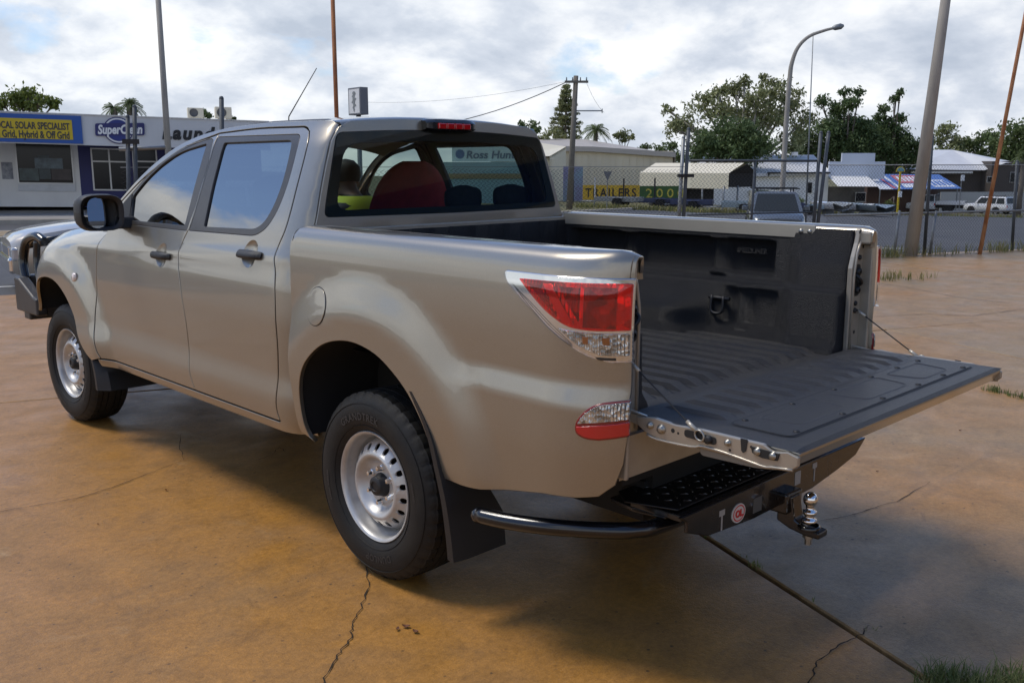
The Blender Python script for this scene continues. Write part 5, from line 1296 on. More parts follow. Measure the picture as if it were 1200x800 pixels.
# ---- wheels
WR = .376
def wheel_meshes():
    # tyre: lathe about x, outer side towards +x
    prof = [(.218, .098), (.232, .112), (.262, .1255), (.300, .1265), (.325, .122), (.345, .113), (.358, .103), (.366, .096), (.3685, .090)]
    tread = []
    for x in (.088, .060, .054, .026, .020, -.020, -.026, -.054, -.060, -.088):
        tread.append((.3755-.5*x*x*.9, x))
    g_ = []
    for a, b in zip(tread, tread[1:]):
        g_.append(a)
        if abs(a[1]-b[1]) < .008: g_ += [(a[0]-.009, a[1]-.001), (b[0]-.009, b[1]+.001)]
    g_.append(tread[-1])
    prof = prof+g_+[(r, -x) for r, x in prof[::-1]]
    n = 200
    idx = {i for i, (r, x) in enumerate(prof) if .05 < abs(x) < .104 and r > .355}
    def rf(i, j, r): return r-.006 if (i in idx and (j+(1 if prof[i][1] > 0 else 3)) % 5 == 0) else r
    ty = MB().lathe([(r, x) for r, x in prof], ax=(1, 0, 0), n=n, r_fn=rf)
    # raised ribs on the sidewall
    ty.lathe([(.336, .1185), (.3355, .1210), (.3325, .1222), (.3315, .1200)], ax=(1, 0, 0), n=80)
    ty.lathe([(.247, .1175), (.2465, .1215), (.2440, .1205), (.2430, .1165)], ax=(1, 0, 0), n=80)
    letters = []
    for word, a0, size in (('GRANDTREK', 90, .040), ('DUNLOP', 270, .038), ('RADIAL TUBELESS', 180, .014), ('265/65R17', 0, .014)):
        V, F = text_geo(word, size, .0006, align='CENTER', spacing=1.12)
        rad = .283; P = []
        for v in V:
            a = R(a0)-v.x/rad; rr = rad+(v.y-size*.36)
            # angle measured so that text reads when seen from +x (y is forward: reading direction is -y at the top)
            P.append((.1292, rr*math.cos(math.pi-a)*-1, rr*math.sin(a)))
        letters.append((P, F))
    # rim
    rim = MB()
    lip = [(.2200, .098), (.2215, .104), (.2185, .108), (.2120, .106), (.2060, .097), (.2035, .085), (.2020, .066), (.1960, .058), (.1920, .040), (.1890, .012), (.1790, -.004), (.1740, -.012)]
    rim.lathe(lip, ax=(1, 0, 0), n=64)
    def dz(r):     # depth of the pressed disc at radius r
        return float(np.interp(r, [.03, .055, .080, .088, .100, .112, .120, .128, .136, .142, .150, .160, .168, .176, .184, .190], [.062, .062, .062, .063, .074, .092, .099, .1005, .096, .090, .084, .076, .067, .052, .030, .018]))
    NH = 18
    def disc(r0, r1, n, k):
        rim.lathe([(r, dz(r)) for r in np.linspace(r0, r1, k)], ax=(1, 0, 0), n=n)
    disc(.034, .134, NH*4, 22)
    rim.lathe([(r, dz(r)) for r in (.169, .173, .177, .181, .185, .190)], ax=(1, 0, 0), n=NH*4)
    hr = .0118; rc = .1545
    for h in range(NH):
        a0 = 2*math.pi*h/NH; da = math.pi/NH; sec = []
        # boundary of one sector, 16 points, matched with 16 points round the hole
        bd = [(.134, a0-da+da*.5*k) for k in range(5)]+[(.134+(.035)*k/4, a0+da) for k in range(1, 5)]+[(.169, a0+da-da*.5*k) for k in range(1, 5)]+[(.169-.035*k/4, a0-da) for k in range(1, 4)]
        hole = []
        for r_, a_ in bd:
            t = math.atan2((a_-a0)*rc, r_-rc); hole.append((rc+hr*1.15*math.cos(t), a0+hr*math.sin(t)/rc))
        V = [(dz(r_), r_*math.cos(a_), r_*math.sin(a_)) for r_, a_ in bd]+[(dz(r_), r_*math.cos(a_), r_*math.sin(a_)) for r_, a_ in hole]+[(dz(r_)-.008, r_*math.cos(a_), r_*math.sin(a_)) for r_, a_ in hole]
        q = len(bd)
        rim.add(V, [(i, (i+1) % q, q+(i+1) % q, q+i) for i in range(q)]+[(q+i, q+(i+1) % q, 2*q+(i+1) % q, 2*q+i) for i in range(q)], True)
    drum = MB().lathe([(.001, -.02), (.150, -.02), (.165, -.03), (.172, -.05), (.200, -.05), (.205, -.08), (.21, -.1)], ax=(1, 0, 0), n=48)
    nut = MB().lathe([(.0128, 0), (.0128, .010), (.0105, .012), (.0105, .024), (.0085, .029), (.0003, .031)], ax=(1, 0, 0), n=6, smooth=False)
    cap = MB().lathe([(r_, h_+.024) for r_, h_ in [(.047, .030), (.0475, .042), (.044, .047), (.040, .060), (.037, .072), (.030, .077), (.020, .078), (.018, .074), (.0005, .074)]], ax=(1, 0, 0), n=28)
    return ty, letters, rim, drum, nut, cap
mat_side = mat('raised_lettering_rubber', (.026, .026, .027), .5)
ty, lt, rim, drum, nut, hcap = wheel_meshes()
wh = empty('wheel', parent=T)
o_t = ty.build('tyre', M['rubber'], wh, sharp=40)
for P_, F_ in lt: mesh_obj('sidewall_lettering', P_, F_, mat_side, o_t)
o_r = rim.build('rim', M['steel'], wh, sharp=55)
drum.build('brake_drum', M['iron'], wh)
hcap.build('hub_cap', M['plastic'], wh, sharp=40)
base = None
for k in range(6):
    a = 2*math.pi*k/6+.3
    if base is None: nn_ = nut.build('wheel_nut', M['chrome'], o_r, sharp=30); base = nn_
    else: nn_ = base.copy(); COL.objects.link(nn_); nn_.parent = o_r
    nn_.location = (.060, .0695*math.cos(a), .0695*math.sin(a))
wh.location = (-.782, 0, WR-.004); wh.rotation_euler = (R(11), 0, math.pi)
w2 = copy_tree(wh, T, (-.782, 3.215, WR-.004)); w2.rotation_euler = (R(64), 0, math.pi+R(2.0))
w3 = copy_tree(wh, T, (.782, 0, WR-.004)); w3.rotation_euler = (R(40), 0, 0)
w4 = copy_tree(wh, T, (.782, 3.215, WR-.004)); w4.rotation_euler = (R(120), 0, R(2.0))

# wheel-well liners, chassis, cab floor
for s in (-1, 1):
    for A_, yc in ((ARCH, .01), (FARCH, 3.21)):
        W_ = []
        for y, z in A_:
            d = math.hypot(y-yc, z-.42); W_.append((yc+(y-yc)*(d+.016)/d, .42+(z-.42)*(d+.016)/d))
        P = [[(s*(float((x_bed if yc < 1 else x_cab)(np.array(y), np.array(z)))-.012), y, z), (s*.70, y, z), (s*.52, y, z)] for y, z in W_]
        mb = MB().grid(P, flip=s > 0); wall = [(s*.52, y, z) for y, z in W_]
        mb.add(wall, [list(range(len(wall)))]); mb.build('wheel_well', M['dark'], T)
ch = MB().box(-.50, .50, -1.05, 3.95, .50, .60)
for s in (-1, 1): ch.box(s*.47-.05, s*.47+.05, -1.03, 3.9, .42, .56)
ch.box(-.70, .70, -1.08, -.60, .60, .78).box(-.78, .78, .62, 2.6, .46, .58).tube([(-.74, 0, .37), (.74, 0, .37)], .05, 10).ball((0.05, 0, .37), .15).tube([(-.7, 3.215, .37), (.7, 3.215, .37)], .04, 8)
ch.tube([(.35, 2.2, .40), (.38, .9, .40), (.42, -.6, .44)], .06, 10).box(-.35, -.08, .7, 1.9, .30, .46)
ch.build('chassis', M['dark'], T)
MB().box(-.80, .80, .60, 2.75, .585, .60).box(-.80, .80, 2.70, 2.72, .6, 1.25).build('cab_floor', M['dark'], T)

# ---- mud flaps
for s in (-1, 1):
    # outer lip follows the arch, the flap hangs behind the wheel
    P = [(-.300, .815), (-.352, .752), (-.405, .665), (-.440, .56), (-.470, .45), (-.488, .33), (-.496, .235)]
    rows = []
    for (y, z) in spline(P, 4):
        w_ = .93 if z > .56 else .93-.03*(.56-z)
        b_ = max(0, (.815-z))
        rows.append([(s*(w_+.004), y+.010, z), (s*(w_+.006), y-.012-.02*b_, z), (s*(w_-.05), y-.016-.03*b_, z), (s*(.92-.24*min(1, b_*2.2)), y-.014-.03*b_, z)])
    mb = MB().grid(rows, flip=s < 0)
    mb.grid([[r[0], (r[3][0], r[3][1]+.018, r[3][2])] for r in rows], flip=s > 0)
    mb.grid([[r[3], (r[3][0], r[3][1]+.018, r[3][2])] for r in rows], flip=s < 0)
    mb.grid([rows[-1], [rows[-1][0], rows[-1][0], (rows[-1][3][0], rows[-1][3][1]+.018, rows[-1][3][2]), (rows[-1][3][0], rows[-1][3][1]+.018, rows[-1][3][2])]])
    mb.build('mud_flap', M['plastic'], T, sharp=40)
    P = [(2.905, .765), (2.84, .66), (2.775, .56), (2.715, .46), (2.690, .38), (2.680, .30)]
    rows = []
    for (y, z) in spline(P, 4):
        b_ = .765-z
        rows.append([(s*.932, y+.012, z), (s*.934, y-.012-.02*b_, z), (s*.88, y-.02-.14*b_, z), (s*(.92-.36*min(1, b_*3)), y-.02-.16*b_, z)])
    mb = MB().grid(rows, flip=s < 0)
    mb.grid([[r[0], (r[3][0], r[3][1]+.018, r[3][2])] for r in rows], flip=s > 0)
    mb.grid([rows[-1], [rows[-1][0], rows[-1][0], (rows[-1][3][0], rows[-1][3][1]+.018, rows[-1][3][2]), (rows[-1][3][0], rows[-1][3][1]+.018, rows[-1][3][2])]])
    mb.build('mud_flap', M['plastic'], T, sharp=40)

# ---- load bed: ribbed floor, liner walls
bed = empty('bed_liner', parent=T)
FZ = .838
def ribs(x0, x1, pitch, w, h, z):
    """cross-section of a ribbed floor from x0 to x1"""
    P = [(x0, z)]; n = int((x1-x0)/pitch); st = (x1-x0-n*pitch)/2+x0
    for i in range(n):
        a = st+i*pitch+(pitch-w)/2
        P += [(a, z), (a+.010, z+h), (a+w-.010, z+h), (a+w, z)]
    P.append((x1, z)); return P
pr = ribs(-.70, .70, .1, .070, .020, FZ); fl = [(x, FZ) for x, z in pr]
ys = [BF-.03, BF-.06, BF-.10, BF-.16, -.3, -.70, -.98, -1.03]
rows = [[(x, y, FZ) for x, z in pr] if k in (0, 1, 7) else [(x, y, z) for x, z in pr] for k, y in enumerate(ys)]
rows.append([(x, -1.115, FZ) for x, z in pr]); rows.append([(x, -1.122, FZ-.012) for x, z in pr]); rows.append([(x, -1.124, FZ-.05) for x, z in pr])
MB().grid(rows, smooth=True, flip=False).build('liner_floor', mat('bed_floor_liner', (.014, .014, .0165), .31, col2=(.024, .022, .020), bump=.7, bscale=330, vscale=5, detail=9), bed, sharp=25)
def wall_x(y, z):
    """inner face of the liner wall: recessed panels, a shelf, wheel housing, rear post"""
    b = .716+.018*(z-.84)/.46
    b = b-.042*(S01(1.108, 1.086, z))                                        # shelf: lower wall stands inboard
    def rr(y0, y1, z0, z1, e=.022): return S01(y0-e, y0+e, y)*S01(y1+e, y1-e, y)*S01(z0-e*.6, z0+e*.6, z)*S01(z1+e*.6, z1-e*.6, z)
    b = b+.046*rr(-.74, .44, 1.128, 1.272, .015)
    b = b-.020*rr(-.50, -.42, 1.12, 1.28, .010)-.018*rr(.02, .10, 1.12, 1.28, .010)
    b = b+.018*rr(-.80, -.54, .90, 1.06, .02)-.012*rr(-.66, -.60, .88, 1.08, .012)
    b = b-.165*S01(-.50, -.30, y)*S01(.47, .30, y)*S01(1.080, .955, z)       # wheel housing
    b = b-.020*rr(-.80, .47, 1.285, 1.33, .01)*0
    b = b-.040*S01(-.80, -.90, y)*(1-.75*S01(1.19, 1.29, z))                 # heavy rear post, cut back at its top
    b = b-.03*S01(.905, .85, z)                                              # radius into the floor
    return b
for s in (-1, 1):
    yy = np.concatenate([np.linspace(BF-.02, .50, 2), np.linspace(.48, -.32, 41), np.linspace(-.335, -.55, 18), np.linspace(-.565, -.80, 16), np.linspace(-.81, -.92, 14), np.linspace(-.94, -1.10, 6)])
    z_ = np.concatenate([np.linspace(FZ-.004, .92, 9), np.linspace(.935, 1.06, 9), np.linspace(1.07, 1.15, 12), np.linspace(1.165, 1.25, 6), np.linspace(1.258, 1.318, 10)])
    P = [[(s*float(wall_x(np.array(y), np.array(z))), y, (z if z < 1.2 or y > -.935 or s < 0 else 1.2+(z-1.2)*1.2)) for z in z_] for y in yy]
    P.append([(s*.735, -1.103, p[2]) for p in P[-1]])
    lw = MB().grid(P, flip=s > 0).build('liner_wall', M['liner'], bed)
    # pressed letters on the wall and a folding tie-down ring in its cup
    if s > 0:
        text_obj('pressed_lettering', 'SPEEDLINER', .032, M['liner'], lw, (.753, -.545, 1.215), (0, -1, 0), (0, 0, 1), .001, width=.155, extrude=.0025)
    MB().tube(spline([(s*.672, -.475, 1.02), (s*.664, -.475, .955), (s*.664, -.505, .94), (s*.664, -.535, .955), (s*.672, -.535, 1.02)], 4), .007, 6).tube([(s*.676, -.445, 1.01), (s*.676, -.565, 1.01)], .009, 6).build('tie_down_ring', M['plastic'], lw)
P = [[(x, BF-.03-(.012 if abs((x % .24)-.12) < .05 else 0)-.03*max(0, (.9-z)/.06), z) for x in np.linspace(-.74, .74, 60)] for z in (FZ-.004, .86, .9, 1.0, 1.2, 1.30, 1.318)]
MB().grid(P, flip=True).build('liner_bulkhead', M['liner'], bed, sharp=30)
MB().box(-.76, .76, BF-.028, BF-.004, 1.302, 1.335).build('head_rail', M['paint_in'], T, bevel=.004)
MB().box(-.76, .76, BF-.006, BF-.002, .60, 1.31).build('bed_front', M['paint_in'], T)

# ---- rear posts of the bed beside the tailgate
for s in (-1, 1):
    jp = empty('tailgate_post', parent=T)
    o_ = [(.684, .70), (.684, 1.19), (.698, 1.235), (.722, 1.29), (.735, 1.346), (.800, 1.346), (.812, 1.29), (.822, 1.10), (.828, .90), (.822, .70)]
    mb = MB().prism(o_, lambda a, b: (s*a, -1.125, b), (0, .02, 0)).build('post_plate', M['paint_in'], jp, bevel=.004)
    MB().tube([(s*.698, -1.127, .80), (s*.697, -1.128, 1.17), (s*.712, -1.128, 1.25), (s*.745, -1.128, 1.31)], .006, 6).build('post_bead', M['paint_in'], jp)
    xo_ = float(x_bed(np.array(-1.170), np.array(1.1)))-.004
    MB().box(min(s*.772, s*(xo_-.012)), max(s*.772, s*(xo_-.012)), -1.166, -1.112, .66, 1.285).build('post_flange', M['paint_in'], jp, bevel=.006)
    MB().box(min(s*.736, s*(xo_-.040)), max(s*.736, s*(xo_-.040)), -1.170, -1.090, 1.286, 1.338).build('post_top', M['paint_in'], jp, bevel=.008)
    # latch striker in its dark slot, bolts and holes
    sl_ = rounded([(.704, 1.075), (.752, 1.075), (.752, 1.205), (.704, 1.205)], .02)
    sk = MB().prism(sl_, lambda a, b: (s*a, -1.1262, b), (0, -.002, 0)).build('striker_slot', M['seal'], jp)
    MB().tube(spline([(s*.712, -1.126, 1.165), (s*.716, -1.143, 1.15), (s*.736, -1.143, 1.13), (s*.738, -1.126, 1.115)], 4), .007, 8).lathe([(.015, 0), (.015, .010), (.006, .013)], (s*.73, -1.128, 1.175), (0, -1, 0), 12).lathe([(.015, 0), (.015, .010), (.006, .013)], (s*.73, -1.128, 1.10), (0, -1, 0), 12).build('striker', M['plastic'], sk)
    for xx, zz__, rr_ in ((.738, 1.232, .011), (.728, 1.045, .011), (.726, 1.016, .012)): MB().lathe([(rr_, 0), (rr_*.9, .006), (rr_*.5, .008), (.0004, .008)], (s*xx, -1.126, zz__), (0, -1, 0), 6).build('bolt', M['plastic'], jp)
    for xx, zz__ in ((.735, .925), (.768, 1.275), (.728, 1.335)): MB().lathe([(.008, 0), (.0003, .0008)], (s*xx, -1.1262, zz__), (0, -1, 0), 10).build('drain_hole', M['seal'], jp)
# panel under the tailgate
MB().grid([[(x, -1.105-(.035 if z < .79 else 0), z) for x in (-.79, -.74, 0, .74, .79)] for z in (.655, .70, .788, .792, .82)], smooth=False, flip=False).build('tail_panel', M['paint_in'], T)

# ---- lowered tailgate
TG = empty('tailgate', parent=T)
TW, TY0, TY1, TZ = .748, -1.150, -1.702, .862
skin = [(TY0+.005, TZ-.006), (TY0, TZ-.03), (TY0-.05, TZ-.052), (-1.34, TZ-.060), (-1.60, TZ-.062), (-1.655, TZ-.054), (TY1+.024, TZ-.050), (TY1, TZ-.012), (TY1+.002, TZ-.002), (-1.66, TZ-.0015), (-1.2, TZ-.0015)]
MB().prism(skin, lambda a, b: (-TW+.012, a, b), (2*TW-.024, 0, 0)).build('gate_skin', M['paint'], TG, bevel=.006, seg=3)
# liner on the upper face: short ribs near the hinge, flat panel beyond
pr = ribs(-.70, .70, .1, .064, .012, TZ+.004)
rows = []
for y, q in ((TY0+.008, -1), (TY0-.001, 0), (TY0-.035, 0), (TY0-.065, 1), (-1.375, 1), (-1.405, 0), (-1.425, 0), (-1.692, 0), (-1.7025, -1)):
    rows.append([(x, y, (TZ-.004 if q < 0 else (z if q == 1 else TZ+.006))) for x, z in pr])
for r in rows:
    e_ = .744 if r[0][1] > -1.60 else .744; r.insert(0, (-e_, r[0][1], TZ-.001)); r.append((e_, r[0][1], TZ-.001))
gl = MB().grid(rows, flip=False).build('gate_liner', M['liner2'], TG, sharp=25)
# flat access panel: raised plate with a dark groove round it, shallow pressings, screws
pn = rounded([(-.655, -1.435), (.655, -1.435), (.655, -1.628), (-.655, -1.628)], .03)
MB().prism(shrink(resample(pn if area(pn) > 0 else pn[::-1], .05), -.007)[0].tolist(), lambda a, b: (a, b, TZ+.0068), (0, 0, .0006)).build('panel_groove', M['seal'], gl)
ap = MB().prism(pn, lambda a, b: (a, b, TZ+.007), (0, 0, .003)).build('access_panel', M['liner2'], TG, bevel=.0015)
for x0, x1 in ((-.56, -.22), (-.14, .22), (.28, .56)):
    q = rounded([(x0, -1.462), (x1, -1.462), (x1-.03, -1.592), (x0+.03, -1.592)], .03)
    q = q if area(q) > 0 else q[::-1]
    inn_ = shrink(resample(q, .04), .006)[0].tolist(); q = resample(q, .04)
    k = min(len(q), len(inn_))
    MB().grid([[(a, b, TZ+.0102), ((a+c)/2, (b+d)/2, TZ+.0120), (c, d, TZ+.0102)] for (a, b), (c, d) in zip(q[:k]+q[:1], inn_[:k]+inn_[:1])]).build('pressing', M['liner2'], ap)
sc = None
for y in (-1.450, -1.615):
    for x in (-.60, -.33, -.06, .21, .42, .60):
        if sc is None: sc = MB().lathe([(.010, 0), (.009, .003), (.004, .0045), (.0004, .0045)], (0, 0, 0), (0, 0, 1), 10).build('screw', M['seal'], ap); o = sc
        else: o = sc.copy(); COL.objects.link(o)
        o.parent = ap; o.location = (x, y, TZ+.010)
# end plates with their bolts, slots and latch
for s in (-1, 1):
    ep = [(-1.165, TZ-.006), (-1.168, TZ-.030), (-1.21, TZ-.052), (-1.25, TZ-.060), (-1.37, TZ-.056), (-1.41, TZ-.046), (-1.50, TZ-.050), (-1.60, TZ-.060), (-1.63, TZ-.056), (-1.690, TZ-.050), (-1.704, TZ-.038), (-1.704, TZ-.012), (-1.672, TZ-.004), (-1.63, TZ-.012), (-1.60, TZ+.002), (-1.40, TZ+.002), (-1.31, TZ-.002), (-1.24, TZ+.004)]
    M['plate'] = mat('champagne_end_plate', (.36, .32, .26), .34, .5, var=.08, vscale=14, coat=.4)
    pl = MB().prism(ep, lambda a, b: (s*(TW-.014), a, b), (s*.014, 0, 0)).build('end_plate', M['plate'], TG, bevel=.004)
    MB().tube([(s*(TW+.001), a, b) for a, b in spline(ep[2:10], 3)], .0045, 6).build('plate_flange', M['plate'], pl)
    for y, z, rr_, mm in ((-1.222, -.022, .009, 'zinc'), (-1.262, -.026, .012, 'zinc'), (-1.490, -.018, .008, 'zinc'), (-1.585, -.022, .010, 'zinc'), (-1.632, -.024, .010, 'zinc')):
        MB().lathe([(rr_*1.25, 0), (rr_*1.25, .003), (rr_, .003), (rr_, .009), (rr_*.4, .011), (.0003, .011)], (s*TW, y, TZ+z), (s, 0, 0), 10).build('bolt', M[mm], pl)
    for y, z, rr_ in ((-1.303, -.022, .007), (-1.322, -.026, .004), (-1.497, -.038, .004), (-1.563, -.014, .004)):
        MB().lathe([(rr_, 0), (.0003, .0005)], (s*(TW+.0002), y, TZ+z), (s, 0, 0), 10).build('drain_hole', M['seal'], pl)
    MB().prism(rounded([(-1.345, -.030), (-1.452, -.034), (-1.452, -.012), (-1.345, -.008)], .010), lambda a, b: (s*TW, a, TZ+b), (s*.003, 0, 0)).build('cable_slot', M['seal'], pl)
    MB().lathe([(.013, 0), (.012, .010), (.005, .012), (.0003, .012)], (s*TW, -1.428, TZ-.022), (s, 0, 0), 14).build('cable_stud', M['plastic'], pl)
    MB().prism([(-1.565, TZ-.012), (-1.650, TZ-.014), (-1.645, TZ-.034), (-1.600, TZ-.036), (-1.570, TZ-.028)], lambda a, b: (s*TW, a, b), (s*.005, 0, 0)).build('latch_plate', M['seal'], pl)
    MB().prism([(-1.530, TZ+.004), (-1.552, TZ+.004), (-1.548, TZ-.030), (-1.540, TZ-.036), (-1.534, TZ-.030)], lambda a, b: (s*TW, a, b), (s*.0025, 0, 0)).build('latch_notch', M['seal'], pl)
    # hinge strap to the body
    MB().prism([(-1.120, .872), (-1.200, .862), (-1.255, .853), (-1.255, .828), (-1.200, .822), (-1.120, .835)], lambda a, b: (s*(TW-.02), a, b), (s*.012, 0, 0)).build('hinge_strap', M['cap'], pl, bevel=.002)
    # stay cable with crimped ends
    A, B = Vector((s*.738, -1.126, 1.020)), Vector((s*.752, -1.405, .846))
    d = (B-A).normalized()
    cbm = MB().tube([A, A+d*.02, B-d*.03, B], .0026, 6).build('stay_cable', M['seal'], TG)
    MB().tube([B-d*.062, B-d*.022], .0065, 8).build('crimp', M['cap'], cbm); MB().tube([A+d*.012, A+d*.05], .0065, 8).build('crimp', M['cap'], cbm)
    e2 = Vector((s, 0, 0)).cross(d)
    MB().tube([B+d*(.017*math.cos(t)-.004)+e2*.014*math.sin(t)+Vector((s*.006, 0, 0)) for t in np.linspace(0, 2*math.pi, 15)[:-1]], .0035, 6, closed=True).build('cable_eye', M['zinc'], cbm)
# handle bezel hanging under the gate
MB().prism(rounded([(-1.36, TZ-.061), (-1.63, TZ-.061), (-1.62, TZ-.078), (-1.55, TZ-.088), (-1.37, TZ-.092)], .012), lambda a, b: (-.70, a, b), (1.40, 0, 0)).build('gate_bezel', mat('grey_gate_plastic', (.20, .195, .18), .4), TG, bevel=.003)

# ---- rear step bumper and tow bar
BP = empty('step_bumper', parent=T)
sp_ = [(-.930, -.655, .450), (-.905, -.76, .452), (-.860, -.88, .456), (-.795, -.995, .460), (-.735, -1.080, .463), (-.685, -1.125, .464), (-.60, -1.155, .464), (-.30, -1.165, .464)]
sp_ += [(-x, y, z) for x, y, z in sp_[::-1]]
pth = spline(sp_, 5)
MB().tube(pth, .027, 14).ball(sp_[0], .027, 12).ball(sp_[-1], .027, 12).build('bumper_tube', M['gloss_black'], BP)
# deck behind the tube
dk = [(-.60, -1.18), (-.62, -1.06), (-.60, -.95), (.60, -.95), (.62, -1.06), (.60, -1.18)]
MB().prism(dk, lambda a, b: (a, b, .490), (0, 0, .016)).build('bumper_deck', M['gloss_black'], BP, bevel=.004)
# chequer plate with raised bars
cp = MB().prism([(-.66, -1.06), (-.60, -1.225), (.60, -1.225), (.66, -1.06), (.60, -.985), (-.60, -.985)], lambda a, b: (a, b, .531), (0, 0, .006)).build('step_plate', mat('black_chequer_plate', (.022, .022, .022), .3, .5, var=.3, vscale=20), BP, bevel=.002)
mb = MB()
for i in range(28):
    for j in range(5):
        x, y = -.60+i*.0435, -1.20+j*.044
        if abs(x) > .58-max(0, (-1.18-y))*.5: continue
        a = R(45 if (i+j) % 2 else -45)+R(0); d = Vector((math.cos(a), math.sin(a), 0)); q = Vector((-d.y, d.x, 0)); c = Vector((x, y, .5365))
        P = [c-d*.016, c-d*.007+q*.0048, c+d*.007+q*.0048, c+d*.016, c+d*.007-q*.0048, c-d*.007-q*.0048]
        T_ = [c-d*.009+Vector((0, 0, .0035)), c+Vector((0, 0, .0035))+q*.0015, c+d*.009+Vector((0, 0, .0035)), c+Vector((0, 0, .0035))-q*.0015]
        mb.add(P+T_, [(0, 6, 7, 1), (1, 7, 2), (2, 7, 8, 3), (3, 8, 9, 4), (4, 9, 5), (5, 9, 6, 0), (6, 9, 8, 7)][:7], False)
tag(mb.build('chequer_bars', mat('worn_chequer_bars', (.10, .10, .10), .28, .8), BP), kind='stuff')
# rear beam: plate with bevelled ends, slots, badge
bp = [(-.60, .468), (-.60, .505), (-.64, .528), (.62, .528), (.58, .500), (.54, .472), (.40, .446), (.20, .418), (-.20, .408), (-.48, .424)]
beam = MB().prism(bp, lambda a, b: (a, -1.262, b), (0, .012, 0)).box(-.62, .62, -1.252, -1.05, .506, .527).build('bumper_beam', M['gloss_black'], BP, bevel=.004)
M['decal'] = mat('pale_decal', (.34, .33, .32), .5)
for x, z in ((-.405, .478), (.205, .500)):
    MB().box(x-.016, x+.016, -1.2634, -1.2622, z-.004, z+.016).box(x-.004, x+.004, -1.2634, -1.2622, z-.055, z-.004).build('tee_slot', M['decal'], beam)
MB().box(.062, .102, -1.2634, -1.2622, .462, .512).build('square_decal', M['decal'], beam)
MB().box(-.215, -.160, -1.2634, -1.2622, .430, .482).build('square_decal', mat('dull_decal', (.085, .088, .085), .5), beam)
bx0, bz0 = -.308, .458
ell = lambda a, b, y: [(bx0+a*math.cos(t), y, bz0+b*math.sin(t)) for t in np.linspace(0, 2*math.pi, 25)[:-1]]
bd = MB().prism([(p[0], p[2]) for p in ell(.040, .033, 0)], lambda a, b: (a, -1.262, b), (0, -.004, 0)).build('badge', mat('badge_white', (.62, .60, .58), .35), beam)
o1, o2 = ell(.035, .0285, -1.2664), ell(.030, .0240, -1.2664); k = len(o1)
MB().add(o1+o2, [(i, k+i, k+(i+1) % k, (i+1) % k) for i in range(k)]).build('badge_ring', mat('badge_red', (.55, .02, .02), .4), bd)
text_obj('badge_lettering', 'OL', .034, bpy.data.materials['badge_red'], bd, (bx0, -1.2662, bz0-.012), (1, 0, 0), (0, 0, 1), .0015, align='CENTER', extrude=.001)
# receiver, tongue, ball
HT = empty('tow_hitch', parent=T)
MB().box(-.055, .055, -1.30, -1.05, .390, .465).build('receiver', M['gloss_black'], HT, bevel=.008)
tg = [(-1.25, .455), (-1.25, .355), (-1.30, .335), (-1.36, .325), (-1.415, .325), (-1.415, .350), (-1.36, .355), (-1.32, .375), (-1.305, .455)]
MB().prism(tg, lambda a, b: (-.032, a, b), (.064, 0, 0)).build('tongue', M['gloss_black'], HT, bevel=.006)
MB().lathe([(.038, -.034), (.040, -.022), (.034, -.018)], (-.01, -1.365, .382), (0, 0, 1), 16).build('tongue_pad', M['gloss_black'], HT)
bc = (-.01, -1.365, .455)
MB().lathe([(.0005, .027), (.010, .0255), (.018, .020), (.0235, .010), (.025, 0), (.0235, -.010), (.019, -.017), (.0145, -.022), (.0145, -.036), (.024, -.040), (.024, -.052), (.017, -.056), (.017, -.066), (.026, -.070), (.026, -.084), (.012, -.086)], bc, (0, 0, 1), 24).build('tow_ball', M['chrome'], HT)
MB().lathe([(.020, -.122), (.020, -.140), (.012, -.140), (.012, -.165), (.0005, -.166)], bc, (0, 0, 1), 6, smooth=False).build('ball_nut', M['zinc'], HT)

# ---- cabin: seats, wheel, dash
def seat(name, x, y, w, m, hd=True, z0=.80, hgt=.58, lean=.16, dome=False):
    st = empty(name, parent=T)
    MB().box(x-w/2, x+w/2, y-.02, y+.48, z0-.13, z0+.03).build('cushion', m, st, bevel=.04, seg=3)
    P = []
    for k in (1-(1-np.linspace(0, 1, 15))**1.8):
        zz_ = z0+.02+hgt*k; yy_ = y-lean*k; ww = w/2*(1-.20*k**3) if not dome else w/2*math.sqrt(max(.02, 1-.95*k**5))
        P.append([(x+ww*math.cos(t), yy_+.075*math.sin(t)*(1-.3*k), zz_) for t in np.linspace(0, 2*math.pi, 21)])
    mb = MB().grid(P); k = len(mb.v); mb.f.append(list(range(k-21, k-1))); mb.s.append(True); mb.m.append(0)
    mb.build('backrest', m, st)
    if hd:
        h = MB()
        P = []
        for k in np.linspace(-1, 1, 9):
            q = math.sqrt(max(.05, 1-k**4)); P.append([(x+.135*q*abs(math.cos(t))**.7*np.sign(math.cos(t)), y-lean-.01+.055*q*math.sin(t), z0+hgt+.145+.085*k) for t in np.linspace(0, 2*math.pi, 17)])
        h.grid(P).tube([(x-.05, y-lean, z0+hgt-.03), (x-.05, y-lean, z0+hgt+.09)], .007, 6).tube([(x+.05, y-lean, z0+hgt-.03), (x+.05, y-lean, z0+hgt+.09)], .007, 6)
        h.build('headrest', m, st)
seat('driver_seat', .47, 1.56, .62, M['redseat'], False, .80, .80, .14, True)
seat('passenger_seat', -.42, 1.58, .50, M['seat'], True, .80, .52)
rb = empty('bench_seat', parent=T)
MB().box(-.66, .66, .72, 1.16, .66, .82).build('cushion', M['seat'], rb, bevel=.04, seg=3)
MB().box(-.66, .66, .62, .72, .80, 1.36).build('backrest', M['seat'], rb, bevel=.04, seg=3)
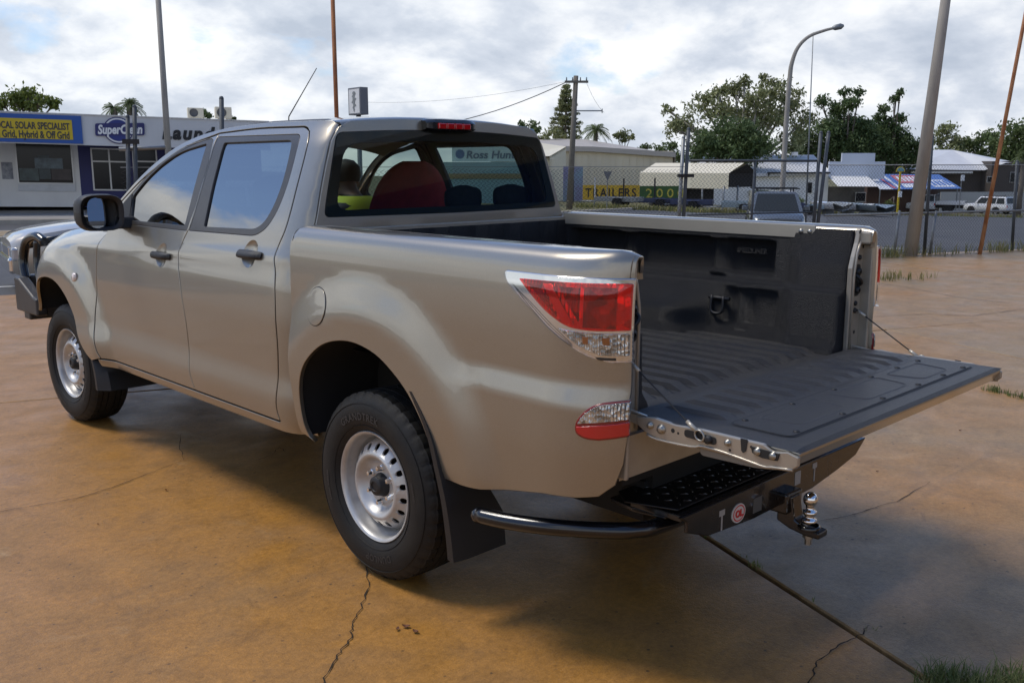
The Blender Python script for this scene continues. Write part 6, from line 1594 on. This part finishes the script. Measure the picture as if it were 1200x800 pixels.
for x, dz_ in ((-.38, -.10), (.22, 0), (.55, 0)):
    P = []
    for k in np.linspace(-1, 1, 9):
        q = math.sqrt(max(.05, 1-k**4)); P.append([(x+.115*q*abs(math.cos(t))**.7*np.sign(math.cos(t)), .715+.05*q*math.sin(t), 1.435+dz_+.065*k) for t in np.linspace(0, 2*math.pi, 17)])
    MB().grid(P).build('headrest', M['seat'], rb)
MB().prism([(2.30, .75), (2.72, .75), (2.72, 1.24), (2.45, 1.26), (2.28, 1.17)], lambda a, b: (-.74, a, b), (1.48, 0, 0)).build('dashboard', M['plastic'], T, bevel=.03)
cx_ = Vector((.40, 2.12, 1.12)); ax_ = Vector((0, -.86, .5)); e1 = Vector((1, 0, 0)); e2 = ax_.cross(e1).normalized()
MB().tube([cx_+e1*.185*math.cos(t)+e2*.185*math.sin(t) for t in np.linspace(0, 2*math.pi, 25)[:-1]], .015, 8, closed=True).tube([cx_-e1*.18, cx_+e1*.18], .018, 6).tube([cx_, cx_-ax_*.25], .03, 8).build('steering_wheel', M['plastic'], T)
# ================================================================== other vehicles, the driver, weeds, small things
M['carwhite'] = mat('white_car_paint', (.70, .70, .70), .25, coat=1.0)
M['carsilver'] = mat('silver_car_paint', (.16, .175, .185), .3, .5, coat=1.0)
M['cargold'] = paint('second_champagne_paint', (.46, .42, .36), .6, .42)
M['carglass'] = mat('car_glass', (.035, .04, .042), .15, spec=.22)
M['headg'] = mat('headlamp_glass', (.55, .57, .58), .1, .3, coat=1.0)
def car(name, label, cat, pos, az, Ln, Wd, H, belt, hood_z, stations, green, m, wheels=(.9, 3.7), wr=.36, rack=False, group=None):
    """small vehicle: forward is +y of its own frame, nose at y=0, body back to y=-Ln"""
    e = empty(name, tuple(pos), -az, label, cat, group); lo_ = lambda o: o
    # lower body: rounded sections along the length
    rows = []
    for y, w, zb, zt in stations:
        r_ = min(.09, (zt-zb)*.3); hw = w/2
        rows.append([(-hw*.92, y, zb), (-hw, y, zb+r_), (-hw, y, zb+(zt-zb)*.55), (-hw*.985, y, zt-r_*1.2), (-hw*.93, y, zt-r_*.25), (-hw*.80, y, zt+.004), (0, y, zt+.03), (hw*.80, y, zt+.004), (hw*.93, y, zt-r_*.25), (hw*.985, y, zt-r_*1.2), (hw, y, zb+(zt-zb)*.55), (hw, y, zb+r_), (hw*.92, y, zb)])
    mb = MB().grid(rows, flip=False); k = len(rows[0]); mb.f += [list(range(k))[::-1], list(range(len(mb.v)-k, len(mb.v)))]; mb.s += [False]*2; mb.m += [0]*2
    body = mb.build('body', m, e, sharp=42)
    yb0, yb1, yt0, yt1, wt = green; wb = Wd*.95
    def gp(fy, fx, fz): # fy 0 front..1 back, fx -1..1, fz 0 belt..1 roof
        y0, y1 = yb0+(yt0-yb0)*fz, yb1+(yt1-yb1)*fz; w = wb+(wt-wb)*fz; return Vector((fx*w/2, y0+(y1-y0)*fy, belt+(H-belt)*fz))
    mb = MB()
    P = [[gp(fy, -1, 0), gp(fy, -1, .5), gp(fy, -.985, .9), gp(fy, -.90, 1.0), gp(fy, -.5, 1.02), gp(fy, 0, 1.03), gp(fy, .5, 1.02), gp(fy, .90, 1.0), gp(fy, .985, .9), gp(fy, 1, .5), gp(fy, 1, 0)] for fy in (0, .25, .5, .75, 1)]
    mb.grid(P); k = 11; mb.f += [list(range(k))[::-1], list(range(len(mb.v)-k, len(mb.v)))]; mb.s += [False]*2; mb.m += [0]*2
    cab = mb.build('cabin', m, e, sharp=40)
    def pane(pts, n, nm='window_pane', mm='carglass'):
        c = Vector(n); A = [p+c*.012 for p in pts]; B = [p-c*.01 for p in pts]
        o = mesh_obj(nm, A+B, [list(range(len(A))), list(range(len(A), 2*len(A)))[::-1]]+[(i, (i+1) % len(A), len(A)+(i+1) % len(A), len(A)+i) for i in range(len(A))], M[mm], cab); return o
    for sx in (-1, 1):
        cuts = (.06, .36, .39, .66, .69, .94) if Ln > 4.2 else (.06, .48, .52, .94)
        for a, b in zip(cuts[::2], cuts[1::2]): pane([gp(a, sx, .08), gp(b, sx, .08), gp(b, sx*.995, .86), gp(a, sx*.995, .86)], (sx, 0, .2))
    pane([gp(0, -.86, .06), gp(0, .86, .06), gp(0, .84, .90), gp(0, -.84, .90)], (0, 1, .5), 'windscreen'); pane([gp(1, -.84, .10), gp(1, .84, .10), gp(1, .80, .86), gp(1, -.80, .86)], (0, -1, .3), 'back_window')
    for yw in wheels:
        for sx in (-1, 1):
            w = empty('wheel', (sx*(Wd/2-.10), -yw, wr), 0, parent=e)
            MB().lathe([(wr*.62, .10), (wr*.9, .11), (wr, .07), (wr, -.07), (wr*.9, -.11), (wr*.62, -.10)], ax=(sx, 0, 0), n=22).build('tyre', M['rubber'], w)
            MB().lathe([(wr*.62, .10), (wr*.58, .06), (wr*.2, .05), (.001, .07)], ax=(sx, 0, 0), n=18).build('rim', M['steel'], w)
            MB().prism([(wr*1.16*math.cos(t), wr*1.16*math.sin(t)) for t in np.linspace(-.25, math.pi+.25, 15)], lambda a, b: (sx*(Wd/2-.02), -yw+a, wr+b), (sx*.026, 0, 0)).build('wheel_arch', M['dark'], body)
    for sx in (-1, 1):
        y0, w0, zb, zt = stations[0]
        MB().box(sx*w0*.46-.13, sx*w0*.46+.13, -.10, .012, zt-.24, zt-.06).build('headlight', M['headg'], e, bevel=.03)
        y1, w1, zb1, zt1 = stations[-1]
        MB().box(sx*w1*.46-.07, sx*w1*.46+.07, y1-.014, y1+.10, zt1-.34, zt1-.10).build('tail_light', M['red'], e, bevel=.02)
        MB().box(sx*(Wd/2+.10)-.10, sx*(Wd/2+.10)+.10, yb0-.55, yb0-.43, belt+.03, belt+.20).build('mirror', m, e, bevel=.03)
    y0, w0, zb, zt = stations[0]
    MB().box(-w0*.30, w0*.30, -.05, .018, zt-.24, zt-.07).build('grille', M['chrome'] if name == 'parked_sedan' else M['black'], e, bevel=.01)
    MB().box(-w0*.46, w0*.46, -.12, .05, zb-.02, zb+.20).build('bumper', m if name != 'parked_sedan' else M['chrome'], e, bevel=.04)
    MB().box(-stations[-1][1]*.47, stations[-1][1]*.47, stations[-1][0]-.05, stations[-1][0]+.1, stations[-1][2], stations[-1][2]+.2).build('bumper', m, e, bevel=.04)
    MB().box(-.26, .26, stations[-1][0]-.058, stations[-1][0]-.05, stations[-1][2]+.24, stations[-1][2]+.36).build('number_plate', M['white'], e)
    if rack:
        mb = MB()
        for fy in (.16, .62):
            p = gp(fy, 0, 1.0); mb.box(-wt/2-.10, wt/2+.10, p.y-.03, p.y+.03, H+.08, H+.12)
            for sx in (-1, 1): mb.box(sx*wt*.42-.02, sx*wt*.42+.02, p.y-.02, p.y+.02, H-.03, H+.09)
        mb.build('roof_rack', M['black'], e)
    return e
# silver wagon facing the gate
p = at(911, 30); az_ = R(236)
car('parked_car', 'silver wagon with a black roof rack facing the fence behind the gate', 'car', p-ZD*.16, az_, 4.4, 1.78, 1.62, .98, .95,
    [(0, 1.5, .28, .80), (-.15, 1.66, .22, .92), (-1.0, 1.76, .22, .99), (-3.9, 1.76, .22, 1.0), (-4.4, 1.62, .26, .98)], (-1.05, -4.25, -1.75, -4.0, 1.38), M['carsilver'], (.85, 3.5), .33, True)
# champagne sedan nose beyond the bull bar
p = at(12, 13.0); az_ = R(281)
u_ = car('parked_sedan', 'champagne sedan on the road whose bonnet shows beyond the black bull bar', 'car', p, az_, 4.5, 1.78, 1.42, .90, .88,
    [(0, 1.30, .26, .66), (-.08, 1.50, .22, .72), (-.28, 1.66, .20, .78), (-.7, 1.75, .20, .845), (-1.35, 1.78, .20, .90), (-4.0, 1.76, .20, .92), (-4.5, 1.60, .26, .90)], (-1.45, -4.0, -2.3, -3.6, 1.30), M['cargold'], (.90, 3.55), .32)
MB().box(-.62, -.50, -1.02, -.96, .895, .918).build('washer_jet', M['seal'], u_, bevel=.006)
MB().box(-.80, -.60, -1.34, -1.28, .91, .935).build('wiper', M['seal'], u_, bevel=.006)
# white wagon, tray truck and sedan on the far verge
p = at(1134, 104); c_ = car('parked_wagon', 'white four wheel drive wagon parked in front of the brown house', 'car', p, R(14), 5.0, 1.97, 1.90, 1.12, 1.1,
    [(0, 1.75, .45, 1.0), (-.2, 1.92, .38, 1.10), (-1.3, 1.96, .36, 1.16), (-4.6, 1.96, .36, 1.16), (-5.0, 1.86, .45, 1.14)], (-1.2, -4.95, -1.9, -4.75, 1.62), M['carwhite'], (1.0, 3.85), .40, True)
p = at(1063, 94); t_ = car('tray_truck', 'white flat tray utility half hidden by the concrete pole', 'truck', p, R(346), 2.6, 1.80, 1.78, 1.08, 1.0,
    [(0, 1.6, .45, .90), (-.2, 1.76, .40, .98), (-1.1, 1.78, .38, 1.06), (-2.6, 1.76, .38, 1.06)], (-1.1, -2.6, -1.6, -2.5, 1.45), M['carwhite'], (.9, 3.7), .38)
MB().box(-.95, .95, -5.2, -2.7, .84, .92).box(-.97, -.91, -5.2, -2.7, .92, 1.18).box(.91, .97, -5.2, -2.7, .92, 1.18).box(-.95, .95, -5.24, -5.18, .92, 1.18).build('tray', M['carwhite'], t_, bevel=.01)
mb = MB()
for x in (-.9, -.45, 0, .45, .9): mb.tube([(x, -2.72, .9), (x, -2.72, 1.85)], .025, 6)
mb.tube([(-.9, -2.72, 1.85), (.9, -2.72, 1.85)], .025, 6).build('headboard', M['galv'], t_); MB().box(-.4, .4, -5.0, -2.6, .5, .84).build('chassis', M['dark'], t_)
# trailers and flat things in the trailer yard
def trailer(px, D, ln, wd, ht, m, label, az, box=True):
    p = at(px, D); e = empty('box_trailer', tuple(p), -az, label, 'trailer', 'trailers for sale behind the far fence')
    ht *= .55; mb = MB().box(-wd/2, wd/2, -ln, 0, .36, .42)
    if box:
        for a in ((-wd/2, -wd/2+.05, -ln, 0), (wd/2-.05, wd/2, -ln, 0), (-wd/2, wd/2, -.05, 0), (-wd/2, wd/2, -ln, -ln+.05)): mb.box(*a, .42, .42+ht)
    mb.build('tray', m, e, bevel=.01)
    MB().tube([(-.5, 0, .36), (0, 1.2, .34), (.5, 0, .36)], .04, 6).build('drawbar', M['galv'], e)
    for sx in (-1, 1):
        MB().lathe([(.001, .09), (.2, .09), (.33, .08), (.33, -.08), (.2, -.09)], (sx*(wd/2+.12), -ln*.55, .33), (sx, 0, 0), 16).build('wheel', M['rubber'], e); MB().box(sx*(wd/2+.13)-.12, sx*(wd/2+.13)+.12, -ln*.55-.4, -ln*.55+.4, .60, .63).build('mudguard', m, e, bevel=.01)
    return e
tg_ = mat('trailer_grey_green', (.26, .31, .33), .45, .4); tb_ = mat('trailer_dark_blue', (.03, .04, .09), .5)
trailer(846, 62, 2.6, 2.2, .55, tg_, 'grey green box trailer on the grass under the carport gable', R(330)); trailer(700, 64, 3.0, 1.6, .40, M['galv'], 'galvanised trailer below the T of the banner', R(338)); trailer(742, 65, 3.2, 1.7, .35, tb_, 'dark blue trailer below the S of the banner', R(320)); trailer(786, 64, 2.8, 1.6, .45, tb_, 'dark blue trailer left of the gate posts', R(330)); trailer(886, 66, 3.2, 1.9, .45, tb_, 'long dark blue trailer in front of the dark gable', R(325)); trailer(925, 66, 2.2, 1.5, .4, tg_, 'small grey trailer behind the silver wagon', R(320))
for k, (px, D, ln, cl) in enumerate(((968, 70, 4.2, M['carwhite']), (992, 72, 4.6, M['carwhite']), (1016, 70, 4.4, tg_))):
    p = at(px, D); e = empty('boat_trailer', tuple(p), R(-30), ['white aluminium boat hull lying on the verge left of the awning', 'second white boat hull on the verge nearer the awning shop', 'grey boat hull on the verge below the white awning'][k], 'boat', 'hulls lying on the far verge')
    rows = []
    for t in np.linspace(0, 1, 8):
        w = .85*math.sin(min(1, t*1.8+.06)*math.pi/2); rows.append([(-w, -ln*t+ln/2, .85), (-w*.85, -ln*t+ln/2, .45), (0, -ln*t+ln/2, .30-.0*t+.2*(1-t)), (w*.85, -ln*t+ln/2, .45), (w, -ln*t+ln/2, .85), (w*.9, -ln*t+ln/2, .86), (0, -ln*t+ln/2, .62), (-w*.9, -ln*t+ln/2, .86), (-w, -ln*t+ln/2, .85)])
    MB().grid(rows).build('hull', cl, e); MB().tube([(0, ln/2+.8, .4), (0, -ln/2, .3)], .05, 6).box(-.6, .6, -.1, .1, 0, .35).build('cradle', M['galv'], e)

# ---- the driver, leaning forward in the cab, in a high visibility vest
pe = empty('person', (.41, 1.84, .90), 0, 'driver leaning forward in the cab, wearing a yellow high visibility vest over dark clothes', 'person')
def skin(name, pts, edges, rad, m, parent, sub=2):
    me = bpy.data.meshes.new(name); me.from_pydata(pts, edges, []); me.update(); o = bpy.data.objects.new(name, me); COL.objects.link(o); o.parent = parent
    md = o.modifiers.new('skin', 'SKIN'); sv = me.skin_vertices
    for i, r in enumerate(rad):
        sv[0].data[i].radius = (r, r) if not isinstance(r, tuple) else r
    sv[0].data[0].use_root = True
    s_ = o.modifiers.new('sub', 'SUBSURF'); s_.levels = s_.render_levels = sub; me.materials.append(m)
    for p_ in me.polygons: p_.use_smooth = True
    md.use_smooth_shade = True; return o
def skin_col(name):
    mm, t, b = principled(name); co = N('ShaderNodeTexCoord', t); s_ = N('ShaderNodeSeparateXYZ', t); L(t, co.outputs['Object'], s_.inputs[0])
    # dark trousers and sleeves below the neck, skin above
    c = mixc(t, ramp(t, mathn(t, 'MULTIPLY', s_.outputs[2], 1.0), [(.520, 0.0), (.526, 1.0)]), (.02, .022, .03), (.36, .20, .14)); L(t, c, b.inputs['Base Color']); b.inputs['Roughness'].default_value = .6; return mm
J = [(0, -.10, 0), (0, -.06, .20), (0, .02, .40), (0, .08, .48), (0, .14, .53), (0, .19, .57), (0, .21, .66), (-.10, .0, -.02), (-.12, .42, .06), (-.12, .55, -.30), (-.12, .68, -.33), (.10, .0, -.02), (.12, .42, .06), (.12, .55, -.30), (.12, .68, -.33), (-.19, .03, .43), (-.24, .12, .20), (-.12, .36, .24), (-.07, .43, .27), (.19, .03, .43), (.24, .12, .20), (.14, .36, .24), (.10, .43, .27)]
Ed = [(0, 1), (1, 2), (2, 3), (3, 4), (4, 5), (5, 6), (0, 7), (7, 8), (8, 9), (9, 10), (0, 11), (11, 12), (12, 13), (13, 14), (2, 15), (15, 16), (16, 17), (17, 18), (2, 19), (19, 20), (20, 21), (21, 22)]
Rd = [(.16, .11), (.15, .105), (.15, .09), .06, .055, (.078, .09), (.06, .07), .085, .07, .05, .04, .085, .07, .05, .04, .06, .048, .036, .030, .06, .048, .036, .030]
body_ = skin('body', J, Ed, Rd, skin_col('clothes_and_skin'), pe)
hv = mat('hi_vis_yellow', (.42, .52, .02), .7); hs = mat('reflective_tape', (.50, .52, .52), .35, .2)
rows = []
for z, w, d, yo in ((.06, .205, .165, -.09), (.16, .20, .165, -.07), (.28, .21, .160, -.025), (.38, .225, .150, .015), (.44, .205, .125, .035), (.485, .150, .108, .06), (.515, .095, .095, .09)):
    rows.append([(w*math.cos(t), yo+d*math.sin(t), z) for t in np.linspace(0, 2*math.pi, 25)])
MB().grid(rows).build('vest', hv, pe)
mb = MB()
for z0, z1, w, d, yo in ((.13, .18, .207, .170, -.075), (.26, .31, .213, .166, -.025)): mb.grid([[(w*math.cos(t), yo+d*math.sin(t), z) for t in np.linspace(0, 2*math.pi, 25)] for z in (z0, z1)])
mb.build('reflective_band', hs, pe)
rows = [[(r*math.cos(t), .185+r*1.12*math.sin(t)-.01, z) for t in np.linspace(0, 2*math.pi, 17)] for r, z in ((.080, .60), (.088, .64), (.082, .69), (.05, .725), (.005, .735))]
MB().grid(rows).build('hair', mat('dark_hair', (.02, .015, .012), .7), pe)
hm = mat('skin_tone', (.36, .20, .14), .5)
mb = MB().lathe([(.001, .0), (.012, .01), (.013, .03), (.006, .05)], (0, .275, .56), (0, .35, 1), 8)
for sx in (-1, 1): mb.ball((sx*.082, .18, .59), .02, 8, sz=1.5)
mb.build('nose_and_ears', hm, pe); mb = MB()
for sx in (-1, 1): mb.ball((sx*.032, .272, .605), .011, 8)
mb.build('eyes', M['black'], pe); MB().box(-.025, .025,   .262, .276, .525, .533).build('mouth', mat('lips', (.30, .10, .09), .5), pe, bevel=.003)
for sx in (-1, 1):
    hb_ = Vector((sx*.085, .43, .27)) if sx > 0 else Vector((-.07, .43, .27)); mb = MB().tube([hb_, hb_+Vector((0, .05, .015)), hb_+Vector((0, .09, .02))], [.028, .040, .034], 8)
    for k in range(4):
        b0 = hb_+Vector((-.030+.020*k, .09, .02)); ln = (.055, .068, .072, .060)[k] if sx < 0 else (.060, .072, .068, .055)[k]
        mb.tube([b0, b0+Vector((0, ln*.5, .012)), b0+Vector((0, ln*.7, -.02)), b0+Vector((0, ln*.55, -.045))], [.0095, .009, .0085, .007], 6)
    b0 = hb_+Vector((-sx*.034, .035, .01)); mb.tube([b0, b0+Vector((-sx*.024, .028, .004)), b0+Vector((-sx*.022, .055, -.012))], [.012, .010, .008], 6)
    mb.build('hand', hm, pe)

# ---- weeds and grass
LM['grass'] = leafmat('grass_blade', (.13, .15, .035), (.34, .29, .12)); LM['green'] = leafmat('green_grass_blade', (.10, .15, .035), (.26, .25, .09))
def grass(name, pts, hmin, hmax, m, seed, w=.004, bend=.6):
    """tufts of bent blades; pts are (x, y, spread, count)"""
    rng = np.random.default_rng(seed); V = []; F = []
    for x, y, z, sp_, n in pts:
        for _ in range(n):
            a = rng.uniform(0, 2*math.pi); r = sp_*math.sqrt(rng.uniform()); bx, by = x+r*math.cos(a), y+r*math.sin(a); h = rng.uniform(hmin, hmax); d = rng.uniform(0, 2*math.pi); l = h*bend*rng.uniform(.2, 1); c, s = math.cos(d), math.sin(d); q = (-s*w, c*w)
            b = len(V); V += [(bx-q[0], by-q[1], z), (bx+q[0], by+q[1], z), (bx+c*l*.35+q[0]*.8, by+s*l*.35+q[1]*.8, z+h*.6), (bx+c*l*.35-q[0]*.8, by+s*l*.35-q[1]*.8, z+h*.6), (bx+c*l, by+s*l, z+h*.95)]
            F += [(b, b+1, b+2, b+3), (b+3, b+2, b+4)]
    return tag(mesh_obj(name, V, F, m), kind='stuff')
rng = np.random.default_rng(4); pts = []
for u in np.arange(-1, 33, .16):
    if uG0-.2 < u < uG1+.2 and rng.random() < .6: continue
    k = .5+.5*math.sin(u*1.9)+.4*math.sin(u*4.3+1)
    for _ in range(2):
        v = FV-.12+rng.normal()*.16; x, y = uv(u+rng.uniform(-.1, .1), min(v, 9.34)); pts.append((x, y, .005, .14, int(3+26*max(0, k-.35)**1.3)))
grass('fence_weeds', pts, .05, .26, LM['grass'], 1, .006)
pts = []
for px, py, n, sp_ in ((1048, 327, 34, .14), (1040, 329, 26, .12), (1072, 328, 18, .16), (1088, 326, 10, .12)): q = gpt(px, py); pts.append((q.x, q.y, .004, sp_, n))
grass('grass_tuft', pts, .04, .17, LM['grass'], 2, .006)
pts = []
for i in range(46):
    px, py = 1085+rng.random()*135, 812-rng.random()*28-max(0, 0)
    q = gpt(px, py+8); pts.append((q.x, q.y, .004, .05, 34))
grass('corner_grass', pts, .012, .065, LM['green'], 3, .0017, 1.3)
pts = []
for px, py, n in ((884, 661, 26), (889, 665, 18), (872, 652, 8), (1020, 738, 8), (958, 704, 6), (830, 628, 8)): q = gpt(px, py); pts.append((q.x, q.y, -.01, .022, n))
grass('joint_weeds', pts, .012, .035, LM['green'], 4, .0016)
pts = []
for px, py, n in ((1158, 457, 30), (1166, 459, 30), (1176, 461, 24), (1188, 464, 20), (1196, 467, 20)): q = gpt(px, py); pts.append((q.x, q.y, 0, .05, n))
grass('crack_weeds', pts, .02, .06, LM['green'], 5, .003)
pts = []
for px in np.arange(676, 910, 1.6):
    D = 60+rng.uniform(-1.5, 2); p = at(px, D); pts.append((p.x, p.y, p.z, .35, 14))
for px in np.arange(905, 1200, 1.8):
    u_, v_ = touv(*at(px, 70).to_2d()); u2 = u_; p = at(px, 66+max(0, (px-905))*.08+rng.uniform(-1, 1)); pts.append((p.x, p.y, p.z, .4, 6))
grass('verge_grass', pts, .12, .38, LM['grass'], 6, .03)

# ---- small litter on the concrete
lf = mat('dry_leaf', (.10, .030, .016), .8, col2=(.17, .07, .03), vscale=60)
rng = np.random.default_rng(9); k = 0
for px, py, s_, lb in ((476, 735, .030, 'curled dark red leaf in the middle of the litter below the rear wheel'), (487, 741, .026, 'right hand dry leaf of the litter below the rear wheel'), (466, 738, .020, 'left hand dry leaf of the litter below the rear wheel'), (195, 575, .016, 'single dark crumb of leaf left of the rear wheel'), (403, 498, .014, 'small dark leaf beside the rear tyre'), (1028, 553, .016, 'small dark leaf on the concrete right of the tow ball'), (115, 615, .012, 'tiny dark leaf on the open concrete at the left'), (1125, 505, .02, 'small dry leaf below the far corner of the tailgate')):
    q = gpt(px, py); a = rng.uniform(0, 6.28); P = []
    for t in np.linspace(0, 1, 6):
        w = s_*.34*math.sin(math.pi*min(1, t*.96+.03)); c = (t-.5)*s_; z = .004+s_*.35*(2*t-1)**2*.5
        P.append([(q.x+math.cos(a)*c-math.sin(a)*b*w, q.y+math.sin(a)*c+math.cos(a)*b*w, z+(.003 if b else 0)) for b in (-1, 0, 1)])
    tag(MB().grid(P).build('dry_leaf', lf), lb, 'leaf', 'dry leaves on the concrete')

# ---- workshop behind the photographer, mirrored in the cab's back window
wk = empty('workshop_building', (9.5, -11.5, 0), R(220), 'white workshop with a blue fascia band and dark roller doors behind the truck', 'building')
MB().box(-9, 9, 0, 8, 0, 4.6).build('wall', M['white'], wk); MB().box(-9.2, 9.2, -.12, 0, 3.0, 3.9).build('fascia', M['signblue'], wk)
MB().box(-9.4, 9.4, -1.6, 8.2, 4.6, 4.75).build('roof', M['groof'], wk)
for x in (-6.2, -1.2, 3.8): MB().box(x-1.9, x+1.9, -.06, 0, 0, 2.8).build('roller_door', M['dark'], wk)
MB().box(6.6, 7.6, -.06, 0, 0, 2.1).build('door', M['navy'], wk)
